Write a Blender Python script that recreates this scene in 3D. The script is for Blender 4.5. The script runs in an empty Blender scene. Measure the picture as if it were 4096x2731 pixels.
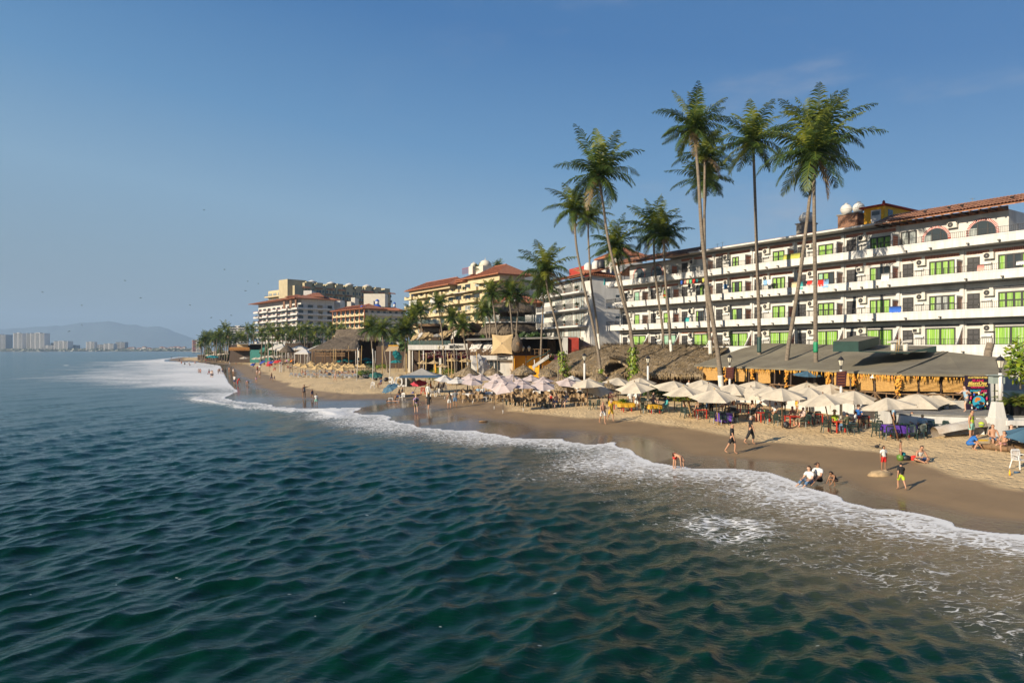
import bpy,bmesh,math,random
import numpy as np
from mathutils import Vector,Matrix,noise as mnoise
R = math.radians
SC = bpy.context.scene
COL = SC.collection
# ---------------------------------------------------------------- camera, sky, sun, exposure
F,CX,HY,CH = 2730.0,2048.0,1401.0,6.2        # focal length in photo pixels, centre column, horizon row, eye height
cam_d = bpy.data.cameras.new('camera'); cam = bpy.data.objects.new('camera',cam_d); COL.objects.link(cam)
cam.location = (0,0,CH); cam.rotation_euler = (R(90),0,0)
cam_d.sensor_width = 36.0; cam_d.lens = 36.0*F/4096.0
cam_d.shift_y = (HY-1365.5)/4096.0
cam_d.clip_start = 0.3; cam_d.clip_end = 60000
SC.camera = cam
SUN_AZ,SUN_EL = R(233),R(22)                      # direction towards the sun (clockwise from +Y) and its height
W = bpy.data.worlds.new('World'); SC.world = W; W.use_nodes = True
nt = W.node_tree; nt.nodes.clear()
out = nt.nodes.new('ShaderNodeOutputWorld'); bg = nt.nodes.new('ShaderNodeBackground'); sky = nt.nodes.new('ShaderNodeTexSky')
sky.sky_type = 'NISHITA'; sky.sun_disc = False; sky.sun_elevation = SUN_EL; sky.sun_rotation = SUN_AZ
sky.air_density = 1.0; sky.dust_density = 0.6; sky.ozone_density = 1.6; sky.altitude = 0
bg.inputs['Strength'].default_value = 0.10
tc = nt.nodes.new('ShaderNodeTexCoord'); mp = nt.nodes.new('ShaderNodeMapping'); ns = nt.nodes.new('ShaderNodeTexNoise')
mp.inputs['Scale'].default_value = (2.2,2.2,7.0); mp.inputs['Rotation'].default_value = (0,R(14),0)
nt.links.new(tc.outputs['Generated'],mp.inputs['Vector']); nt.links.new(mp.outputs['Vector'],ns.inputs['Vector'])
ns.inputs['Scale'].default_value = 1.6; ns.inputs['Detail'].default_value = 5; ns.inputs['Roughness'].default_value = 0.55
cr = nt.nodes.new('ShaderNodeMapRange'); cr.inputs['From Min'].default_value = 0.52; cr.inputs['From Max'].default_value = 0.78
cr.inputs['To Max'].default_value = 0.50; cr.interpolation_type = 'SMOOTHSTEP'
nt.links.new(ns.outputs['Fac'],cr.inputs['Value'])
sp = nt.nodes.new('ShaderNodeSeparateXYZ'); nt.links.new(tc.outputs['Generated'],sp.inputs[0])
hz = nt.nodes.new('ShaderNodeMapRange'); hz.inputs['From Min'].default_value =-0.25; hz.inputs['From Max'].default_value = 0.35
nt.links.new(sp.outputs['X'],hz.inputs['Value'])
mu = nt.nodes.new('ShaderNodeMath'); mu.operation = 'MULTIPLY'
nt.links.new(cr.outputs[0],mu.inputs[0]); nt.links.new(hz.outputs[0],mu.inputs[1])
# a hazier, greyer band low over the bay, paler on the side of the sun
ab = nt.nodes.new('ShaderNodeMath'); ab.operation = 'ABSOLUTE'; nt.links.new(sp.outputs['Z'],ab.inputs[0])
xm = nt.nodes.new('ShaderNodeMath'); xm.operation = 'MULTIPLY_ADD'; nt.links.new(sp.outputs['X'],xm.inputs[0]); xm.inputs[1].default_value = 0.14; nt.links.new(ab.outputs[0],xm.inputs[2])
rp = nt.nodes.new('ShaderNodeValToRGB'); nt.links.new(xm.outputs[0],rp.inputs['Fac'])
stops = [(0.0,(.195,.27,.335)),(0.05,(.20,.30,.385)),(0.15,(.20,.345,.49)),(0.27,(.090,.245,.46)),(0.42,(.026,.142,.37)),(0.75,(.028,.115,.30))]
while len(rp.color_ramp.elements) < len(stops): rp.color_ramp.elements.new(0.5)
for e_,(ps,cl) in zip(rp.color_ramp.elements,stops): e_.position = ps; e_.color = cl+(1,)
sc_ = nt.nodes.new('ShaderNodeVectorMath'); sc_.operation = 'SCALE'; sc_.inputs['Scale'].default_value = 7.3; nt.links.new(rp.outputs['Color'],sc_.inputs[0])
m2 = nt.nodes.new('ShaderNodeMix'); m2.data_type = 'RGBA'; m2.inputs['Factor'].default_value = 0.12
nt.links.new(sc_.outputs[0],m2.inputs['A']); nt.links.new(sky.outputs[0],m2.inputs['B']); skyc = m2.outputs['Result']
cmix = nt.nodes.new('ShaderNodeMix'); cmix.data_type = 'RGBA'
cmix.inputs['B'].default_value = (2.7,2.9,3.4,1)
nt.links.new(mu.outputs[0],cmix.inputs['Factor']); nt.links.new(skyc,cmix.inputs['A'])
nt.links.new(cmix.outputs['Result'],bg.inputs['Color']); nt.links.new(bg.outputs[0],out.inputs['Surface'])
sd = bpy.data.lights.new('sun','SUN'); sd.energy = 5.0; sd.angle = R(0.5); sd.color = (1.0,0.85,0.64)
so = bpy.data.objects.new('sun',sd); COL.objects.link(so)
TOSUN = Vector((math.sin(SUN_AZ)*math.cos(SUN_EL),math.cos(SUN_AZ)*math.cos(SUN_EL),math.sin(SUN_EL)))
so.rotation_euler = TOSUN.to_track_quat('Z','Y').to_euler(); so.location = (0,0,80)
SC.view_settings.view_transform = 'Standard'; SC.view_settings.look = 'None'
SC.view_settings.exposure = 0.60; SC.view_settings.gamma = 1.0; SC.view_settings.use_curve_mapping = False
SC.render.engine = 'CYCLES'
SC.cycles.max_bounces = 6; SC.cycles.diffuse_bounces = 3; SC.cycles.glossy_bounces = 3; SC.cycles.transmission_bounces = 4
SC.cycles.volume_bounces = 0; SC.cycles.transparent_max_bounces = 8; SC.cycles.use_denoising = True
SC.cycles.caustics_reflective = False; SC.cycles.caustics_refractive = False
random.seed(7); np.random.seed(7)

# ---------------------------------------------------------------- helpers
ZO = {'A': (3650,1550,3.92),'B': (3050,1450,3.92),'C': (2500,1450,3.92),'D': (2050,1400,4.276),'E': (1600,1400,4.276),
      'F': (1500,1180,4.276),'G': (1000,1350,4.276),'H': (750,1250,4.276),'I': (1000,1090,3.794),'J': (1590,1040,4.356),
      'K': (2060,980,3.563),'L': (3500,700,3.92),'p': (3200,700,2.614),'q': (2400,900,2.614),'r': (3200,1250,2.614),
      's': (2400,1350,2.614),'t': (1600,1000,2.614),'u': (900,1050,2.614),'v': (0,1200,2.625),'w': (2000,300,1.4253),
      'x': (600,1380,3.618),'y': (1250,1500,3.618),'z': (0,0,1.0),'o': (2048,1600,1.1484)}
def Q(t,x,y):
    o = ZO[t]; return (o[0]+x/o[2],o[1]+y/o[2])
def WP(px,py,Y):                                  # the point at distance Y on the sight line of a photo pixel
    return Vector(((px-CX)/F*Y,Y,CH-(py-HY)/F*Y))
def WX(px,Y): return (px-CX)/F*Y
def WZ(py,Y): return CH-(py-HY)/F*Y

SHORE_PX = [(4096,2133),(3833,2100),(3702,2066),(3519,2027),(3302,1976),(3197,1926),(3075,1887),(2927,1877),
            (2797,1872),(2597,1852),(2518,1805),(2457,1770),(2348,1778),(2253,1755),(2048,1752),(1900,1721),
            (1747,1716),(1658,1710),(1642,1697),(1576,1688),(1572,1666),(1526,1660),(1449,1660),(1416,1649),
            (1441,1630),(1250,1633),(1117,1626),(1056,1615),(931,1601),(898,1587),(950,1565),(915,1530),
            (900,1500),(882,1462),(800,1450),(660,1446),(655,1439),(733,1427)]
SH = [((x-CX)/F*(CH*F/(y-HY)),CH*F/(y-HY)) for x,y in SHORE_PX]
SH = [(30,6),(60,-80),(9000,-900),(9000,14000),(-12000,14000),(-12000,3500)][::-1]+[]+SH if False else SH
POLY = [(60,-120),(24,8)]+SH+[(-262,560),(-400,900),(-900,2000),(-1500,3350),(-1950,3950),(-3500,3900),(-9000,3800),
        (-12000,14000),(12000,14000),(12000,-120)]
PA = np.array(POLY,dtype=float)
def shore_d(x,y):
    """signed distance to the waterline, positive on land"""
    x = np.asarray(x,float); y = np.asarray(y,float)
    best = np.full(x.shape,1e12); inside = np.zeros(x.shape,bool)
    n = len(PA)
    for i in range(n):
        a = PA[i]; c = PA[(i+1) % n]; dx,dy = c-a
        if i < n-4:
            t = np.clip(((x-a[0])*dx+(y-a[1])*dy)/(dx*dx+dy*dy),0,1)
            best = np.minimum(best,(x-a[0]-t*dx)**2+(y-a[1]-t*dy)**2)
        cond = ((a[1] > y) != (c[1] > y))
        if dy != 0:
            inside ^= cond & (x < (c[0]-a[0])*(y-a[1])/dy+a[0])
    return np.sqrt(best)*np.where(inside,1,-1)
def prof(d):
    return np.where(d < 0,np.maximum(0.06*d,-2.5),np.where(d < 14,0.068*d,0.952+0.45*(1-np.exp(-(d-14)/14.0))))
def terr(x,y): return float(prof(shore_d(np.array([x]),np.array([y])))[0])
def gp(px,py):                                     # the spot on the sand seen at a photo pixel
    z = 0.8
    for _ in range(14):
        Y = (CH-z)*F/(py-HY); X = (px-CX)/F*Y; z = 0.5*z+0.5*terr(X,Y)
    Y = (CH-z)*F/(py-HY); X = (px-CX)/F*Y
    return Vector((X,Y,terr(X,Y)))
def GQ(t,x,y): return gp(*Q(t,x,y))

class MB:
    """collects shapes for ONE mesh object"""
    def __init__(s): s.v = []; s.f = []; s.m = []; s.sm = []; s.k = 0
    def add(s,vs,fs,mi=None,smooth=False):
        o = len(s.v); s.v += [tuple(p) for p in vs]
        for q in fs: s.f.append([o+i for i in q]); s.m.append(s.k if mi is None else mi); s.sm.append(smooth)
        return s
    def box(s,x0,y0,z0,x1,y1,z1,mi=None):
        return s.add([(x0,y0,z0),(x1,y0,z0),(x1,y1,z0),(x0,y1,z0),(x0,y0,z1),(x1,y0,z1),(x1,y1,z1),(x0,y1,z1)],
                     [(0,3,2,1),(4,5,6,7),(0,1,5,4),(1,2,6,5),(2,3,7,6),(3,0,4,7)],mi)
    def hexa(s,bot,top,mi=None):                 # four lower and four upper corners
        return s.add(list(bot)+list(top),[(0,3,2,1),(4,5,6,7),(0,1,5,4),(1,2,6,5),(2,3,7,6),(3,0,4,7)],mi)
    def bar(s,a,b,w,h=None,mi=None):           # square bar between two points
        a = Vector(a); b = Vector(b); h = w if h is None else h
        d = (b-a).normalized(); r = d.cross(Vector((0,0,1)))
        r = Vector((1,0,0)) if r.length < 1e-3 else r.normalized(); up = r.cross(d)
        r = r*w/2; up = up*h/2
        return s.hexa([a-r-up,a+r-up,b+r-up,b-r-up],[a-r+up,a+r+up,b+r+up,b-r+up],mi)
    def tube(s,pts,rad,n=6,mi=None,smooth=True,cap=True):
        pts = [Vector(p) for p in pts]; rad = [rad]*len(pts) if not isinstance(rad,(list,tuple)) else rad
        vs = []; fs = []; ref = Vector((0.13,0.97,0.2))
        for i,p in enumerate(pts):
            d = (pts[min(i+1,len(pts)-1)]-pts[max(i-1,0)]).normalized()
            a = d.cross(ref)
            if a.length < 0.05: a = d.cross(Vector((1,0,0)))
            a.normalize(); b = d.cross(a)
            for k in range(n):
                t = 2*math.pi*k/n; vs.append(p+(a*math.cos(t)+b*math.sin(t))*rad[i])
        for i in range(len(pts)-1):
            for k in range(n): fs.append((i*n+k,i*n+(k+1) % n,(i+1)*n+(k+1) % n,(i+1)*n+k))
        if cap: fs.append(tuple(range(n))[::-1]); fs.append(tuple((len(pts)-1)*n+k for k in range(n)))
        return s.add(vs,fs,mi,smooth)
    def lathe(s,prof_,n=12,c=(0,0,0),mi=None,smooth=True,sq=None):   # prof_ = [(r, z)]
        vs = []; fs = []
        for r,z in prof_:
            for k in range(n):
                t = 2*math.pi*k/n; vs.append((c[0]+r*math.cos(t),c[1]+r*math.sin(t),c[2]+z))
        for i in range(len(prof_)-1):
            for k in range(n): fs.append((i*n+k,i*n+(k+1) % n,(i+1)*n+(k+1) % n,(i+1)*n+k))
        fs.append(tuple(range(n))[::-1]); fs.append(tuple((len(prof_)-1)*n+k for k in range(n)))
        return s.add(vs,fs,mi,smooth)
    def ball(s,c,r,n=8,mi=None,sz=None):
        sz = sz or (1,1,1); vs = []; fs = []; m = n // 2
        for i in range(m+1):
            ph = math.pi*i/m
            for k in range(n):
                t = 2*math.pi*k/n
                vs.append((c[0]+r*sz[0]*math.sin(ph)*math.cos(t),c[1]+r*sz[1]*math.sin(ph)*math.sin(t),c[2]+r*sz[2]*math.cos(ph)))
        for i in range(m):
            for k in range(n): fs.append((i*n+k,(i+1)*n+k,(i+1)*n+(k+1) % n,i*n+(k+1) % n))
        return s.add(vs,fs,mi,True)
    def prism(s,poly,vec,mi=None):               # planar outline extruded by a vector
        n = len(poly); vec = Vector(vec); a = [Vector(p) for p in poly]; b = [p+vec for p in a]
        return s.add(a+b,[tuple(range(n))[::-1],tuple(range(n,2*n))]+[(i,(i+1) % n,n+(i+1) % n,n+i) for i in range(n)],mi)
    def build(s,name,mats,parent=None):
        me = bpy.data.meshes.new(name); me.from_pydata(s.v,[],s.f)
        for m in (mats if isinstance(mats,(list,tuple)) else [mats]): me.materials.append(m)
        if s.f:
            me.polygons.foreach_set('material_index',s.m); me.polygons.foreach_set('use_smooth',s.sm)
        me.update()
        o = bpy.data.objects.new(name,me); COL.objects.link(o)
        if parent is not None: o.parent = parent
        return o
def tag(o,label=None,cat=None,group=None,kind=None):
    if label: o['label'] = label
    if cat: o['category'] = cat
    if group: o['group'] = group
    if kind: o['kind'] = kind
    return o
def empty(name,loc=(0,0,0),rz=0.0,label=None,cat=None,group=None):
    o = bpy.data.objects.new(name,None); o.empty_display_size = 0.2; COL.objects.link(o)
    o.location = loc; o.rotation_euler = (0,0,rz); return tag(o,label,cat,group)
def copy_tree(o,parent=None):
    c = o.copy(); COL.objects.link(c)
    if parent is not None: c.parent = parent
    for ch in [k for k in KIDS.get(o.name,o.children)]: copy_tree(ch,c)
    return c
KIDS = {}
def place(o,loc,rz=0.0,sc=1.0,label=None,group=None,cat=None):
    o.location = loc; o.rotation_euler = (0,0,rz); o.scale = (sc,sc,sc) if not isinstance(sc,(tuple,list)) else sc
    return tag(o,label,cat,group)

def mat(name,col,rough=0.6,var=0.0,scale=2.0,bump=0.0,bscale=20.0,metal=0.0,spec=0.5,col2=None,detail=4,coord='Object',stretch=None,sub=0.0):
    m = bpy.data.materials.new(name); m.use_nodes = True; t = m.node_tree; b = t.nodes['Principled BSDF']
    b.inputs['Roughness'].default_value = rough; b.inputs['Metallic'].default_value = metal
    b.inputs['Specular IOR Level'].default_value = spec
    c = tuple(col)+(1,)
    b.inputs['Base Color'].default_value = c
    if var or bump:
        co = t.nodes.new('ShaderNodeTexCoord'); mpn = t.nodes.new('ShaderNodeMapping')
        t.links.new(co.outputs[coord],mpn.inputs['Vector'])
        if stretch: mpn.inputs['Scale'].default_value = stretch
    if var:
        n = t.nodes.new('ShaderNodeTexNoise'); n.inputs['Scale'].default_value = scale; n.inputs['Detail'].default_value = detail
        n.inputs['Roughness'].default_value = 0.65
        t.links.new(mpn.outputs[0],n.inputs['Vector'])
        r = t.nodes.new('ShaderNodeMapRange'); r.inputs['From Min'].default_value = 0.35; r.inputs['From Max'].default_value = 0.65
        t.links.new(n.outputs['Fac'],r.inputs['Value'])
        x = t.nodes.new('ShaderNodeMix'); x.data_type = 'RGBA'
        c2 = tuple(col2)+(1,) if col2 else tuple(max(0,v*(1-var)) for v in col)+(1,)
        c1 = c if col2 else tuple(min(1,v*(1+var*0.5)) for v in col)+(1,)
        x.inputs['A'].default_value = c1; x.inputs['B'].default_value = c2
        t.links.new(r.outputs[0],x.inputs['Factor']); t.links.new(x.outputs['Result'],b.inputs['Base Color'])
    if bump:
        n = t.nodes.new('ShaderNodeTexNoise'); n.inputs['Scale'].default_value = bscale; n.inputs['Detail'].default_value = 3
        t.links.new(mpn.outputs[0],n.inputs['Vector'])
        bn = t.nodes.new('ShaderNodeBump'); bn.inputs['Strength'].default_value = min(1,bump); bn.inputs['Distance'].default_value = 0.05
        t.links.new(n.outputs['Fac'],bn.inputs['Height']); t.links.new(bn.outputs[0],b.inputs['Normal'])
    return m

# ---------------------------------------------------------------- terrain and sea
def grid_mesh(name,Y,T,fn,mats,attrs=None):
    ny,nx = len(Y),len(T)
    YY,TT = np.meshgrid(Y,T,indexing='ij'); XX = TT*YY
    co,at = fn(XX,YY)
    me = bpy.data.meshes.new(name)
    n = ny*nx; me.vertices.add(n); me.vertices.foreach_set('co',co.reshape(-1).astype(np.float32))
    idx = np.arange(n).reshape(ny,nx)
    q = np.stack([idx[:-1,:-1],idx[:-1,1:],idx[1:,1:],idx[1:,:-1]],-1).reshape(-1,4)
    me.loops.add(q.size); me.loops.foreach_set('vertex_index',q.reshape(-1).astype(np.int32))
    me.polygons.add(len(q)); me.polygons.foreach_set('loop_start',(np.arange(len(q))*4).astype(np.int32))
    me.polygons.foreach_set('use_smooth',np.ones(len(q),bool))
    me.update(calc_edges=True)
    for k,a in at.items():
        l = me.attributes.new(k,'FLOAT','POINT'); l.data.foreach_set('value',a.reshape(-1).astype(np.float32))
    for m in mats: me.materials.append(m)
    o = bpy.data.objects.new(name,me); COL.objects.link(o); return o
def vnoise(x,y,s,seed=0):
    """smooth value noise in numpy"""
    x = x/s+seed*17.3; y = y/s-seed*9.1
    xi = np.floor(x).astype(np.int64); yi = np.floor(y).astype(np.int64); xf = x-xi; yf = y-yi
    def h(a,b):
        v = (a*374761393+b*668265263+seed*1442695) & 0xffffffff
        v = ((v ^ (v >> 13))*1274126177) & 0xffffffff
        return ((v ^ (v >> 16)) & 0xffff)/65535.0
    u = xf*xf*(3-2*xf); w = yf*yf*(3-2*yf)
    return (h(xi,yi)*(1-u)+h(xi+1,yi)*u)*(1-w)+(h(xi,yi+1)*(1-u)+h(xi+1,yi+1)*u)*w
def sstep(a,b,x):
    t = np.clip((x-a)/(b-a),0,1); return t*t*(3-2*t)

def nodes(name):
    m = bpy.data.materials.new(name); m.use_nodes = True; return m,m.node_tree,m.node_tree.nodes['Principled BSDF']
def N(t,ty,**kw):
    n = t.nodes.new(ty)
    for k,v in kw.items():
        if k in n.inputs: n.inputs[k].default_value = v
        else: setattr(n,k,v)
    return n
def mixc(t,fac,a,b):
    x = t.nodes.new('ShaderNodeMix'); x.data_type = 'RGBA'
    for k,v in (('A',a),('B',b)):
        if isinstance(v,tuple): x.inputs[k].default_value = v+(1,) if len(v) == 3 else v
        else: t.links.new(v,x.inputs[k])
    if isinstance(fac,float): x.inputs['Factor'].default_value = fac
    else: t.links.new(fac,x.inputs['Factor'])
    return x.outputs['Result']
def mth(t,op,a,b=None,c=None):
    n = t.nodes.new('ShaderNodeMath'); n.operation = op
    for i,v in enumerate((a,b,c)):
        if v is None: continue
        if isinstance(v,(int,float)): n.inputs[i].default_value = v
        else: t.links.new(v,n.inputs[i])
    return n.outputs[0]
def mrange(t,v,a,b,c=0.0,d=1.0,smooth=True):
    n = t.nodes.new('ShaderNodeMapRange'); n.interpolation_type = 'SMOOTHSTEP' if smooth else 'LINEAR'
    t.links.new(v,n.inputs['Value'])
    for k,w in (('From Min',a),('From Max',b),('To Min',c),('To Max',d)): n.inputs[k].default_value = w
    return n.outputs[0]

# --- sand: dry and trodden, damp, and mirror-wet along the swash
m,t,b = nodes('sand'); SAND = m
co = N(t,'ShaderNodeTexCoord').outputs['Object']
wet = N(t,'ShaderNodeAttribute',attribute_name='wet').outputs['Fac']
damp = N(t,'ShaderNodeAttribute',attribute_name='damp').outputs['Fac']
n1 = N(t,'ShaderNodeTexNoise',Scale=0.35,Detail=5.0,Roughness=0.6); t.links.new(co,n1.inputs['Vector'])
n2 = N(t,'ShaderNodeTexNoise',Scale=3.5,Detail=5.0,Roughness=0.7); t.links.new(co,n2.inputs['Vector'])
n3 = N(t,'ShaderNodeTexVoronoi',Scale=2.6); t.links.new(co,n3.inputs['Vector'])
dry = mixc(t,mrange(t,n1.outputs['Fac'],0.35,0.65),(0.62,0.465,0.265),(0.54,0.40,0.225))
dry = mixc(t,mrange(t,n2.outputs['Fac'],0.55,0.70,0,0.6),dry,(0.22,0.155,0.09))
dampc = mixc(t,mrange(t,n1.outputs['Fac'],0.3,0.7),(0.27,0.185,0.10),(0.22,0.15,0.082))
c1 = mixc(t,damp,dry,dampc)
c2 = mixc(t,wet,c1,(0.115,0.08,0.05))
t.links.new(c2,b.inputs['Base Color'])
ro = mth(t,'SUBTRACT',0.92,mth(t,'MULTIPLY',damp,0.32)); ro = mth(t,'SUBTRACT',ro,mth(t,'MULTIPLY',wet,0.50))
t.links.new(ro,b.inputs['Roughness']); b.inputs['IOR'].default_value = 1.35
fp = mth(t,'ADD',mth(t,'MULTIPLY',n2.outputs['Fac'],1.0),mth(t,'MULTIPLY',mrange(t,n3.outputs['Distance'],0.0,0.45),0.6))
bs = mth(t,'SUBTRACT',1.0,mth(t,'MULTIPLY',damp,0.93))
bm_ = N(t,'ShaderNodeBump',Distance=0.16); t.links.new(fp,bm_.inputs['Height']); t.links.new(mth(t,'MULTIPLY',bs,0.9),bm_.inputs['Strength'])
t.links.new(bm_.outputs[0],b.inputs['Normal'])
def sand_fn(X,Y):
    d = shore_d(X,Y); z = prof(d)
    nz = vnoise(X,Y,1.3,1)-0.5; nb = vnoise(X,Y,6,2)-0.5
    dryness = sstep(6,9,d+nb*3)
    z = z+dryness*(nz*0.10+(vnoise(X,Y,0.55,3)-0.5)*0.07)*(Y < 300)+np.clip(d,0,10)/10*nb*0.08
    fw = np.interp(Y,[0,25,40,55,75,110,200,500],[2.2,2.6,3.0,5.0,8.0,4.5,4,4])
    wetv = 1-sstep(fw*0.55,fw*1.15,d+nb*2.0)
    dw = np.interp(Y,[0,25,45,60,75,110,200,500],[5.5,6.5,6.8,9.0,12.0,8.0,9,10])
    dampv = 1-sstep(dw,dw+0.9,d+nb*2.5+nz*0.8)
    return np.stack([X,Y,z],-1),{'wet': wetv,'damp': dampv}
Ys = 1/np.linspace(1/9.0,1/900.0,640); Ys = np.concatenate([[1.0,4.0,7.0],Ys,[1300,2000,3000,3800,4200,6000,9000,14000]])
Ts = np.linspace(-0.80,1.0,900); Ts = np.concatenate([[-3,-2,-1.4,-1.0],Ts,[1.3,2,4]])
ground = tag(grid_mesh('sand_ground',Ys,Ts,sand_fn,[SAND]),kind='structure',label='sandy beach and the land behind it')

# --- sea
m,t,b = nodes('sea_water'); SEA = m
tcn = N(t,'ShaderNodeTexCoord'); co = tcn.outputs['Object']
turb = N(t,'ShaderNodeAttribute',attribute_name='turb').outputs['Fac']
foam = N(t,'ShaderNodeAttribute',attribute_name='foam').outputs['Fac']
far = N(t,'ShaderNodeAttribute',attribute_name='far').outputs['Fac']
mp1 = N(t,'ShaderNodeMapping'); mp1.inputs['Rotation'].default_value = (0,0,R(-38)); mp1.inputs['Scale'].default_value = (1.0,2.2,1.0)
t.links.new(co,mp1.inputs['Vector'])
w1 = N(t,'ShaderNodeTexNoise',Scale=0.9,Detail=3.0,Roughness=0.55,Distortion=0.4); t.links.new(mp1.outputs[0],w1.inputs['Vector'])
fA = N(t,'ShaderNodeTexNoise',Scale=1.7,Detail=7.0,Roughness=0.72,Distortion=1.6); t.links.new(mp1.outputs[0],fA.inputs['Vector'])
vo = N(t,'ShaderNodeTexVoronoi',Scale=2.2); vo.feature = 'DISTANCE_TO_EDGE'
dn = N(t,'ShaderNodeTexNoise',Scale=1.3,Detail=4.0); t.links.new(co,dn.inputs['Vector'])
vadd = N(t,'ShaderNodeVectorMath'); vadd.operation = 'MULTIPLY_ADD'; t.links.new(dn.outputs['Color'],vadd.inputs[0])
vadd.inputs[1].default_value = (1.1,1.1,0); t.links.new(mp1.outputs[0],vadd.inputs[2]); t.links.new(vadd.outputs[0],vo.inputs['Vector'])
lace = mrange(t,vo.outputs['Distance'],0.0,0.16,1.0,0.0)
pat = mth(t,'ADD',mth(t,'MULTIPLY',lace,0.40),mth(t,'MULTIPLY',fA.outputs['Fac'],1.25))
fm = mth(t,'ADD',foam,pat); fm = mrange(t,fm,1.17,1.52)
# stray flecks of foam on the open water
sv = N(t,'ShaderNodeTexVoronoi',Scale=1.15); t.links.new(mp1.outputs[0],sv.inputs['Vector'])
sn = N(t,'ShaderNodeTexNoise',Scale=0.22,Detail=2.0); t.links.new(co,sn.inputs['Vector'])
sr = N(t,'ShaderNodeSeparateColor'); t.links.new(sv.outputs['Color'],sr.inputs[0])
rad = mth(t,'MULTIPLY',mrange(t,sr.outputs[0],0.35,1.0,0.0,0.085),mrange(t,sn.outputs['Fac'],0.40,0.62))
fleck = mth(t,'LESS_THAN',sv.outputs['Distance'],rad)
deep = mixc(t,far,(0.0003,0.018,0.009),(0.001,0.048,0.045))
deep = mixc(t,mrange(t,w1.outputs['Fac'],0.35,0.7,0,0.5),deep,(0.0006,0.030,0.013))
base = mixc(t,turb,deep,(0.125,0.098,0.052))
base = mixc(t,mth(t,'MULTIPLY',fleck,0.9),base,(0.5,0.52,0.5))
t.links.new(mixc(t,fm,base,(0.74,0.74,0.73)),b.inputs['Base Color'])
b.inputs['IOR'].default_value = 1.333; b.inputs['Specular IOR Level'].default_value = 0.32
ro = mth(t,'ADD',mth(t,'MULTIPLY',far,0.12),0.045); t.links.new(mth(t,'ADD',ro,mth(t,'MULTIPLY',fm,0.55)),b.inputs['Roughness'])
r1 = N(t,'ShaderNodeTexNoise',Scale=3.0,Detail=4.0,Roughness=0.6,Distortion=0.5); t.links.new(mp1.outputs[0],r1.inputs['Vector'])
hgt = mth(t,'ADD',r1.outputs['Fac'],mth(t,'MULTIPLY',fm,0.9))
bp = N(t,'ShaderNodeBump',Strength=0.35,Distance=0.06); t.links.new(hgt,bp.inputs['Height']); t.links.new(bp.outputs[0],b.inputs['Normal'])

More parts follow.
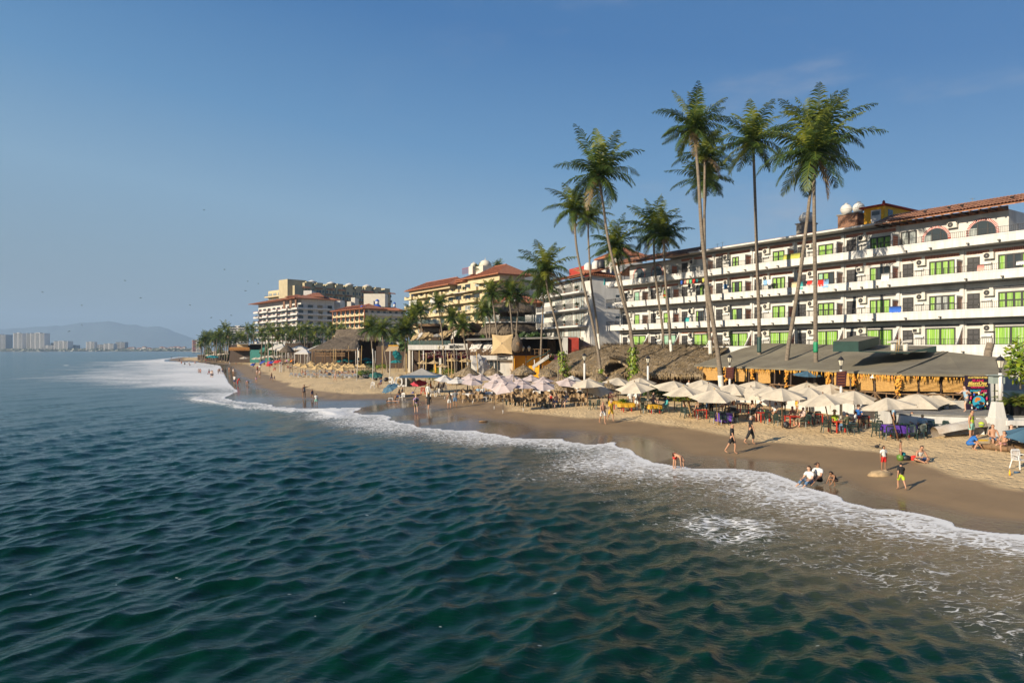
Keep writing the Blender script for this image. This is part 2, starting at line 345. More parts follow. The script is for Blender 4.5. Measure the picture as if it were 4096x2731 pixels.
WAVES = []
rw = np.random.RandomState(11)
for i in range(78):
    lam = 0.42*(1.052**i)                       # 0.4 m to 21 m
    ang = R(128)+rw.normal(0,0.50 if lam < 5 else 0.25)   # travel direction, towards the beach on the right
    ang = math.atan2(-0.35,0.94)+rw.normal(0,0.75 if lam < 3 else 0.38)
    amp = 0.0078*lam**0.80*(1.0 if lam < 1.7 else (1.7/lam)**1.0)*rw.uniform(0.6,1.3)
    WAVES.append((lam,ang,amp,rw.uniform(0,6.28)))
def sea_fn(X,Y):
    d = shore_d(X,Y); d = d+((vnoise(X,Y,2.1,21)-.5)*1.0+(vnoise(X,Y,.7,22)-.5)*.35)*(1-sstep(70,140,Y)); off =-d
    cell = Y*Y/(682*CH)*0.7
    fade = sstep(0.3,16,off)*0.75+0.25*sstep(0,3,off)
    fade = fade*np.interp(Y,[0,200,5000],[1,1,1.5])
    z = np.zeros_like(X); dx = np.zeros_like(X); dy = np.zeros_like(X)
    for lam,ang,amp,ph in WAVES:
        k = 2*math.pi/lam; cxx,cyy = math.cos(ang),math.sin(ang)
        wt = np.clip(lam/(2.5*cell)-0.3,0,1)*fade
        gust = 0.55+0.9*vnoise(X,Y,14+lam*3,int(lam*10) % 97)
        th = k*(X*cxx+Y*cyy)+ph
        a = amp*wt*gust
        z += a*np.cos(th); dx -= 0.8*a*cxx*np.sin(th); dy -= 0.8*a*cyy*np.sin(th)
    nb = vnoise(X,Y,5,5)-0.5; nc = vnoise(X,Y,1.4,6)-0.5; nf = vnoise(X,Y,16,7)-0.5
    # low breakers off the beach
    brk = np.exp(-((off-3.2-nb*2)/0.8)**2)*sstep(58,66,Y)*(1-sstep(85,95,Y))
    z += 0.22*brk*(0.6+nc)
    fw = np.interp(Y,[0,20,26,34,45,60,75,95,110,150,300,450,700],[1.8,2.2,3.6,3.6,3.6,4.2,3.0,3.5,14,34,44,8,3])
    core = 1-sstep(fw*0.15,fw*1.9,off+nb*fw*0.45+nc*0.8)
    edge = np.exp(-((off-0.15)/0.25)**2)*(Y < 120)
    foam = 0.10+(0.46+0.32*sstep(95,130,Y))*core+0.30*edge+0.42*brk
    foam -= 0.16*sstep(0,4,off)*(Y > 100)*vnoise(X,Y,9,8)
    # wisps trailing seaward of the swash
    foam += 0.16*(1-sstep(4,15,off+nf*8))*(Y < 100)
    c = (1.02*0+(2900-CX)/F*23.8,23.8)
    rr = np.sqrt((X-c[0])**2+((Y-c[1])*1.0)**2)+nc*0.9
    foam += 0.38*np.exp(-((rr-1.0)/0.75)**2)
    foam += 0.12*np.exp(-((off-9-nb*5)/0.7)**2)*(Y < 36); foam -= 0.30*sstep(5,12,off+nf*4)*(Y < 110)
    # lines of white water offshore
    for (px,py,hl,wid) in ((1140/2.625+60,1449,34,5),(1600/2.625,1436,12,4),(760/2.625,1460,12,5),(980/2.625,1411,8,60),(1550/2.625,1411,12,60),(700,1436,40,9),(1010,1555,30,1.2)):
        yy = CH*F/(py-HY); xx = (px-CX)/F*yy; L = hl/F*yy
        foam += 0.75*np.exp(-((X-xx)/L)**4)*np.exp(-((Y-yy-(X-xx)*0.1+nf*wid)/wid)**2)
    foam = np.where(off > 60,np.minimum(foam,0.99),foam)
    tu = 1-sstep(1.0,11.0,off+nf*6+nb*4)
    tu = tu*np.interp(Y,[0,40,70,100,200],[1,1,0.75,0.45,0.5]) 
    tu = np.clip(tu,0,1)
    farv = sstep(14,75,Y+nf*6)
    zl = prof(d)
    zz = np.where(off > 0,np.maximum(z,zl+0.012)+0.012,zl-0.05-0.05*d)
    bl = sstep(0,1.2,off); zz = np.where(off > 0,zz*bl+(0.015)*(1-bl),zz)
    zz = np.where(d > 8,zl-1.5,zz)
    return np.stack([X+dx*(off > 1),Y+dy*(off > 1),zz],-1),{'foam': foam,'turb': tu,'far': farv}
Yw = 1/np.linspace(1/9.5,1/2600.0,700); Yw = np.concatenate([[1.0,4.0,7.0],Yw,[3200,4000,5000]])
Tw = np.linspace(-0.79,0.86,1250); Tw = np.concatenate([[-4,-2.2,-1.4,-1.1,-0.9],Tw,[1.0,1.3,2,4]])
sea = tag(grid_mesh('sea_water',Yw,Tw,sea_fn,[SEA]),kind='structure',label='green sea with small waves')
HAZE_D = 0.00011

# ---------------------------------------------------------------- shared building materials
M = {}
M['white'] = mat('white_plaster',(0.54,0.535,0.51),0.8,0.20,.9,0.15,30,stretch=(1,1,.35),detail=7)
M['white2'] = mat('white_paint',(0.57,0.565,0.55),0.7,0.20,2.5,0,stretch=(1,1,.12),detail=7)
M['cream'] = mat('cream_plaster',(0.52,0.43,0.265),0.85,0.10,0.6)
M['beige'] = mat('beige_plaster',(0.40,0.345,0.225),0.85,0.12,0.3)
M['offwhite'] = mat('offwhite_plaster',(0.56,0.52,0.44),0.85,0.10,0.4)
M['black'] = mat('black_metal',(0.015,0.015,0.017),0.5)
M['dframe'] = mat('dark_window_frame',(0.018,0.018,0.02),0.5)
M['door'] = mat('dark_grey_door',(0.045,0.045,0.05),0.6,0.2,8)
M['green'] = mat('lime_green_curtain',(0.24,0.44,0.055),0.7,0.35,6.0,col2=(0.12,0.27,0.04),stretch=(1,1,0.1))
M['aqua'] = mat('pale_aqua_curtain',(0.22,0.42,0.30),0.7,0.2,6)
M['glass'] = mat('window_glass',(0.035,0.045,0.05),0.08,0,spec=0.7)
M['glassl'] = mat('curtained_glass',(0.32,0.35,0.34),0.2,0.4,7.0,spec=0.7,stretch=(1,1,0.12))
M['grille'] = mat('brick_screen',(0.15,0.055,0.035),0.8)
M['tile'] = mat('terracotta_tile',(0.42,0.17,0.085),0.85,0.5,2.5,0.2,12,col2=(0.24,0.085,0.045),detail=6)
M['tiledark'] = mat('weathered_roof_tile',(0.50,0.25,0.14),0.85,0.5,3.5,0.2,12,col2=(0.20,0.09,0.06),detail=6)
M['wood'] = mat('weathered_wood',(0.20,0.12,0.06),0.8,0.4,6,0.2,20,stretch=(1,1,0.2))
M['bamboo'] = mat('pale_bamboo',(0.42,0.29,0.12),0.6,0.3,4)
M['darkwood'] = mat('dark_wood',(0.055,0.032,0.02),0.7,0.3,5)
M['grey'] = mat('grey_concrete',(0.22,0.21,0.19),0.9,0.25,2,0.3,15)
M['greytank'] = mat('black_plastic',(0.025,0.025,0.03),0.5)
M['orange'] = mat('ochre_paint',(0.62,0.33,0.02),0.75,0.15,2)
M['red'] = mat('dark_red_paint',(0.33,0.035,0.02),0.7,0.15,1.5)
M['yellow'] = mat('yellow_paint',(0.80,0.40,0.02),0.75,0.12,1.5)
M['purple'] = mat('purple_paint',(0.16,0.02,0.11),0.75)
M['brick'] = mat('old_brick',(0.26,0.13,0.075),0.9,0.6,7,0.4,18,col2=(0.10,0.07,0.055))
M['teal'] = mat('teal_paint',(0.02,0.17,0.15),0.7,0.15,1)
# the pierced brick screens get their own grid pattern
def grid_mat(name,ca,cb,sx,sz,mort=0.18):
    m,t,b = nodes(name); co = N(t,'ShaderNodeTexCoord'); br = N(t,'ShaderNodeTexBrick')
    mp_ = N(t,'ShaderNodeMapping'); mp_.inputs['Rotation'].default_value = (R(90),0,0)
    t.links.new(co.outputs['Object'],mp_.inputs['Vector']); t.links.new(mp_.outputs[0],br.inputs['Vector'])
    br.offset = 0.0; br.inputs['Scale'].default_value = 1.0; br.inputs['Brick Width'].default_value = sx; br.inputs['Row Height'].default_value = sz
    br.inputs['Mortar Size'].default_value = mort*sz; br.inputs['Color1'].default_value = ca+(1,); br.inputs['Color2'].default_value = tuple(v*0.75 for v in ca)+(1,)
    br.inputs['Mortar'].default_value = cb+(1,); t.links.new(br.outputs['Color'],b.inputs['Base Color']); b.inputs['Roughness'].default_value = 0.85
    return m
M['screen'] = grid_mat('pierced_brick_strip',(0.12,0.05,0.035),(0.50,0.22,0.15),0.13,0.13,0.22)
def sidegrid(name,ca,cb,s):
    m = grid_mat(name,ca,cb,s,s,0.2)
    m.node_tree.nodes['Mapping'].inputs['Rotation'].default_value = (R(90),0,R(90))
    return m
M['screen2'] = sidegrid('brick_screen_panel',(0.55,0.17,0.10),(0.60,0.36,0.26),0.22)

def tiled(mb,a,b_,up,pitch=0.26,r=0.10,mi=None,courses=1):
    """barrel tiles: eave from a to b_, each row runs along vector up"""
    a = Vector(a); b_ = Vector(b_); up = Vector(up); L = (b_-a).length; n = max(1,int(L/pitch)); nrm = (b_-a).cross(up).normalized()
    if nrm.z < 0: nrm =-nrm
    ex = (b_-a)/L
    prof_ = []
    for i in range(n):
        x = i*L/n; w = L/n
        for k in range(4):
            ang = math.pi*k/4; prof_.append((x+w*0.40*(1-math.cos(ang)),math.sin(ang)*r))
        prof_.append((x+w*0.8,0)); prof_.append((x+w*0.9,-r*0.35))
    prof_.append((L,0)); m_ = len(prof_); vs = []; fs = []
    for c in range(courses):
        for e in (0,1):
            off = up*((c+e)/courses)+nrm*(0.05*(1-e))
            for (x,h) in prof_: vs.append(a+ex*x+nrm*h+off)
        o = c*2*m_
        for k in range(m_-1): fs.append((o+k,o+k+1,o+m_+k+1,o+m_+k))
    mb.add(vs,fs,mi,False)
    t =-nrm*0.09                                  # the boards below
    mb.hexa([a+t*1.6,b_+t*1.6,b_+up+t*1.6,a+up+t*1.6],[a+t*.6,b_+t*.6,b_+up+t*.6,a+up+t*.6],mi)

# ---------------------------------------------------------------- the long white hotel
HO = Vector((13.7,99.6,0)); HU = Vector((0.5498,-0.8353,0)); HB = Vector((0.8353,0.5498,0)); HR = math.atan2(HU.y,HU.x)
def S(px,off=1.5):
    P = HO+HB*off; k = (px-CX)/F
    return (k*P.y-P.x)/(HU.x-k*HU.y)
def HPT(s,off,z=0): p = HO+HU*s+HB*off; return Vector((p.x,p.y,z))
hotel = empty('hotel_building',HO,HR,'long white four storey hotel with green curtained windows and continuous balconies behind the beach','hotel')
LV = [6.67,9.80,13.02,16.10]; RT = 18.45
S0,S1 = 1.6,60.0; WD = 1.5
mb = MB()
for i,bt in enumerate(LV):
    top = (LV[i+1]-0.75) if i < 3 else RT-0.15
    s0 = S0 if i < 3 else S(2519); s1 = S1 if i < 3 else S(4034)
    mb.box(s0,WD,bt-0.75 if i else 3.0,s1,13.0,top)
for k in range(11):                                  # columns
    s = S0+5.63*k
    for i,bt in enumerate(LV):
        if i == 3 and not (2.5 < k/1 < 7.5): continue
        top = (LV[i+1]-0.75) if i < 3 else RT-0.15
        mb.box(s-0.14,WD-0.14,bt-0.6,s+0.14,WD+0.05,top)
for i,bt in enumerate(LV[:3]):                      # lintel beam under every slab
    mb.box(S0+0.01,WD-0.06,LV[i+1]-0.98,S1,WD+0.1,LV[i+1]-0.76)
mb.build('wall',M['white'],hotel)
for i,bt in enumerate(LV):                          # balconies with a solid upstand
    mb = MB(); x1 = 60.0
    if i == 0: mb.box(S0-0.4,0,3.2,x1,WD,bt-0.72)
    mb.box(0.0 if i else 1.0,0,bt-0.75,x1,WD+0.3,bt-0.6)
    mb.box(0.0 if i else 1.0,0,bt-0.6,x1,0.12,bt)
    if i: mb.box(0,0.12,bt-0.6,0.12,7,bt); mb.box(0.0,WD+0.3,bt-0.75,S0,7,bt-0.6)
    mb.box(0.02 if i else 1.0,-0.03,bt-0.10,x1,0.0,bt+0.02)
    bal = mb.build('balcony',M['white2'],hotel)
    rb = MB(); s = 0.1 if i else 1.2
    skip = [(S(3318 if i == 3 else 0),0)]
    while s < x1:
        rb.box(s,0.05,bt,s+0.018,0.068,bt+0.55); s += 0.155
    rb.box(0.05 if i else 1.0,0.045,bt+0.55,x1,0.075,bt+0.58); rb.box(0.05 if i else 1.0,0.045,bt+0.07,x1,0.07,bt+0.09)
    s = 0.1
    while s < x1: rb.box(s,0.035,bt,s+0.045,0.085,bt+0.62); s += 1.9
    if i:
        y = 0.1
        while y < 7: rb.box(0.05,y,bt,0.068,y+0.018,bt+0.55); y += 0.155
        rb.box(0.045,0.05,bt+0.55,0.075,7,bt+0.58)
    rb.build('railing',M['black'],bal)
# pipes along the ceilings
mb = MB()
for i in range(4):
    z = (LV[i+1]-0.86) if i < 3 else RT-0.3
    mb.tube([(S0,WD-0.16,z),(S1 if i < 3 else S(3550),WD-0.16,z)],0.03,5)
mb.build('pipe',M['grey'],hotel)
mb = MB()                                            # flat roof slab, tapering to a thin edge
mb.box(S(2670),-0.15,RT-0.02,S(3590),13.2,RT+0.14); mb.box(S(2670)+.02,-0.1,RT+0.14,S(3585),13.1,RT+0.18,1)
mb.build('roof',[M['white2'],M['tiledark']],hotel)
mb = MB(); tiled(mb,(S(3535),-0.25,18.50),(S1,-0.25,18.50),(0,3.2,1.15),courses=4)
k = S(3535)
while k < S(4034): mb.box(k,-0.2,18.26,k+0.12,1.6,18.40,1); k += 0.75
mb.hexa([(S(3560),1.4,18.2),(S(4034),1.4,18.2),(S(4034),1.5,18.2),(S(3560),1.5,18.2)],[(S(3560),1.4,18.6),(S(4034),1.4,18.6),(S(4034),1.5,18.6),(S(3560),1.5,18.6)])
mb.build('roof',[M['tiledark'],M['darkwood']],hotel)
mb = MB(); tiled(mb,(S(2483),-0.3,18.42),(S(2790),-0.3,18.42),(0,3.2,1.15),courses=4)
mb.build('roof',[M['tiledark'],M['darkwood']],hotel)
mb = MB(); tiled(mb,(S(2519)-2.9,1.8,17.3),(S(2519)-2.9,7.0,17.3),(2.9,0,1.1),courses=3)
mb.box(S(2519)-2.7,2.0,15.5,S(2519)-2.45,2.25,17.2,1); mb.build('lean_to_roof',[M['tiledark'],M['white']],hotel)

def pane(x0,x1,z0,z1,cols,rows,kinds,name='window',y=WD):
    fr = MB(); w = 0.115
    fr.box(x0,y-0.06,z0,x0+w,y+0.02,z1); fr.box(x1-w,y-0.06,z0,x1,y+0.02,z1)
    fr.box(x0+w,y-0.06,z1-w,x1-w,y+0.02,z1); fr.box(x0+w,y-0.06,z0,x1-w,y+0.02,z0+w)
    cw = (x1-x0)/cols
    for c in range(1,cols): fr.box(x0+c*cw-0.08,y-0.055,z0+w,x0+c*cw+0.08,y+0.02,z1-w)
    for r_ in range(1,rows): 
        zz = z0+(z1-z0)*r_/rows
        for c in range(cols): fr.box(x0+c*cw+0.06,y-0.05,zz-0.035,x0+(c+1)*cw-0.06,y+0.02,zz+0.035)
    f = fr.build(name,M['dframe'],hotel)
    for c in range(cols):
        q = MB(); nseg = 8; a = x0+c*cw+0.05; e = x0+(c+1)*cw-0.05; kd = kinds[c % len(kinds)]
        if kd in 'ga':                               # softly folded curtain behind the frame
            vs = []; fs = []
            for j in range(nseg*2+1):
                xx = a+(e-a)*j/(nseg*2); yy = y-0.012+0.018*math.sin(j*1.9+c)
                vs += [(xx,yy,z0+0.05),(xx,yy,z1-0.05)]
            for j in range(nseg*2): fs.append((2*j,2*j+2,2*j+3,2*j+1))
            q.add(vs,fs,None,True); q.build('curtain',M['green' if kd == 'g' else 'aqua'],f)
        else:
            q.box(a,y-0.02,z0+0.05,e,y+0.015,z1-0.05); q.build('pane',M['glass' if kd == 'd' else 'glassl'],f)
    return f
door_me = None; ac_me = None; sp_me = None; shelf_me = None
def door(x,bt,w=1.0):
    d = MB(); z0 = bt-0.6; h = 2.06
    d.box(x,WD-0.05,z0,x+w,WD+0.02,z0+h)
    for cx_ in (0.1,0.55):
        for zz in (0.15,0.6,1.1,1.6): d.box(x+cx_*w,WD-0.07,z0+zz,x+(cx_+0.35)*w,WD-0.05,z0+zz+0.35,1)
    o = d.build('door',[M['dframe'],M['door']],hotel)
    h_ = MB(); h_.box(x+w*0.9,WD-0.12,z0+1.0,x+w*0.95,WD-0.05,z0+1.1); h_.build('handle',M['grey'],o)
def acunit(x,z,y=WD,small=False):
    a = MB(); w,h,dpt = (0.62,0.42,0.35) if small else (0.82,0.56,0.32)
    a.box(x,y-dpt-0.05,z,x+w,y-0.05,z+h); a.box(x+0.05,y-0.1,z-0.06,x+0.1,y,z); a.box(x+w-0.1,y-0.1,z-0.06,x+w-0.05,y,z)
    o = a.build('air_conditioner',M['acw'],hotel)
    g = MB(); n = 14; cx_,cz = x+w*0.36,z+h/2; r_ = h*0.42; yy = y-dpt-0.065
    if small: g.box(x+0.05,yy,z+0.05,x+w-0.2,yy+0.02,z+h-0.08)
    else:
        g.add([(cx_+r_*math.cos(6.283*i/n),yy,cz+r_*math.sin(6.283*i/n)) for i in range(n)]+[(cx_+r_*math.cos(6.283*i/n),yy+0.02,cz+r_*math.sin(6.283*i/n)) for i in range(n)],
              [tuple(range(n))]+[(i,i+n,(i+1) % n+n,(i+1) % n) for i in range(n)])
        g.add([(cx_+r_*.25*math.cos(6.283*i/n),yy-0.01,cz+r_*.25*math.sin(6.283*i/n)) for i in range(n)],[tuple(range(n))],1)
    g.build('fan_grille',[M['dframe'],M['grey']],o)
    return o
M['acw'] = mat('air_conditioner_casing',(0.56,0.54,0.48),0.5,0.15,4)
def partition(s,bt,slant=False):
    p = MB(); z0,z1,t = bt-0.6,bt+1.28,0.07; y0,y1 = 0.16,WD-0.14
    if slant:
        p.prism([(s-t,y0,bt+0.05),(s-t,y0+0.25,bt+0.05),(s-t,y1,bt+1.45),(s-t,y1,bt+1.75)],(2*t,0,0))
        p.box(s-t,y0,z0,s+t,y0+0.25,bt+0.05)
        g = MB(); g.prism([(s-.03,y0+0.25,z0),(s-.03,y0+0.25,bt+0.05),(s-.03,y1,bt+1.45),(s-.03,y1,z0)],(.06,0,0))
    else:
        p.box(s-t,y0,z0,s+t,y0+0.16,z1); p.box(s-t,y0+0.16,z1-0.14,s+t,y1,z1); p.box(s-t,y1-0.08,z0,s+t,y1,z1-0.14)
        g = MB(); g.box(s-.03,y0+0.16,z0,s+.03,y1-0.08,z1-0.14)
    o = p.build('partition',M['white2'],hotel); g.build('brick_screen',M['screen2'],o)
SEQ = {3: ['','','','gg','gg','gg','ggg','','',''],2: ['a','gd','dg','gdg','ggg','agd','gdd','gggg','gddg','gg'],
       1: ['g','g','gdd','gg','ggg','ggg','ggg','gllg','gggg','gg'],0: ['gg','aa','gg','gg','gg','gg','gg','gg','gg','gg']}
WIN3 = {3: 1.1,4: 1.4,5: 1.7,6: 1.9}
for k in range(10):
    s = S0+5.63*k
    for i,bt in enumerate(LV):
        if i == 3 and (k < 2 or k > 6): continue
        door(s+0.38,bt)
        if i == 3 and k == 2: pass
        else:
            small = (i,k) in ((0,1),(3,5),(2,6),(0,7))
            xa = s+(1.75 if not small else 1.6); za = bt+(1.15 if i != 0 else 1.2)
            if (i,k) == (0,7): xa = s+1.45
            if (i,k) == (1,0): xa = s+1.5
            acunit(xa,za,small=small)
            seq = SEQ[i][k]
            if i == 0: pane(s+2.45,s+5.05,bt-0.05,bt+1.62,2,1,seq)
            elif i == 3:
                w = {2: .8,3: .95,4: 1.5,5: 1.7,6: 2.1}[k]; pane(s+2.85,s+2.85+w,bt+0.02,bt+1.35,len(seq),2,seq)
            else:
                w = 0.9+0.19*k if k else 1.0; w = min(w,2.35)
                if (i,k) == (1,3): seq = 'gd'
                big = i == 1 and k in (0,3,4,6)
                if i == 1 and k == 4: seq = 'gg'
                pane(s+2.8,s+2.8+w,bt-(0.5 if big else 0.0),bt+1.45,len(seq),2 if (i == 1 and not big) else 1,seq)
        # slit over the doors and windows
        for (a,e) in ((0.3,2.1),(2.4,5.35)):
            v = MB(); mm = M['screen'] if i >= 2 or (i == 0 and k == 2) else M['door']
            v.box(s+a,WD-0.012,bt+1.70,s+e,WD+0.01,bt+(2.0 if i >= 2 else 1.92)); v.build('vent_strip',mm,hotel)
        sh = MB(); sh.box(s+1.5,WD-0.22,bt+0.72,s+2.35,WD,bt+0.86); sh.build('lamp_ledge',M['white2'],hotel)
        if not (i == 3 and k == 6 and False): partition(s+5.63,bt,i == 0)
# arched windows of the top floor
def arch(px0,px1,ztop,bt=LV[3],y=WD):
    x0,x1 = S(px0),S(px1); r_ = (x1-x0)/2; cx_ = (x0+x1)/2; zc = ztop-r_ ; th = 0.24; n = 28; fr = MB()
    zb = bt-0.3
    if zc < zb+0.2: zc = zb+0.2
    ring = []
    for i in range(n):                               # alternating red and white voussoirs
        a0,a1 = math.pi*i/n,math.pi*(i+1)/n; g = 0.0
        for (b0,b1,mi) in ((a0,a0+(a1-a0)*0.62,0),(a0+(a1-a0)*0.62,a1,1)):
            q = [(cx_+math.cos(b)*rr,y-0.05,zc+math.sin(b)*rr*(ztop-zc)/r_) for b,rr in ((b0,r_),(b1,r_),(b1,r_-th),(b0,r_-th))]
            fr.prism(q,(0,0.06,0),mi)
    for xx in (x0,x1-th):
        z = zb
        while z < zc-0.01:
            fr.box(xx,y-0.05,z,xx+th,y+0.01,min(z+0.075,zc),0); fr.box(xx,y-0.05,z+0.075,xx+th,y+0.01,min(z+0.12,zc),1) if z+.12 < zc else None; z += 0.12
    f = fr.build('arched_window',[M['archred'],M['white2']],hotel)
    gl = MB(); ri = r_-th
    pts = [(cx_+math.cos(math.pi*i/n)*ri,y-0.015,zc+math.sin(math.pi*i/n)*ri*(ztop-zc)/r_) for i in range(n+1)]+[(x0+th,y-0.015,zb),(x1-th,y-0.015,zb)]
    gl.prism(pts,(0,0.02,0)); gl.build('pane',M['glass'],f)
    fr2 = MB()
    for xx in (cx_-ri*0.35,cx_+ri*0.4): fr2.box(xx-0.04,y-0.04,zb,xx+0.04,y-0.016,zc+ri*0.8)
    fr2.box(x0+th,y-0.035,zb,cx_-ri*0.4,y-0.02,zc+ri*0.45,1); fr2.build('window_frame',[M['dframe'],M['glassl']],f)
M['archred'] = mat('red_brick_arch',(0.36,0.06,0.04),0.8,0.2,10)
arch(2533,2582,17.95); arch(2604,2654,17.95); arch(3687,3804,17.75); arch(3864,3998,17.85)
pane(S(3605),S(3668),16.1,17.6,2,1,'ll')
acunit(S(3795),17.3); acunit(S0+5.63*2+2.0,LV[3]+1.15)
partition(S0+5.63*2-.3,LV[3])
# right-hand end of the top floor: side wall with two small arches, open dark loggia behind
mb = MB(); mb.box(S(4034)-1,WD+0.01,15.4,S(4034)+0.02,9,18.3); mb.box(S(4034),8.0,15.4,60,8.2,18.3); mb.build('side_wall',M['white'],hotel)
# roof-top water tanks, stair house
def tank_stand(pxa,pxb,py,rad,matn,label):
    x0,x1 = S(pxa,5),S(pxb,5); b0 = MB(); b0.box(x0,4.2,RT+0.18,x1,5.8,WZ(py,HPT(x0,5).y)); zt = WZ(py,HPT(x0,5).y)
    t_ = empty('water_tank_stand',HO,HR,label,'tank stand')
    o = b0.build('pedestal',M[matn],t_); b1 = MB(); b1.box(x0-0.12,4.1,zt,x1+0.12,5.9,zt+0.12); b1.build('slab',M['grey'],t_)
    return x0,x1,zt+0.12
for (pa,pb,py,nm,lb) in ((3368,3446,868,'brick','brick pedestal on the hotel roof beside the yellow stair house'),(3202,3250,902,'grey','grey pedestal on the hotel roof behind the leaning palm')):
    x0,x1,zt = tank_stand(pa,pb,py,0.6,nm,lb)
    for j in range(2):
        a = MB(); cx_ = x0+0.55+j*(x1-x0-1.0); cy = 4.9+0.35*j; r_ = 0.60
        a.ball((cx_,cy,zt+r_*0.95),r_,18); a.lathe([(r_*1.02,-0.03),(r_*1.02,0.03)],18,(cx_,cy,zt+r_*0.95)); a.lathe([(0.2,0),(0.2,0.1),(0.05,0.14)],10,(cx_,cy,zt+r_*1.9))
        o = a.build('water_tank',M['white'],None); o.location = HO; o.rotation_euler = (0,0,HR)
        tag(o,['nearer ','farther '][j]+'round white water tank on the ' +['brick','grey'][nm == 'grey']+' pedestal of the hotel roof','water tank','round water tanks on the hotel roof')
ph = empty('stair_house',HO,HR,'small ochre yellow stair house with flat red roof on top of the hotel','stair house')
xa,xb = S(3456,3),S(3537,3); zt = WZ(822,HPT(xb,3).y)
mb = MB(); mb.box(xa,3,RT+0.15,xb,8.5,zt); mb.build('wall',M['yellow'],ph)
mb = MB(); mb.box(xa-0.35,2.6,zt,xb+0.4,9.0,zt+0.13); mb.lathe([(0.16,0),(0.14,0.3),(0.05,0.42)],8,(xb-0.1,3.1,zt+0.13)); mb.build('roof',M['red'],ph)
mb = MB(); mb.box(xa+0.75,2.96,RT+0.16,xa+1.75,3.0,zt-0.3); mb.box(xa+0.85,2.94,zt-0.85,xa+1.65,2.96,zt-0.45,1); mb.build('door',[M['white2'],M['glass']],ph)
mb = MB(); mb.box(xb,3.7,zt-1.0,xb+0.03,4.6,zt-0.3); mb.build('window',M['glass'],ph)
# antennas
for px,py in ((3890,792),(2890,968),(2870,975)):
    a = MB(); s = S(px,5); P = HPT(s,5); a.tube([(P.x,P.y,18.4),(P.x,P.y,WZ(py,P.y))],0.02,4); a.tube([(P.x-.25,P.y,WZ(py,P.y)-.1),(P.x+.25,P.y,WZ(py,P.y)-.05)],0.015,4)
    tag(a.build('antenna',M['grey']),'thin antenna on the hotel roof ' +('above the right arched windows' if px > 3000 else ('beside a second one, the nearer' if px == 2890 else 'beside a second one, the farther')),'antenna')
# drain spouts under the balcony edges
spm = MB(); spm.box(-0.07,-0.28,-0.04,0.07,0.02,0.07); spm.box(-0.09,-0.30,0.03,0.09,-0.1,0.09); spo = spm.build('drain_spout',M['grey'],hotel)
SPT = [(3,[2431,2557,2588,2764,2848,2917,2984,3069,3115,3504,3627,3725,3875,4000]),(2,[2438,2470,2532,2762,2890,2930,2969,3011,3050,3079,3119,3164,3216,3345,3402,3450,3511,3560,3867,4013]),
       (1,[2496,2540,2583,2706,2751,2793,2888,2955,3017,3094,3251,3333,3440,3497,3625,3763]),(0,[3776,3855])]
first = True
for i,l in SPT:
    for px in l:
        o = spo if first else spo.copy()
        if not first: COL.objects.link(o); o.parent = hotel
        first = False; o.location = (S(px,0),-0.03,LV[i]-0.62)
# things on the balconies: towels, chairs, plants
def cloth(px,lev,w,h,m_,label,off=0.03,over=True,cat='towel'):
    s = S(px,0); z = LV[lev]+0.58; c = MB(); n = 7; vs = []; fs = []
    for i in range(n+1):
        x = s+w*i/n; y = off-0.05+0.03*math.sin(i*2.1)
        vs += [(x,0.11,z-h*0.45),(x,0.06,z+0.02),(x,y-0.03,z-h*(0.93+0.07*math.sin(i*3.3)))]
    for i in range(n):
        for k in range(2): fs.append((3*i+k,3*i+3+k,3*i+4+k,3*i+1+k))
    c.add(vs,fs,None,True); o = c.build('towel',m_); o.location = HO; o.rotation_euler = (0,0,HR); tag(o,label,cat,'cloths drying on the balcony railings')
def cm(name,col,r_=0.8): return mat(name,col,r_)
C_ = {'red': cm('red_cloth',(0.7,0.03,0.02)),'blue': cm('blue_cloth',(0.03,0.12,0.5)),'white': cm('white_cloth',(0.7,0.7,0.68)),'yel': cm('yellow_green_cloth',(0.42,0.42,0.08)),
      'teal': cm('teal_cloth',(0.05,0.35,0.35)),'pink': cm('pink_cloth',(0.7,0.3,0.25)),'lblue': cm('light_blue_cloth',(0.2,0.38,0.6)),'cream': cm('cream_cloth',(0.6,0.5,0.3)),'dark': cm('dark_cloth',(0.02,0.02,0.025)),'green': cm('green_cloth',(0.1,0.4,0.2)),'denim': cm('denim_cloth',(0.05,0.14,0.28))}
for a in [(3134,3,2.0,0.6,C_['yel'],'large yellow green sheet on the top balcony railing'),(3271,2,0.75,0.75,C_['red'],'bright red towel on the third floor railing behind the tall palm'),(3289,2,0.7,0.95,C_['lblue'],'pale blue and pink towel beside the bright red one'),
          (3212,2,0.5,0.35,C_['dark'],'small black cloth on the third floor railing'),(3227,2,0.6,0.45,C_['red'],'small red cloth left of the palm trunk on the third floor'),(3200,2,0.35,0.9,C_['teal'],'teal cloth hanging left of the small black one'),
          (3163,2,0.8,0.6,C_['cream'],'cream cloth on the third floor railing near yellow flowers'),(3525,2,0.75,0.8,C_['white'],'white towel hanging left of a brick screen on the third floor'),(3557,1,1.1,0.62,C_['blue'],'blue towel on the second floor railing before a brick screen'),
          (3909,2,0.5,0.6,C_['pink'],'coral towel on the third floor near the right edge'),(4065,2,0.7,0.35,C_['white'],'white towel on the third floor at the right edge'),(2738,1,0.75,0.6,C_['teal'],'pale teal towel on the second floor between two palms'),
          (2652,2,0.8,0.3,cm('orange_cloth',(0.7,0.15,0.01)),'orange cloth on the third floor behind a palm trunk'),(2415,3,0.35,1.0,C_['teal'],'teal wind sock cloth at the left end of the top balcony')]: cloth(*a)
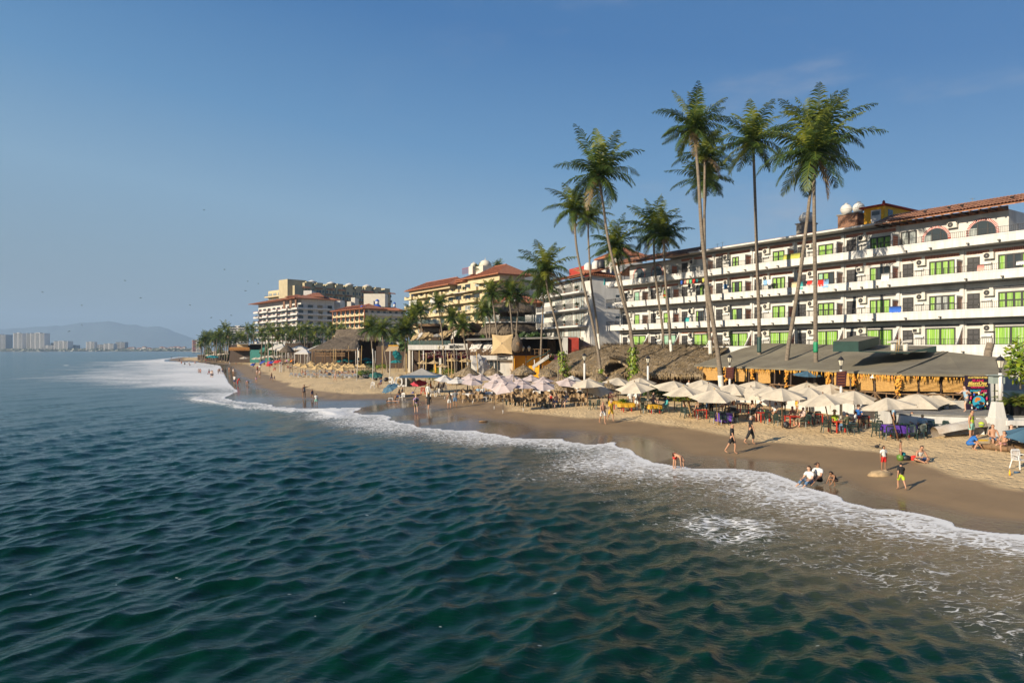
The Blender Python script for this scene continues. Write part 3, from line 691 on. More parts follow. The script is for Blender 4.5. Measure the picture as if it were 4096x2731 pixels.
for j,(px,c,lb) in enumerate(((2722,'blue','blue'),(2733,'pink','pink'),(2745,'cream','yellow'),(2757,'green','green'),(2770,'red','red'),(2782,'teal','turquoise'),(2808,'yel','mustard'))):
    s = S(px,0.1); c_ = MB(); z = LV[3]-1.0; c_.add([(s,0.1,z),(s+.4,0.1,z+.05),(s+.37,.06,z-.42),(s+.05,.12,z-.45)],[(0,1,2,3)])
    o = c_.build('hanging_cloth',C_[c]); o.location = HO; o.rotation_euler = (0,0,HR); tag(o,lb+' cloth on the washing line under the top balcony','cloth','row of cloths on a washing line')
for (px,lev,c,lb) in ((2893,2,'denim','blue denim shorts hung beside a dark door'),(3052,2,'lblue','blue shirt hung under an air conditioner'),(3068,2,'white','white shirt hung next to a blue shirt'),(2768,2,'dark','black vest hung under an air conditioner')):
    s = S(px,0.6); z = LV[lev]+1.1; c_ = MB(); c_.prism([(s,.6,z),(s+.2,.6,z+.08),(s+.4,.6,z+.08),(s+.6,.6,z),(s+.5,.6,z-.55),(s+.1,.6,z-.55)],(0,.05,0))
    o = c_.build('hanging_shirt',C_[c]); o.location = HO; o.rotation_euler = (0,0,HR); tag(o,lb+' on a hotel balcony','clothing')

# ---------------------------------------------------------------- the other buildings
def frame(o,u):                                     # matrix of a facade: x along u, y into the building, z up
    u = Vector(u).normalized(); b = Vector((-u.y,u.x,0))
    m = Matrix(((u.x,b.x,0,o[0]),(u.y,b.y,0,o[1]),(0,0,1,0),(0,0,0,1))); return m
def put(o,mx):
    o.data.transform(mx); return o
def facade(par,mx,L,zs,ztop,bays,depth=10,pm='cream',wm='cream',zbase=0,slab=0.25,par_h=0.7,bal=1.3,wins=(0.18,0.82),wk='glass',rail=None,divs=False,seed=1,notch=False,stagger=0,plants=0.0,name='wall',wh=2.0,frames=True,xa=0,xb=0):
    """one face of a block of flats: a wall, and on every floor a balcony and windows"""
    rr = random.Random(seed)
    w = MB(); w.box(xa,bal,zbase,L-xb,bal+depth,ztop); put(w.build(name,M[wm],par),mx)
    bw = L/bays
    for fi,z in enumerate(zs):
        b_ = MB()
        for k in range(bays):
            st = stagger*((k % 2) if stagger else 0); x0,x1 = k*bw,(k+1)*bw
            b_.box(x0,st,z-slab,x1,bal-0.004,z)
            if notch:
                for (f0,f1,hh) in ((0,.16,par_h),(.16,.3,par_h*.75),(.3,.7,par_h*.35),(.7,.84,par_h*.75),(.84,1,par_h)):
                    b_.box(x0+f0*bw,st,z,x0+f1*bw,st+0.14,z+hh)
            else: b_.box(x0,st,z,x1,st+0.14,z+par_h)
            if stagger and k: b_.box(x0-0.07,0,z-slab,x0+0.07,stagger+.1,z+par_h*0.9)
        b_.box(-0.0,0.15,z,0.13,bal,z+par_h); b_.box(L-0.13,0.15,z,L,bal,z+par_h)
        o = put(b_.build('balcony',M[pm],par),mx)
        if rail:
            r_ = MB(); r_.box(0,0.03,z+par_h,L,0.07,z+par_h+0.05)
            x = 0.1
            while x < L: r_.box(x,0.04,z+par_h-(0.6 if par_h < 0.3 else 0)*0,x+0.03,0.06,z+par_h+(rail if isinstance(rail,float) else 0.4)); x += 0.3
            r_.box(0,0.03,z+par_h+(rail if isinstance(rail,float) else 0.4),L,0.07,z+par_h+(rail if isinstance(rail,float) else 0.4)+0.04)
            put(r_.build('railing',M['black' if par_h < .5 else 'red'],o),mx)
        if divs:
            for k in range(1,bays):
                d = MB(); d.box(k*bw-0.06,0.15,z,k*bw+0.06,bal,z+1.4); put(d.build('partition',M[pm],par),mx)
        for k in range(bays):
            x0 = k*bw+wins[0]*bw; x1 = k*bw+wins[1]*bw; kd = wk if wk != 'mix' else rr.choice(['glass','glassl','glass'])
            x0 += rr.uniform(-.05,.05)*bw
            f = MB(); f.box(x0,bal-0.07,z+0.02,x1,bal+0.02,z+wh); f_ = put(f.build('window',M['darkwood' if frames else 'dframe'],par),mx)
            p = MB(); n = max(2,int((x1-x0)/0.9))
            for j in range(n): p.box(x0+(x1-x0)*j/n+0.06,bal-0.09,z+0.1,x0+(x1-x0)*(j+1)/n-0.06,bal-0.072,z+wh-0.08)
            put(p.build('pane',M[kd],f_),mx)
            if rr.random() < plants:
                g = MB(); c = Vector((rr.uniform(x0,x1),0.25,z+par_h)); leafball(g,c,rr.uniform(.5,1.0),50,rr)
                put(g.build('balcony_plant',M['leaf'],par),mx)
def leafball(g,c,r_,n,rr,size=0.28,flat=0.8,mi=None):
    for _ in range(n):
        d = Vector((rr.gauss(0,1),rr.gauss(0,1),rr.gauss(0,1))).normalized()*r_*rr.uniform(0.35,1); d.z *= flat
        p = Vector(c)+d; a = Vector((rr.uniform(-1,1),rr.uniform(-1,1),rr.uniform(-1,1))).normalized(); b_ = a.cross(Vector((rr.uniform(-1,1),rr.uniform(-1,1),1))).normalized()
        s = size*rr.uniform(.6,1.3)
        g.add([p-a*s,p+b_*s*.45,p+a*s,p-b_*s*.45],[(0,1,2,3)],mi)
def leafmat(name,c1,c2,sc=1.5,trans=0.25):
    m,t,b = nodes(name); co = N(t,'ShaderNodeTexCoord'); n = N(t,'ShaderNodeTexNoise',Scale=sc,Detail=3.0); t.links.new(co.outputs['Object'],n.inputs['Vector'])
    col = mixc(t,mrange(t,n.outputs['Fac'],0.38,0.62),c1,c2); t.links.new(col,b.inputs['Base Color']); b.inputs['Roughness'].default_value = 0.45
    tr = t.nodes.new('ShaderNodeBsdfTranslucent'); t.links.new(col,tr.inputs['Color']); ms = t.nodes.new('ShaderNodeMixShader'); ms.inputs[0].default_value = trans
    t.links.new(b.outputs[0],ms.inputs[1]); t.links.new(tr.outputs[0],ms.inputs[2]); t.links.new(ms.outputs[0],t.nodes['Material Output'].inputs['Surface']); return m
M['leaf'] = leafmat('green_leaves',(0.045,0.095,0.018),(0.02,0.05,0.012))
M['leafb'] = leafmat('bright_leaves',(0.26,0.32,0.02),(0.09,0.17,0.015),3)
M['leafr'] = leafmat('red_leaves',(0.16,0.02,0.03),(0.08,0.012,0.02),3)
M['bloom'] = leafmat('magenta_blossom',(0.17,0.01,0.04),(0.05,0.008,0.02),2)
M['thatch'] = mat('dry_palm_thatch',(0.36,0.285,0.19),0.95,0.7,5.0,0.8,25,col2=(0.19,0.145,0.095),detail=8,stretch=(1,1,0.5))
M['thatchd'] = mat('old_dark_thatch',(0.15,0.118,0.085),0.95,0.7,4.0,0.8,18,col2=(0.08,0.062,0.045),detail=8,stretch=(1,1,0.5))
M['straw'] = mat('straw',(0.36,0.26,0.13),0.95,0.5,9,0.0,col2=(0.19,0.135,0.075))
M['canvas'] = mat('sand_canvas',(0.48,0.35,0.19),0.9,0.1,3)
M['clear'] = mat('glass_balustrade',(0.10,0.16,0.15),0.08,spec=0.8)
M['clear'].node_tree.nodes['Principled BSDF'].inputs['Alpha'].default_value = 0.45

def hip_roof(par,mx,x0,y0,x1,y1,z,rise,inset,matn='tile',name='roof',eave=0.18):
    r_ = MB(); cx0,cx1 = x0+inset,x1-inset; cy = (y0+y1)/2
    if cx1 < cx0: cx0 = cx1 = (x0+x1)/2
    r_.add([(x0,y0,z),(x1,y0,z),(x1,y1,z),(x0,y1,z),(cx0,cy,z+rise),(cx1,cy,z+rise)],[(0,1,5,4),(1,2,5),(2,3,4,5),(3,0,4)])
    r_.add([(x0,y0,z-eave),(x1,y0,z-eave),(x1,y1,z-eave),(x0,y1,z-eave),(x0,y0,z),(x1,y0,z),(x1,y1,z),(x0,y1,z)],[(0,3,2,1),(0,1,5,4),(1,2,6,5),(2,3,7,6),(3,0,4,7)])
    # ridge and rows of barrel tiles on the seaward slope
    n = int((x1-x0)/0.6)
    for i in range(1,n):
        x = x0+(x1-x0)*i/n; t = min(1,(x-x0)/max(inset,.01),(x1-x)/max(inset,.01))
        a = Vector((x,y0,z+0.03)); e = Vector((x,y0+(cy-y0)*t,z+rise*t+0.03))
        if (e-a).length > 0.5: r_.bar(a,e,0.16,0.10)
    r_.bar((cx0,cy,z+rise),(cx1,cy,z+rise),0.3,0.2) if cx1 > cx0+.1 else None
    return put(r_.build(name,M[matn],par),mx)

# 1. white four-storey block left of the hotel
A1 = empty('apartment_building',(0,0,0),0,'white four storey block with a shaded blank side wall left of the long hotel','apartment building')
P1 = (4.6,131.0); mx = frame(P1,(11.3-4.6,114.5-131.0,0)); L1 = math.hypot(6.7,16.5)
w = MB(); w.box(0.1,1.6,1,L1+1.2,8.5,18.7); w.box(2,8.4,1,L1-1,13,18.2); put(w.build('wall',M['white'],A1),mx)
for z in (16.2,13.35,10.45):
    b_ = MB(); b_.box(0,0,z-0.28,L1,1.62,z); b_.box(0,0,z,0.12,0.14,z+0.95); b_.box(0,0.14,z,0.1,1.6,z+0.9); b_.box(L1-0.1,0,z,L1,0.14,z+.1)
    o = put(b_.build('balcony',M['white2'],A1),mx)
    for (xa,xb) in ((5.2,7.9),(9.3,11.0+.9),(13.0,16.6)):
        f = MB(); f.box(xa,1.53,z,xb,1.62,z+2.35); f_ = put(f.build('window',M['wood'],A1),mx)
        p = MB(); n = 3 if xb-xa < 3 else 4
        for j in range(n): p.box(xa+(xb-xa)*j/n+.07,1.51,z+.1,xa+(xb-xa)*(j+1)/n-.07,1.528,z+2.25)
        put(p.build('pane',M['glassl'],f_),mx)
    for xd in (8.2,12.3):
        d = MB(); d.prism([(xd,.1,z),(xd,.1,z+.9),(xd,1.0,z+1.7),(xd,1.6,z+2.1),(xd,1.6,z)],(.12,0,0)); put(d.build('partition',M['white2'],A1),mx)
    r_ = MB(); x = 0.3
    while x < L1: r_.box(x,.05,z,x+.03,.08,z+.8); x += .22
    r_.box(.1,.04,z+.8,L1,.09,z+.84); r_.box(.1,.04,z+.4,L1,.09,z+.43); put(r_.build('railing',M['black'],o),mx)
    for xx in (8.0,12.1,L1+.4):
        l = MB(); l.box(xx-.1,1.45,z+1.75,xx+.1,1.6,z+2.1); put(l.build('wall_lamp',M['black'],A1),mx)
    for xx in (7.2,11.4,16.0):
        pt = MB(); pt.lathe([(.18,0),(.25,.35)],8,(xx,.45,z)); leafball(pt,(xx,.45,z+.75),.4,40,random.Random(int(xx*z)),.18,mi=1); put(pt.build('potted_plant',[M['tile'],M['leaf']],A1),mx)
for (xa,xb) in ((5.0,9.0),(10.5,15.2)):
    f = MB(); f.box(xa,1.53,8.1,xb,1.62,9.9); f_ = put(f.build('window',M['wood'],A1),mx); p = MB()
    for j in range(4): p.box(xa+(xb-xa)*j/4+.07,1.51,8.2,xa+(xb-xa)*(j+1)/4-.07,1.528,9.8)
    put(p.build('pane',M['glassl'],f_),mx)
put(MB().box(L1+1.195,1.7,7,L1+1.21,3.2,7.01).build('trim',M['grey'],A1),mx)
ac_ = acunit(0,0); ac_.parent = A1; ac_.matrix_local = mx @ Matrix.Translation((15.5,0,7.9))
tr_ = MB(); tiled(tr_,(0-.6,-0.1,18.75),(L1+1.6,-0.1,18.75),(0,5.0,1.35),pitch=.4,r=.12,courses=5); tiled(tr_,(L1+1.75,9.4,18.3),(L1+1.75,0,18.9),(-4,0,1.2),pitch=.4,r=.12,courses=4); put(tr_.build('roof',M['tile'],A1),mx)
w = MB(); w.box(5,4.6,19.5,12.2,4.8,21.4); w.box(12.2,4.4,19.5,12.4,9,21.4); w.box(3,8.9,19.5,12.2,9,21); put(w.build('roof_screen',M['red'],A1),mx)
w = MB(); w.box(L1-4.4,6.4,18,L1+2.2,11,22.3); put(w.build('roof_room',M['white'],A1),mx); hip_roof(A1,mx,L1-5.2,5.6,L1+2.9,11.6,22.35,1.4,2.2)
for j,(xx,m_) in enumerate(((L1-3.6,'white'),(L1-.8,'white'),(L1+1.0,'greytank'))):
    t_ = MB(); t_.lathe([(.65,0),(.7,.2),(.68,1.1),(.35,1.4),(.2,1.5)],12,(xx,3.6,20.0)); put(t_.build('water_tank',M[m_],A1),mx)
for xx,yy,zz in ((L1+1.215,6.3,15.2),(L1+1.215,6.3,11.6)): put(MB().box(xx-.03,yy,zz,xx,yy+1.3,zz+.4).build('window',M['glass'],A1),mx)
# rear wing beyond the blank side wall
A1b = empty('rear_wing',(0,0,0),0,'narrow grey white wing with curtained windows in shade between the white block and the hotel','building')
mxb = frame((20.2,119.5),(1,-0.15,0)); w = MB(); w.box(0,0,1,12,8,18.0); put(w.build('wall',M['white'],A1b),mxb)
for z in (7.8,10.6,13.6):
    f = MB(); f.box(.3,-.05,z,2.6,.02,z+1.9); f_ = put(f.build('window',M['dframe'],A1b),mxb); put(MB().box(.38,-.07,z+.08,2.52,-.052,z+1.82).build('pane',M['glassl'],f_),mxb)
    put(MB().box(0,-.12,z+2.2,12,0,z+2.35).build('ledge',M['white2'],A1b),mxb)

# 2. cream block of flats with stepped tile roofs
A2 = empty('apartment_building',(0,0,0),0,'wide cream block of flats with stepped red tile roofs and small domes on top','apartment building')
mx = frame((-34.7,220.0),(27.9,-42,0)); L2 = 50.4
facade(A2,mx,L2,[22.55,19.55,16.6,13.7,10.8,7.9],25.0,10,12,'cream','cream',1,0.3,0.75,1.9,(0.2,0.75),'mix',seed=3,notch=True,stagger=0.7,wh=2.05,plants=.12)
def PXL(mx,o,u,px,y=0):                           # where a photo column meets this facade line
    o = Vector((o[0],o[1],0)); u = Vector(u).normalized(); b = Vector((-u.y,u.x,0)); P = o+b*y; k = (px-CX)/F
    return (k*P.y-P.x)/(u.x-k*u.y)
U2 = (27.9,-42,0); O2 = (-34.7,220.0)
for (pa,pb,z,y,rise) in ((1616,1792,25.0,-1.2,2.6),(1756,1850,25.7,1.5,1.9),(1820,1908,26.3,2.0,2.2),(1874,1992,25.7,-.8,3.0)):
    xa,xb = PXL(None,O2,U2,pa,y),PXL(None,O2,U2,pb,y); hip_roof(A2,mx,xa,y,xb,y+11,z,rise,4.5,'tile')
    w = MB(); w.box(xa+1.2,y+1.2,24,xb-1.2,y+9,z-.18); put(w.build('wall',M['cream'],A2),mx)
for px,y,zb,r_ in ((1896,5,27.6,1.1),(1941,6,27.4,1.9)):
    x = PXL(None,O2,U2,px,y); d = MB(); d.box(x-r_,y-r_,zb,x+r_,y+r_,zb+2.3*(1 if r_ < 1.5 else .9)); zt = zb+2.3*(1 if r_ < 1.5 else .9)
    d.lathe([(r_*.95,0),(r_*.85,r_*.5),(r_*.5,r_*.85),(.1,r_*.98),(.06,r_*1.3)],14,(x,y,zt)); put(d.build('dome',M['offwhite'],A2),mx)
w = MB(); xa,xb = PXL(None,O2,U2,2000,14),PXL(None,O2,U2,2072,14); w.box(xa,14,1,xb,22,28.6); put(w.build('blank_wall',M['offwhite'],A2),mx)
r_ = MB(); xa,xb = PXL(None,O2,U2,1849,4),PXL(None,O2,U2,1886,4)
for k in range(14): r_.box(xa+(xb-xa)*k/13,4,28,xa+(xb-xa)*k/13+.06,4.06,29.6)
r_.box(xa,3.98,29.6,xb,4.08,29.7); put(r_.build('roof_railing',M['red'],A2),mx)
for k,(pa,pb,z) in enumerate(((1637,1668,21.9),(1722,1740,21.9),(1774,1812,22.35),(1830,1876,22.3),(1722,1742,19.0),(1776,1808,19.1))):
    xa,xb = PXL(None,O2,U2,pa,0),PXL(None,O2,U2,pb,0); a = MB()
    if k in (0,1): a.box(xa,-.1,z-1.9,xb,-.05,z)
    else: a.hexa([(xa,-1.3,z-.35),(xb,-1.3,z-.35),(xb,0,z-.02),(xa,0,z-.02)],[(xa,-1.3,z-.28),(xb,-1.3,z-.28),(xb,0,z+.04),(xa,0,z+.04)])
    put(a.build('awning',M['white2'],A2),mx)
# 3. beige block with arches and blue domes
A3 = empty('apartment_building',(0,0,0),0,'beige flats with scalloped balconies, terracotta pillars and small blue domes on the roof','apartment building')
C3 = (-65.0,300.0); E3 = (-85.4,325.0); R3 = (-48.6,313.4)
mxl = frame(E3,(C3[0]-E3[0],C3[1]-E3[1],0)); Ll = math.hypot(20.4,25); mxr = frame(C3,(R3[0]-C3[0],R3[1]-C3[1],0)); Lr = math.hypot(16.4,13.4)
facade(A3,mxl,Ll,[21.9,18.9,16.0,13.1,10.2],24.6,7,12,'cream','offwhite',1,.35,.9,2.2,(.2,.8),'glass',xb=1.0,seed=5,notch=True,wh=2.1,plants=.3)
facade(A3,mxr,Lr,[21.9,18.9,16.0,13.1,10.2],24.6,7,12,'offwhite','offwhite',1,.35,.9,1.0,(.3,.7),'glass',xa=2.2,seed=6,notch=False,wh=1.9,plants=.2)
w = MB()
for k in range(8): w.box(k*Ll/7-.25,-.05,9,k*Ll/7+.25,.4,24.6)
put(w.build('pillar',M['tile'],A3),mxl)
hip_roof(A3,mxl,-1,-1,Ll+1,11,24.7,2.2,5,'tile'); hip_roof(A3,mxr,3,-.5,Lr+.5,9,24.3,1.6,4,'tile')
M['dome'] = mat('blue_dome_paint',(0.02,0.09,0.42),.4)
for px,r_,z,Y in ((1509,2.0,25.3,309),(1578,1.3,25.2,318),(1462,.9,25.5,306),(1448,.8,25.5,306)):
    x = WX(px,Y); d = MB(); d.lathe([(r_,0),(r_*.92,r_*.4),(r_*.6,r_*.75),(.3,r_*.92)],14,(x,Y,z))
    if r_ > 1: d.lathe([(r_*.45,0),(r_*.45,1.4)],10,(x,Y,z+r_*.85),1); d.lathe([(r_*.5,0),(r_*.42,.5),(.15,.95)],10,(x,Y,z+r_*.85+1.4))
    d.build('dome',[M['dome'],M['white2']],A3)
for (pa,pb,pt,Y) in ((1388,1404,1206,325),(1455,1540,1175,345),(1404,1420,1190,328),(1478,1494,1203,312)):
    w = MB(); w.box(WX(pa,Y),Y,22,WX(pb,Y),Y+8,WZ(pt,Y)); w.build('roof_room',M['offwhite'],A3)
hip_roof(A3,Matrix.Identity(4),WX(1450,318),318,WX(1500,318),330,27.2,1.6,4,'tile')
# 4. white block with deep balconies full of plants
A4 = empty('apartment_building',(0,0,0),0,'white block with red tile hip roof and planted balconies behind the palm row','apartment building')
C4 = (-111.3,353.0); E4 = (-152.0,401.0); R4 = (-95.0,366.8)
mxl = frame(E4,(C4[0]-E4[0],C4[1]-E4[1],0)); Ll = math.hypot(40.7,48); mxr = frame(C4,(R4[0]-C4[0],R4[1]-C4[1],0)); Lr = math.hypot(16.3,13.8)
Z4 = [28.0,25.1,22.2,19.3,16.4,13.5,10.6,7.7,4.8]
facade(A4,mxl,Ll,Z4,33.2,9,14,'white2','white',1,.4,.55,3.0,(.15,.72),'glass',xb=1.2,rail=.25,seed=8,wh=2.2,plants=.55,stagger=1.0)
facade(A4,mxr,Lr,Z4,33.2,4,14,'white2','white',1,.4,.5,1.2,(.25,.75),'glass',xa=3.0,seed=9,wh=2.1,plants=.2)
hip_roof(A4,mxl,-3,-2,Ll+2,16,33.3,2.2,9,'tile'); hip_roof(A4,mxr,-1,-1,Lr+3,15,33.25,2.0,6,'tile')
hip_roof(A4,Matrix.Identity(4),WX(1215,365),362,WX(1302,365),374,WZ(1187,365),2.2,4,'tile'); hip_roof(A4,Matrix.Identity(4),WX(1143,370),368,WX(1216,370),380,WZ(1187,370),1.4,4,'tile')
w = MB(); w.box(WX(1214,372),372,33,WX(1247,372),380,WZ(1162,372)); w.box(WX(1225,366),364,33,WX(1296,366),372,WZ(1187,365)-.2); w.box(WX(1335,375),375,1,WX(1361,375),385,WZ(1199,375)); w.build('roof_room',M['white'],A4)
for a,e in ((0.72,0.76),(0.86,0.9),(0.97,1.0)): put(MB().box(Ll*a,-.3,28.5,Ll*e,.1,33.1).build('brick_pier',M['brick'],A4),mxl)
# 5. long beige tower block further back
A5 = empty('apartment_building',(0,0,0),0,'large beige block with stepped penthouses stretching to the right behind the white tiled block','apartment building')
C5 = (-128.0,402.0); E5 = (-156.0,430.0); R5 = (-79.9,450.0)
mxl = frame(E5,(C5[0]-E5[0],C5[1]-E5[1],0)); Ll = math.hypot(28,28); mxr = frame(C5,(R5[0]-C5[0],R5[1]-C5[1],0)); Lr = math.hypot(48.1,48)
facade(A5,mxl,Ll*.62,[39.6,36.2,32.8,29.4],43.5,4,10,'cream','cream',1,.4,.3,2.6,(.1,.8),'glassl',rail=.6,seed=10,wh=2.3)
w = MB(); w.box(Ll*.45,1.4,20,Ll*.8,12,45.5); put(w.build('stair_tower',M['cream'],A5),mxl)
w = MB(); w.box(0,0,1,Lr,16,44.5); w.box(-3,3,1,9,14,48.2); put(w.build('wall',M['beige'],A5),mxr)
rr = random.Random(4)
for k in range(9):
    x0 = 6+k*7; top = 46.5-(k % 3)*.3; w = MB(); w.box(x0,-.6,1,x0+4.5,2,top-(2.0 if k > 7 else 0)); w.box(x0+2,1,44,x0+6,12,top+1.0); put(w.build('bay',M['beige'],A5),mxr)
    for zz in (43.6,40.2,36.8):
        if rr.random() < .75:
            xo = rr.uniform(-2,4); w = MB(); w.hexa([(x0+xo,-1.6,zz-.4),(x0+xo+5,-1.6,zz-.4),(x0+xo+5,-.6,zz+.2),(x0+xo,-.6,zz+.2)],[(x0+xo,-1.6,zz-.25),(x0+xo+5,-1.6,zz-.25),(x0+xo+5,-.6,zz+.5),(x0+xo,-.6,zz+.5)]); put(w.build('tile_canopy',M['tile'],A5),mxr)
        for j in range(3):
            xx = x0+j*2.3+rr.uniform(0,1); ww = rr.choice([.9,1.3,1.6]); dd =-.66 if xx+ww < x0+4.5 else -.05
            f = MB(); f.box(xx,dd,zz-2.7,xx+ww,dd+.1,zz-1.0); put(f.build('window',M['glass'],A5),mxr)
for k,px in enumerate((1250,1352,1440,1520)):
    x = 14+13*k; d = MB(); d.lathe([(3,0),(2.2,.6),(.4,1.4)],12,(x,5,47.6)); d.lathe([(.3,-2),(.3,0)],6,(x-2,5,47.6)); put(d.build('roof_canopy',M['white2'],A5),mxr)
# 6. far towers across the bay and behind the palms
M['fartower'] = grid_mat('white_tower_with_windows',(0.55,0.55,0.53),(0.20,0.24,0.26),9.0,4.0,0.45)
M['fargrey'] = grid_mat('grey_tower_with_windows',(0.34,0.37,0.38),(0.16,0.20,0.23),7.0,4.0,0.45)
def far_tower(pa,pb,pt,Y,label,matn='fartower',red=False,depth=None,extra=()):
    x0,x1 = WX(pa,Y),WX(pb,Y); zt = WZ(pt,Y); d = depth or (x1-x0)*.6
    t_ = empty('far_tower',(0,0,0),0,label,'tower block'); nf = max(3,int(zt/4.2))
    b_ = MB(); b_.box(x0,Y,0,x1,Y+d,zt); b_.box(x0+(x1-x0)*.3,Y+d*.2,zt,x0+(x1-x0)*.6,Y+d*.7,zt*1.03); b_.build('wall',M['farw' if matn == 'fartower' else 'farg'],t_)
    nb = max(2,int((x1-x0)/22)); bw = (x1-x0)/nb
    for k in range(nb):                              # stacks of balcony slabs
        s_ = MB()
        for i in range(1,nf):
            z = zt*i/nf; s_.box(x0+k*bw+bw*.06,Y-2.2,z,x0+(k+1)*bw-bw*.06,Y-.05,z+zt/nf*.30)
        s_.build('balcony_stack',M['red' if red and k == 0 else 'farw'],t_)
        g = MB(); 
        for i in range(nf): g.box(x0+k*bw+bw*.12,Y-.04,zt*i/nf+zt/nf*.34,x0+(k+1)*bw-bw*.12,Y-.01,zt*(i+1)/nf-.1)
        g.build('window_band',M['glass'],t_)
    return t_
M['farw'] = mat('far_white_wall',(0.50,0.48,0.45),.9); M['farg'] = mat('far_grey_wall',(0.26,0.28,0.30),.9)
for a in [(-40,23,1338,'grey tower cut by the left edge of the far shore','g'),(53,89,1332,'tall white tower, left one of the pair on the far shore','fartower'),(89,122,1334,'dim grey tower between the two tall white ones','g'),
          (121,177,1332,'broad tall white tower right of the pair on the far shore','fartower'),(168,207,1381,'low pale block below the broad tall tower','fartower'),(202,222,1372,'narrow grey block behind the wide pale hotel','g'),(215,271,1364,'wide pale hotel block right of the tall towers','fartower'),
          (272,307,1380,'low dark grey block right of the wide pale hotel','g'),(344,377,1367,'stepped white block left of the grey slab','fartower'),(376,416,1378,'low grey slab between two white blocks','g'),(415,454,1374,'pale stepped block right of the grey slab','fartower'),(462,500,1368,'square grey tower standing alone by the far trees','g')]:
    far_tower(a[0],a[1],a[2],4050+(80 if a[4] == 'g' else 0),a[3],a[4] if a[4] != 'g' else 'fargrey')
far_tower(768,802,1359,2300,'red and white tower just left of the palm grove',red=True)
far_tower(918,981,1305,1300,'white tower block seen between palms left of the white flats')
rr = random.Random(12)
for k in range(16):
    pa = [505,530,548,585,640,660,676,700,716,600,570,690,728,512,645,482][k]+rr.uniform(-4,4); Y = 4100; wv = rr.uniform(10,22); b_ = MB(); zt = WZ(rr.uniform(1387,1396),Y)
    b_.box(WX(pa,Y),Y,0,WX(pa+wv,Y),Y+20,zt); b_.prism([(WX(pa-1,Y),Y-2,zt),(WX(pa+wv+1,Y),Y-2,zt),(WX(pa+wv/2,Y),Y-2,zt+4)],(0,24,0),1)
    tag(b_.build('far_house',[M['farw'],M['tile']]),'low house with a reddish roof among the trees of the far shore','house','low houses on the far shore')
# wooded strip of the far shore and the mountains beyond
M['farleaf'] = leafmat('far_trees',(0.03,0.055,0.03),(0.02,0.035,0.02),.02,0.1)
g = MB(); rr = random.Random(3)
for _ in range(5200):
    px = rr.uniform(-160,800); Y = 4060+rr.uniform(-30,200); zt = rr.uniform(2,16)*(0.7+0.5*vnoise(np.array([px]),np.array([0.]),30)[0]) ; c = Vector((WX(px,Y),Y,zt)); s = rr.uniform(3,8)
    g.add([c+Vector((-s,0,-s*.6)),c+Vector((s,rr.uniform(-3,3),-s*.6)),c+Vector((s*.5,0,s*.6)),c+Vector((-s*.6,0,s*.5))],[(0,1,2,3)])
tag(g.build('far_woodland',M['farleaf']),'dark band of trees along the far shore of the bay',None,None,'stuff')
M['hill'] = mat('wooded_hills',(0.075,0.10,0.085),.95,.3,.002)
def ridge(name,Y,pts,dep):
    mb = MB(); xs = np.linspace(pts[0][0],pts[-1][0],160); ys = np.interp(xs,[p[0] for p in pts],[p[1] for p in pts])
    ys = ys+(vnoise(xs,xs*0,25,4)-.5)*5+(vnoise(xs,xs*0,9,5)-.5)*2; vs = []; fs = []
    for x,y in zip(xs,ys):
        X = WX(x,Y); Z = max(5,WZ(y,Y)); vs += [(X,Y-dep,0),(X,Y-dep*.4,Z*.55),(X,Y,Z),(X,Y+dep,0)]
    for i in range(len(xs)-1):
        for k in range(3): fs.append((4*i+k,4*i+4+k,4*i+5+k,4*i+1+k))
    mb.add(vs,fs,None,True); tag(mb.build(name,M['hill']),kind='structure')
ridge('hills',15500,[(-400,1330),(0,1318),(150,1305),(230,1303),(320,1292),(380,1291),(430,1284),(470,1290),(500,1300),(540,1298),(580,1306),(640,1306),(700,1326),(760,1350),(900,1370),(1100,1385)],900)

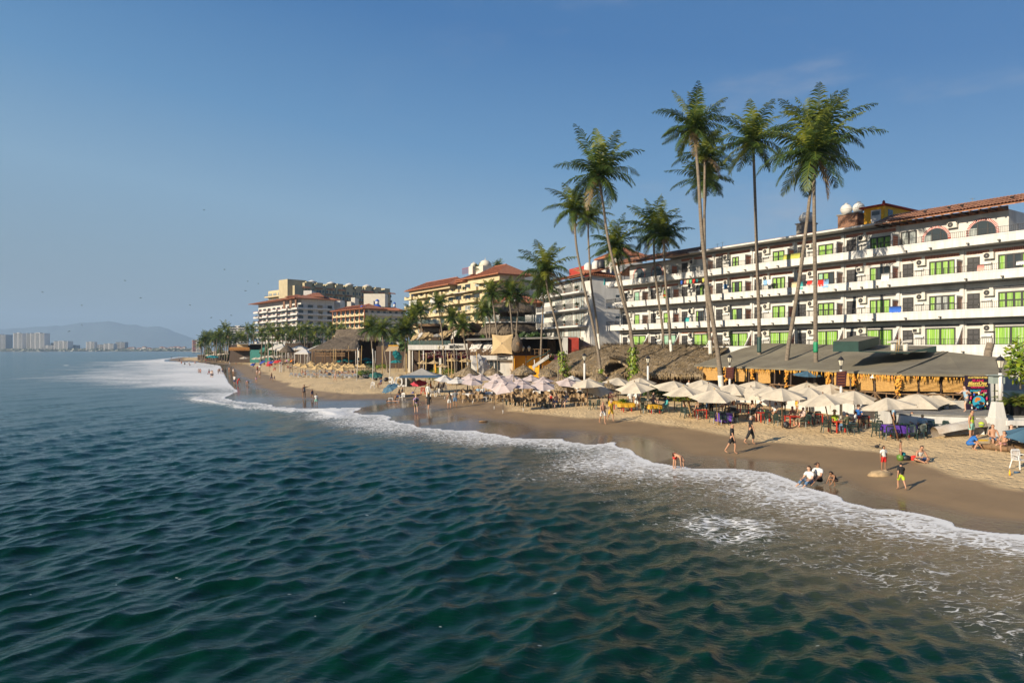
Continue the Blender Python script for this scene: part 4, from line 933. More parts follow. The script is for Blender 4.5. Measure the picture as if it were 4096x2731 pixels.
# ---------------------------------------------------------------- thatched restaurants, pavilions, walls along the beach
def thatch(par,rings,mats='thatch',name='thatch_roof',strands=900,ln=0.7,seed=1,fringe=True,sub=6,nz=0.12,thick=0.25,closed=True,dens=1):
    """rings: list of outlines from the eave upward (same count); a shaggy skin with straw laid down the slope"""
    rr = random.Random(seed); mb = MB(); n = len(rings[0]); P = [[Vector(p) for p in r_] for r_ in rings]
    V = []; rows = []
    m_ = n if closed else n-1
    for i in range(len(P)-1):
        for s in range(sub+(1 if i == len(P)-2 else 0)):
            t = s/sub; row = []
            for k in range(m_):
                for e in range(sub):
                    u_ = e/sub; a = P[i][k].lerp(P[i][(k+1) % n],u_); b_ = P[i+1][k].lerp(P[i+1][(k+1) % n],u_); p = a.lerp(b_,t)
                    w_ = mnoise.noise(p*0.9)*nz+mnoise.noise(p*2.7)*nz*.5; row.append(p+Vector((0,0,w_)))
            if not closed: row.append(P[i][-1].lerp(P[i+1][-1],t))
            rows.append(row)
    c_ = len(rows[0]); vs = [p for r_ in rows for p in r_]; fs = []; mm = c_ if closed else c_-1
    for i in range(len(rows)-1):
        for k in range(mm): fs.append((i*c_+k,i*c_+(k+1) % c_,(i+1)*c_+(k+1) % c_,(i+1)*c_+k))
    mb.add(vs,fs,0,True)
    # underside so that the roof has a body
    o = len(mb.v); mb.add([p-Vector((0,0,thick)) for p in rows[0]]+[p for p in rows[0]],[(k,c_+k,c_+(k+1) % c_,(k+1) % c_) for k in range(mm)],0)
    for _ in range(strands):
        i = rr.randrange(len(rows)-1); k = rr.randrange(mm); t,u_ = rr.random(),rr.random()
        a = rows[i][k].lerp(rows[i][(k+1) % c_],u_); b_ = rows[i+1][k].lerp(rows[i+1][(k+1) % c_],u_)
        if (a-b_).length < 1e-4: continue
        p = a.lerp(b_,t); d = (a-b_).normalized(); sd = d.cross(Vector((0,0,1)));
        if sd.length < .01: continue
        sd = sd.normalized(); d = (d+sd*rr.uniform(-.35,.35)+Vector((0,0,rr.uniform(.0,.12)))).normalized(); l = ln*rr.uniform(.5,1.3); w_ = ln*rr.uniform(.05,.13)
        q = p+Vector((0,0,.03)); mb.add([q-sd*w_,q+sd*w_,q+d*l+Vector((0,0,rr.uniform(.0,.07)))],[(0,1,2)],rr.randrange(2))
    if fringe:
        L = sum((rows[0][k]-rows[0][(k+1) % c_]).length for k in range(mm)); cnt = int(L/(0.07*max(1,ln))*dens)
        for _ in range(cnt):
            k = rr.randrange(mm); p = rows[0][k].lerp(rows[0][(k+1) % c_],rr.random()); e = (rows[0][(k+1) % c_]-rows[0][k]).normalized()
            hl = ln*rr.uniform(.35,.85); w_ = ln*rr.uniform(.05,.11); q = p+Vector((rr.uniform(-.06,.06),rr.uniform(-.06,.06),.05))
            mb.add([q-e*w_,q+e*w_,q+e*rr.uniform(-.2,.2)*ln+Vector((0,0,-hl))],[(0,1,2)],rr.randrange(2))
    return mb.build(name,[M[mats],M['straw' if mats == 'thatch' else 'thatchd2']],par)
M['thatchd2'] = mat('grey_straw',(0.26,0.21,0.155),.95,.5,6,col2=(0.12,0.095,0.07))
def posts(par,pts,r_=0.09,matn='wood',name='post',n=6):
    for a,b_ in pts:
        m_ = MB(); a = Vector(a); b_ = Vector(b_); mid = (a+b_)/2+Vector((random.uniform(-.04,.04),random.uniform(-.04,.04),0)); m_.tube([a,mid,b_],[r_*1.1,r_,r_*.9],n); m_.build(name,M[matn],par)

# a. the big thatched roof left of the green pavilion
T1 = empty('thatched_restaurant',(0,0,0),0,'large shaggy palm thatched restaurant roof pierced by palm trunks below the hotel','restaurant')
def WZp(px,py,Y): return WP(px,py,Y)
ev = [WP(2165,1478,97),WP(2290,1486,91),WP(2400,1489,86),WP(2530,1490,81),WP(2650,1494,77),WP(2812,1497,71.5)]
mid_ = [WP(2215,1442,99),WP(2330,1430,95),WP(2440,1425,91),WP(2560,1424,86),WP(2690,1425,82),WP(2850,1440,77)]
tp = [WP(2290,1408,103),WP(2390,1383,101),WP(2500,1378,97),WP(2620,1378,92),WP(2760,1379,87.5),WP(2925,1382,82)]
bk = [p+Vector((5,4,-2.5)) for p in tp]
thatch(T1,[ev,mid_,tp,bk],'thatch','thatch_roof',13000,.9,2,True,9,.13,closed=False,dens=1.6)
# the raised gable over a dark opening
thatch(T1,[[WP(2385,1478,83.5),WP(2440,1440,83),WP(2470,1437,83),WP(2540,1480,80.5)],[WP(2395,1440,88),WP(2440,1424,88),WP(2480,1424,87),WP(2545,1440,86)]],'thatch','gable_thatch',700,.7,5,True,5,.1,closed=False)
posts(T1,[(WP(px,1488,Y)+Vector((.5,.6,0)),WP(px,1488,Y)+Vector((.5,.6,-4.5))) for px,Y in ((2180,97),(2250,94),(2330,90),(2400,87),(2470,84.5),(2550,81),(2630,78.5),(2710,75.5),(2790,72.5))],.12,'darkwood')
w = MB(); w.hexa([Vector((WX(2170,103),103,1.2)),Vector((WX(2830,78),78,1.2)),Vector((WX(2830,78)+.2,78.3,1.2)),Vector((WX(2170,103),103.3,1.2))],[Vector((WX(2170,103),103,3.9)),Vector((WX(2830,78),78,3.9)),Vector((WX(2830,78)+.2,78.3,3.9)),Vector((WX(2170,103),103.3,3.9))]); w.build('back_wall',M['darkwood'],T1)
w = MB()
for k in range(10):
    a = Vector((WX(2200,95),95,0)).lerp(Vector((WX(2800,72.6),72.6,0)),k/10); b_ = Vector((WX(2200,95),95,0)).lerp(Vector((WX(2800,72.6),72.6,0)),(k+1)/10)
    for zz in (1.8,2.3): w.bar(a+Vector((0,0,zz)),b_+Vector((0,0,zz)),.07)
w.build('railing',M['wood'],T1)
# b. the green-roofed pavilion with rolled cane blinds
PV = empty('beach_pavilion',(0,0,0),0,'low restaurant pavilion with grey green felt roof, cane blinds and garlands of dried corn','restaurant')
M['felt'] = mat('grey_green_roof_felt',(0.205,0.185,0.135),.95,.35,.35,.35,9,col2=(0.13,0.115,0.085),detail=8)
M['tarp'] = mat('dark_green_tarpaulin',(0.018,0.055,0.045),.6,.2,2)
e0,e1,e2,e3,e4 = WP(2777,1460,73.5),WP(3200,1475,58.0),WP(3582,1493,47.5),WP(3850,1497,46.8),WP(4062,1494,46.6)
r0,r1,r2,r3,r4 = WP(2985,1387,80),WP(3058,1372,77),WP(3330,1378,67),WP(3789,1407,55),WP(4100,1440,50)
mb = MB(); nseg = 9
def patch(mb,a,b_,c,d,nu,nv,nz,mi=0):        # a-b eave, d-c top
    vs = []; fs = []
    for i in range(nv+1):
        for k in range(nu+1):
            p = a.lerp(b_,k/nu).lerp(d.lerp(c,k/nu),i/nv); edge = (i == 0) or (i == nv) or k in (0,nu)
            sag =-0.10*math.sin(math.pi*i/nv)*abs(math.sin(k*1.3)); p = p+Vector((0,0,(0 if edge else sag+mnoise.noise(p*.8)*nz))); vs.append(p)
    for i in range(nv):
        for k in range(nu): o = i*(nu+1)+k; fs.append((o,o+1,o+nu+2,o+nu+1))
    mb.add(vs,fs,mi,True)
patch(mb,e0,e1,r2,r1,16,6,.10); patch(mb,e1,e2,r3,r2,14,6,.08)
patch(mb,e2,e3,r3,r3,8,6,.05); patch(mb,e3,e4,r4,r3,6,6,.06); mb.add([e0,r1,r0],[(0,1,2)])
for a,b_ in ((e0,e1),(e1,e2),(e2,e3),(e3,e4)):
    dz = Vector((0,0,-.16)); mb.add([a,b_,b_+dz,a+dz],[(0,1,2,3)]); ins = Vector((.9,1.1,-.1)); mb.add([a+dz,b_+dz,b_+ins,a+ins],[(0,1,2,3)])
mb.bar(r3+Vector((0,0,.02)),e2+Vector((0,0,.02)),.18,.05)
mb.build('roof',M['felt'],PV)
mb = MB(); a,b_,c,d = WP(3332,1406,52.5),WP(3434,1406,52),WP(3517,1378,56),WP(3425,1362,57.5)
c2,d2 = WP(3517,1347,56),WP(3424,1341,57.5); a2,b2 = WP(3332,1366,52.5),WP(3434,1366,52)
mb.hexa([a,b_,c,d],[a2,b2,c2,d2],1); mb.add([a2+Vector((0,0,.01)),b2+Vector((0,0,.01)),c2+Vector((0,0,.01)),d2+Vector((0,0,.01))],[(0,1,2,3)],0); mb.build('roof_hatch',[M['felt'],M['tarp']],PV)
mb = MB(); patch(mb,WP(3434,1405,52),WP(3700,1409,52.5),WP(3745,1383,57),WP(3500,1380,58),6,3,.05); mb.add([WP(3640,1407,52.2),WP(3746,1409,54),WP(3746,1383,54.5)],[(0,1,2)],1); mb.add([WP(3434,1404,51.9),WP(3640,1409,52),WP(3640,1413,52),WP(3434,1407,51.9)],[(0,1,2,3)],1); mb.build('roof_sheet',[M['felt'],M['tarp']],PV)
for px,py in ((3573,1397),(3622,1397)):          # roof vents
    v = MB(); p = WP(px,py,53.5); v.lathe([(.19,-.4),(.19,.55)],10,p); v.hexa([p+Vector((-.34,-.3,.5)),p+Vector((.34,-.3,.56)),p+Vector((.34,.3,.56)),p+Vector((-.34,.3,.5))],[p+Vector((-.34,-.3,.62)),p+Vector((.34,-.3,.75)),p+Vector((.34,.3,.75)),p+Vector((-.34,.3,.62))]); v.build('roof_vent',M['acw'],PV)
v = MB(); v.tube([WP(3584,1408,52),WP(3590,1360,52)],.03,5); v.tube([WP(3593,1408,52),WP(3601,1350,52)],.03,5); v.build('roof_pole',M['bamboo'],PV)
# blinds, posts, garlands along the eave
EV = [(2777,73.5,1460),(3200,58.0,1475),(3582,47.5,1493),(4062,46.6,1494)]
def eavept(px,inset=.35):
    Y = 1/np.interp(px,[e[0] for e in EV],[1/e[1] for e in EV]); py = np.interp(px,[e[0] for e in EV],[e[2] for e in EV]); p = WP(px,py,Y); return p+Vector((.5*inset,.8*inset,-.14))
M['blind'] = mat('cane_blind',(0.50,0.30,0.095),.8,.35,3,.4,30,col2=(0.36,0.20,0.06),stretch=(1,1,9))
for j,(pa,pb,pbot) in enumerate(((2806,2874,1519),(2937,2984,1524),(3030,3078,1531),(3334,3396,1538),(3425,3490,1557),(3503,3578,1563),(3597,3669,1562),(3679,3758,1563),(3771,3853,1567))):
    a,b_ = eavept(pa),eavept(pb); n = 7; vs = []; fs = []; za = WZ(pbot,a.y); zb = WZ(pbot,b_.y); mb = MB(); tl = 0.08 if j in (3,4) else 0
    for r_ in range(9):
        t = r_/8
        for k in range(n+1):
            p = a.lerp(b_,k/n); z = (a.z-.02)*(1-t)+(za+(zb-za)*k/n-tl*k/n)*t; vs.append(p+Vector((0.02*math.sin(k*2+r_),.03*math.sin(r_*2.2+k),z-p.z)))
    for r_ in range(8):
        for k in range(n): o = r_*(n+1)+k; fs.append((o,o+1,o+n+2,o+n+1))
    mb.add(vs,fs,None,False); q = vs[8*(n+1)]; q2 = vs[8*(n+1)+n]; mb.bar(q,q2,.06); mb.build('cane_blind',M['blind'],PV)
for px in (2806,2896,2990,3025,3095,3160,3230,3326,3400,3422,3497,3587,3673,3764,3856): p = eavept(px,.55); posts(PV,[(p,Vector((p.x,p.y,1.2)))],.08,'darkwood')
M['garland'] = mat('dried_flower_garland',(0.55,0.10,0.02),.8,.9,14,col2=(0.65,0.42,0.05)); M['corn'] = mat('dried_corn',(0.62,0.33,0.05),.8,.5,9)
rr = random.Random(5)
for px,py1 in ((2900,1525),(3008,1515),(3145,1548),(3312,1535),(3417,1542),(3590,1578),(3594,1540)):
    p = eavept(px,.1); z1 = WZ(py1,p.y); mb = MB()
    for _ in range(46):
        z = rr.uniform(z1,p.z); mb.ball((p.x+rr.uniform(-.14,.14),p.y+rr.uniform(-.14,.1),z),rr.uniform(.05,.12),5,rr.randrange(2))
    mb.build('garland',[M['garland'],M['corn']],PV)
mb = MB()
for _ in range(210):
    px = rr.uniform(2790,3860); p = eavept(px,0.0); l = rr.uniform(.15,.5); mb.tube([p+Vector((0,-.02,.0)),p+Vector((rr.uniform(-.03,.03),-.02,-l*.4)),p+Vector((0,-.02,-l))],[.01,.045,.015],4,rr.choice([0,0,0,1]))
mb.build('corn_fringe',[M['corn'],M['garland']],PV)
# rustic balustrade in front
mb = MB(); pts = [eavept(px,.2) for px in (3080,3200,3330,3420,3500,3590,3680,3770,3855)]
for a,b_ in zip(pts,pts[1:]):
    a = Vector((a.x,a.y,0)); b_ = Vector((b_.x,b_.y,0)); zt = 3.15; zb = 2.3
    mb.bar(a+Vector((0,0,zt)),b_+Vector((0,0,zt)),.09); mb.bar(a+Vector((0,0,zt)),a+Vector((0,0,zb)),.09); m_ = a.lerp(b_,.5)
    mb.bar(a+Vector((0,0,zt)),m_+Vector((0,0,zb)),.06); mb.bar(b_+Vector((0,0,zt)),m_+Vector((0,0,zb)),.06); mb.bar(m_+Vector((0,0,zt)),m_+Vector((0,0,zb)),.05)
mb.build('balustrade',M['wood'],PV)
w = MB(); a,b_,c = eavept(2790,6),eavept(3560,6),eavept(3990,4.5)
for p,q in ((a,b_),(b_,c)): w.hexa([Vector((p.x,p.y,1)),Vector((q.x,q.y,1)),Vector((q.x+.2,q.y+.3,1)),Vector((p.x+.2,p.y+.3,1))],[Vector((p.x,p.y,4.4)),Vector((q.x,q.y,4.4)),Vector((q.x+.2,q.y+.3,4.4)),Vector((p.x+.2,p.y+.3,4.4))])
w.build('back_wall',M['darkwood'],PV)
w = MB()
f = [eavept(px,.3) for px in (2790,3200,3582,3990)]; g_ = [eavept(px,5.9) for px in (2790,3200,3582,3990)]
for i in range(3): w.hexa([Vector((p.x,p.y,1.0)) for p in (f[i],f[i+1],g_[i+1],g_[i])],[Vector((p.x,p.y,2.15)) for p in (f[i],f[i+1],g_[i+1],g_[i])])
w.build('floor_plinth',M['white'],PV)
for px,py in ((3245,1500),): pass
# white lamp hood
v = MB(); p = eavept(3488,.1); v.lathe([(.03,0),(.06,-.08),(.2,-.24),(.21,-.28)],10,p+Vector((0,-.1,0))); v.build('lamp_hood',M['white2'],PV)
# c. terrace wall and promenade on the right
TW = empty('terrace_wall',(0,0,0),0,'whitewashed promenade terrace with a stepped sea wall in front of the pavilion','terrace')
mb = MB(); zt = 2.2
fa,fb,fc,fd = Vector((WX(3560,45.5),45.5,0)),Vector((WX(3600,43.2),43.2,0)),Vector((WX(3960,41.5),41.5,0)),Vector((WX(4075,41.8),41.8,0))
far_ = [Vector((WX(3500,50),50,0)),Vector((40,47,0)),Vector((48,46,0))]
poly = [fa,fb,fc,fd,Vector((50,41.0,0)),far_[2]+Vector((3,6,0)),far_[0]+Vector((0,3,0))]
mb.prism([p+Vector((0,0,zt-.1)) for p in poly],(0,0,.1),1)
poly2 = [p+Vector((0,0,.4)) for p in poly]; mb.prism(poly2[:],(0,0,zt-.52),0); mb.build('deck',[M['white'],M['grey']],TW)
mb = MB(); mb.hexa([fa+Vector((0,-.35,.3)),fc+Vector((-.5,-.35,.3)),fc+Vector((-.5,0,.3)),fa+Vector((0,0,.3))],[fa+Vector((0,-.2,1.5)),fc+Vector((-.5,-.2,1.45)),fc+Vector((-.5,0,1.45)),fa+Vector((0,0,1.5))]); mb.build('sea_wall',M['white'],TW)
p = Vector((WX(3990,41),41,0)); mb = MB(); mb.hexa([p+Vector((-.35,-.3,.3)),p+Vector((.5,-.3,.3)),p+Vector((.5,.7,.3)),p+Vector((-.35,.7,.3))],[p+Vector((-.3,-.25,2.15)),p+Vector((.45,-.25,2.15)),p+Vector((.45,.6,2.15)),p+Vector((-.3,.6,2.15))]); mb.hexa([p+Vector((-.25,-.2,2.15)),p+Vector((.4,-.2,2.15)),p+Vector((.4,.5,2.15)),p+Vector((-.25,.5,2.15))],[p+Vector((-.14,-.1,3.1)),p+Vector((.26,-.1,3.1)),p+Vector((.26,.35,3.1)),p+Vector((-.14,.35,3.1))])
mb.build('lamp_pier',M['white'],TW)
mb = MB(); mb.box(WX(4012,41),40.7,1.72,50,41.0,2.02); mb.build('white_ledge',M['white2'],TW)
mb = MB(); rr = random.Random(2)
for k in range(26): q = Vector((WX(3995+k*7,41),41.3,rr.uniform(.5,1.5))); mb.ball(q,rr.uniform(.25,.6),6)
mb.build('rubble_base',M['grey'],TW)
mb = MB(); mb.box(WX(3958,46.3),46.3,2.2,WX(3975,46.3),46.6,4.5); mb.box(WX(3990,46.3),46.3,2.2,WX(4012,46.3),46.7,4.5); mb.box(WX(3778,47),46.9,2.2,WX(3858,46.9),47.1,2.75); mb.box(WX(3600,46),46.6,2.2,WX(3780,47),46.8,2.55); mb.build('white_pillars',M['white'],TW)
# white street wall behind, right
mb = MB(); mb.hexa([HPT(46,-3,3),HPT(62,-3,3),HPT(62,-2.6,3),HPT(46,-2.6,3)],[HPT(46,-3,5.55),HPT(62,-3,5.75),HPT(62,-2.6,5.75),HPT(46,-2.6,5.55)]); tag(mb.build('street_wall',M['white']),'whitewashed wall behind the green roof at the far right below the hotel','wall')
# banner
M['banner'] = mat('dark_purple_banner',(0.020,0.010,0.028),.5)
def textobj(txt,size,mx_,par,matn,name='lettering',ext=.004,bold=0.0,align='CENTER'):
    cu = bpy.data.curves.new(name,'FONT'); cu.body = txt; cu.size = size; cu.align_x = align; cu.extrude = ext; cu.offset = bold
    t_ = bpy.data.objects.new(name,cu); me = bpy.data.meshes.new_from_object(t_); bpy.data.objects.remove(t_); me.materials.clear(); me.materials.append(M[matn])
    o = bpy.data.objects.new(name,me); COL.objects.link(o); o.parent = par; me.transform(mx_); return o
for nm,c in (('tyel',(.75,.55,.12)),('tpink',(.65,.02,.12)),('tcyan',(.03,.35,.5)),('torange',(.6,.2,.03)),('tgreen',(.1,.4,.08)),('twhite',(.7,.7,.68)),('tblack',(.01,.01,.01)),('tblue',(.03,.1,.5))): M[nm] = mat('print_' +nm[1:],c,.6)
BN = empty('banner',(0,0,0),0,'dark festival banner with yellow writing and a painted globe hanging on the terrace wall','banner')
bl,br = WX(3858,46.1),WX(3957,46.1); bt_,bb = WZ(1501,46.1),WZ(1642,46.1); bw = br-bl
mb = MB(); vs = []; fs = []; n = 12
for i in range(n+1):
    for k in range(9): vs.append((bl+bw*i/n,46.1+.03*math.sin(i*1.1+k*.5),bt_-(bt_-bb)*k/8-.05*math.sin(math.pi*i/n)*(k == 0)))
for i in range(n):
    for k in range(8): o = i*9+k; fs.append((o,o+1,o+10,o+9))
mb.add(vs,fs,None,True); mb.build('cloth',M['banner'],BN)
def bt(txt,fy,size,c,fx=.5,bold=.004): textobj(txt,size,Matrix.Translation((bl+bw*fx,46.02,bt_-(bt_-bb)*fy)) @ Matrix.Rotation(R(90),4,'X'),BN,c,'lettering',.003,bold)
bt('CUATES&CUETES',.085,.17,'tyel'); bt('30 Abril',.18,.24,'tpink',.5); bt('#JazzDay',.265,.34,'tyel',.5,.009); bt('DIA INTERNACIONAL DEL JAZZ',.31,.095,'tyel'); bt('MUSICA EN VIVO',.355,.12,'tpink')
bt('JAMACO',.46,.19,'tcyan',.42,.006); bt('JAZZ',.47,.19,'tpink',.75,.006); bt('EXPERT',.50,.12,'tyel',.45); bt('FEST',.515,.11,'twhite',.8); bt('al 30 Abril 2023',.55,.075,'tyel',.66)
mb = MB(); gc = Vector((bl+bw*.54,46.0,bt_-(bt_-bb)*.75)); n = 28; rg = .42
mb.prism([(gc.x+rg*math.cos(6.283*i/n),gc.y,gc.z+rg*math.sin(6.283*i/n)) for i in range(n)],(0,.02,0),0)
for (dx,dz,s) in ((-.08,.2,.2),(.2,-.1,.17),(-.2,.05,.1)): mb.prism([(gc.x+dx+s*(1+.3*math.sin(i*2.7))*math.cos(6.283*i/9),gc.y-.006,gc.z+dz+s*.6*math.sin(6.283*i/9)) for i in range(9)],(0,.005,0),1)
for i in range(11):
    a = 6.283*i/11+.4; c = (gc.x+(rg+.17)*math.cos(a),gc.y,gc.z+(rg+.17)*math.sin(a)); mb.ball(c,.07,6,2+i % 4,(1,.1,1.6)); mb.ball((c[0],c[1]-.01,c[2]+.12),.04,6,6,(1,.1,1))
mb.build('globe_print',[M[k] for k in ('tcyan','torange','tpink','tgreen','twhite','tblue','torange')],BN)
# electric cabinet, plants, stump
b_ = MB(); b_.box(WX(3958,41.2),40.9,WZ(1534,41),WX(4006,41.2),41.3,WZ(1502,41)); b_.hexa([(WX(3957,41),40.75,WZ(1502,41)),(WX(4004,41),40.75,WZ(1502,41)),(WX(4004,41),41.4,WZ(1500,41)),(WX(3957,41),41.4,WZ(1500,41))],[(WX(3957,41),40.75,WZ(1500,41)),(WX(4004,41),40.75,WZ(1498,41)),(WX(4004,41),41.4,WZ(1497,41)),(WX(3957,41),41.4,WZ(1499,41))]); b_.box(WX(3999,41),40.88,WZ(1522,41),WX(4002,41),40.9,WZ(1516,41),1)
tag(b_.build('electric_cabinet',[mat('grey_green_cabinet',(.25,.30,.28),.5),M['black']]),'grey metal electric cabinet fixed to the lamp post beside the banner','cabinet')
def lamp_post(px,base,top,lamp_w,Y,label,banner=False,zb=None):
    t_ = empty('street_lamp',(WX(px,Y),Y,0),0,label,'street lamp','lantern lamp posts along the beach front'); z0 = base; z1 = WZ(top,Y); s = lamp_w
    p = MB(); p.tube([(0,0,z0),(0,0,z1-3.2*s)],s*.30,8); p.build('pole',M['white2'],t_)
    p = MB(); p.lathe([(s*.12,0),(s*.2,.2*s),(.12*s,.5*s),(.3*s,.9*s)],8,(0,0,z1-3.2*s)); p.build('bracket',M['black'],t_)
    p = MB(); p.lathe([(.32*s,0),(.62*s,1.2*s)],6,(0,0,z1-2.3*s),smooth=False); p.build('lantern_glass',M['lampg'],t_)
    p = MB(); p.lathe([(.78*s,0),(.7*s,.12*s),(.35*s,.6*s),(.12*s,.7*s),(.03*s,1.0*s)],6,(0,0,z1-1.1*s),smooth=False)
    for i in range(6): a = 6.283*i/6; p.bar((.33*s*math.cos(a),.33*s*math.sin(a),z1-2.3*s),(.63*s*math.cos(a),.63*s*math.sin(a),z1-1.1*s),.05*s)
    p.build('lantern_roof',M['black'],t_)
    if banner:
        q = MB(); q.prism([(-.38,-.12,z1-3.7*s),(.38,-.12,z1-3.5*s),(.30,-.12,z1-3.5*s-1.1),(-.42,-.12,z1-3.5*s-1.05)],(0,.02,0)); 
        for k in range(6): q.box(-.30,-.128,z1-3.9*s-.2*k,.22,-.122,z1-3.85*s-.2*k,1)
        q.build('pennant',[M['penn'],M['torange']],t_)
    return t_
M['lampg'] = mat('frosted_lamp_glass',(.55,.52,.42),.3); M['penn'] = mat('dark_maroon_pennant',(.05,.012,.018),.7)
lamp_post(4001,3.2,1415,.36,40.9,'largest black lantern on a white post rising from the terrace pier at right')
lamp_post(3364,1.2,1420,.33,50,'black lantern on a white post with a dark pennant, before the pavilion blinds',True)
lamp_post(2919,1.2,1413,.36,64,'lantern lamp with a dark pennant beside the white painted palm trunk',True)
lamp_post(2592,1.2,1417,.36,68,'lantern lamp on a white post before the thatched roof, right of the vine palm')
lamp_post(2338,1.2,1408,.36,71,'lantern lamp on a white post before the thatched roof, left of the vine palm')
for px,py,Y,lb in ((1930,1408,114,'left twin lantern before the crossed wood balustrade'),(2104,1408,112,'right twin lantern above the yellow wall'),(1765,1400,140,'twin lantern below the white terrace sign')):
    t_ = empty('street_lamp',(WX(px,Y),Y,0),0,lb,'street lamp'); z1 = WZ(py,Y); p = MB(); p.tube([(0,0,1.3),(0,0,z1)],.06,6); p.bar((-.55,0,z1+.1),(.55,0,z1+.1),.06); p.build('pole',M['black'],t_)
    for sx in (-.5,.5): p = MB(); p.lathe([(.12,0),(.3,.55),(.32,.6),(.05,.85)],6,(sx,0,z1+.15)); p.build('lantern',M['lampg'],t_)

M['u_white0'] = mat('marquee_fabric',(.58,.56,.52),.8,.1,1)
# ---------------------------------------------------------------- the beachfront buildings of the middle distance
IM = Matrix.Identity(4)
def pbox(par,pa,pb,pt,pbm,Y,d,m_,name='wall',zb=None): x0,x1 = WX(pa,Y),WX(pb,Y); q = MB(); q.box(x0,Y,WZ(pbm,Y) if zb is None else zb,x1,Y+d,WZ(pt,Y)); return q.build(name,M[m_],par)
# white terrace restaurant with a sign
B1 = empty('terrace_restaurant',(0,0,0),0,'white terrace restaurant with glass balustrade and a lettered sign above magenta blossoms','restaurant')
pbox(B1,1632,1883,1383,1399,150,16,'white2','deck',None); pbox(B1,1793,1883,1374,1399,149.8,.19,'white','sign_wall'); pbox(B1,1632,1793,1379.5,1399,149.9,.09,'white2','parapet')
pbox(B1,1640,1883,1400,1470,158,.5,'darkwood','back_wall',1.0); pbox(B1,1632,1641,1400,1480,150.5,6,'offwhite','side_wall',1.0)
q = MB()
for k in range(10): x = WX(1634+k*17,150); q.box(x+.02,149.95,WZ(1379,150),x+.9,149.98,WZ(1362,150))
q.build('glass_balustrade',M['clear'],B1)
q = MB()
for k in range(6): x = WX(1650+k*44,150.3); q.tube([(x,150.3,1),(x,150.3,WZ(1399,150))],.12,6)
q.build('column',M['white2'],B1)
def sgn(par,txt,px,py,size,Y,m_='tblack',bold=.012,sx=1.0): return textobj(txt,size,Matrix.Translation((WX(px,Y),Y-.03,WZ(py,Y))) @ Matrix.Rotation(R(90),4,'X') @ Matrix.Scale(sx,4,(1,0,0)),par,m_,'lettering',.01,bold)
sgn(B1,'MAR',1805,1392.8,.98,149.75,sx=.38,bold=.03); sgn(B1,'UNO',1828,1392.6,.98,149.75,sx=.38,bold=.03); sgn(B1,'SEAFOOD',1844,1385.3,.19,149.75,sx=1.0); sgn(B1,'KITCHEN',1844,1389.5,.19,149.75,sx=1.0)
q = MB(); Y = 149.72; cx_,cz = WX(1816.5,Y),WZ(1386,Y)                     # the fish emblem between the words
q.prism([(cx_-.2,Y,cz+.15),(cx_-.12,Y,cz+.42),(cx_,Y,cz+.55),(cx_+.12,Y,cz+.42),(cx_+.2,Y,cz+.15)],(0,.02,0))
for k in range(10): a0,a1 = 6.283*k/10,6.283*(k+1)/10; q.prism([(cx_+r*math.cos(a),Y,cz-.1+r*1.1*math.sin(a)) for a,r in ((a0,.2),(a1,.2),(a1,.13),(a0,.13))],(0,.02,0))
q.prism([(cx_-.03,Y,cz-.3),(cx_+.03,Y,cz-.3),(cx_+.03,Y,cz-.52),(cx_-.03,Y,cz-.52)],(0,.02,0)); q.prism([(cx_,Y,cz-.5),(cx_+.17,Y,cz-.7),(cx_,Y,cz-.62),(cx_-.17,Y,cz-.7)],(0,.02,0)); q.build('fish_emblem',M['tblack'],B1)
rr = random.Random(8); g = MB()
for _ in range(2200): px = rr.uniform(1690,1878); py = 1399+rr.random()**1.6*32; Y = 150.3+rr.uniform(0,3.5); c = WP(px,py,Y); a = Vector((rr.gauss(0,1),rr.gauss(0,1),rr.gauss(0,1))).normalized()*.22; b_ = a.cross(Vector((rr.random(),1,.3))).normalized()*.14; g.add([c-a,c+b_,c+a,c-b_],[(0,1,2,3)])
tag(g.build('bougainvillea',M['bloom']),'dark magenta bougainvillea hanging below the white terrace','climbing plant')
g = MB()
for k in range(4):
    for j in range(34): px = 1685+j*5.7; c = WP(px,1404+3*k+9*abs(math.sin(j*.28+k)),150.0); g.ball(c,.07,5)
tag(g.build('string_lights',M['lampg'],B1),None,None,None,'stuff')
q = MB(); q.box(WX(1756,128),128,1.2,WX(1765,128),128.1,WZ(1432,128)); tag(q.build('menu_board',M['acw']),'tall grey menu board below the terrace','board')
for k in range(9):                                   # tables on the terrace
    px = 1648+k*17; Y = 151.4; P = Vector((WX(px,Y),Y,6.3)); pass
    q = MB(); q.box(P.x-.45,Y-.4,7.0,P.x+.45,Y+.4,7.06); q.box(P.x-.47,Y-.42,6.75,P.x+.47,Y+.42,7.0); q.tube([(P.x,Y,6.3),(P.x,Y,7)],.05,5); tag(q.build('table',M['white2']),'white clothed table on the glass railed terrace','table','tables on the glass railed terrace')
# wooden restaurant with glass terrace behind and the brown gabled thatch
B2 = empty('wooden_restaurant',(0,0,0),0,'brown wooden restaurant with a high glass railed deck below the cream flats','restaurant')
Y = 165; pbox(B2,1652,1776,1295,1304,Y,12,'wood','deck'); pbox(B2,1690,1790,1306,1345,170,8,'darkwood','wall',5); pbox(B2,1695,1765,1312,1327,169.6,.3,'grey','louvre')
q = MB(); q.box(WX(1652,Y),Y-.05,WZ(1295,Y),WX(1668,Y),Y,WZ(1275,Y)); q.box(WX(1652,Y),Y-.05,WZ(1295,Y),WX(1776,Y),Y,WZ(1279,Y)); q.build('glass_balustrade',M['clear'],B2)
for px in (1681,1734): q = MB(); x = WX(px,167); q.box(x-1.2,166.3,WZ(1293,167)-.1,x+1.2,167.7,WZ(1279,167)); tag(q.build('table',M['white2']),('left' if px < 1700 else 'right')+' white clothed table on the high glass deck','table')
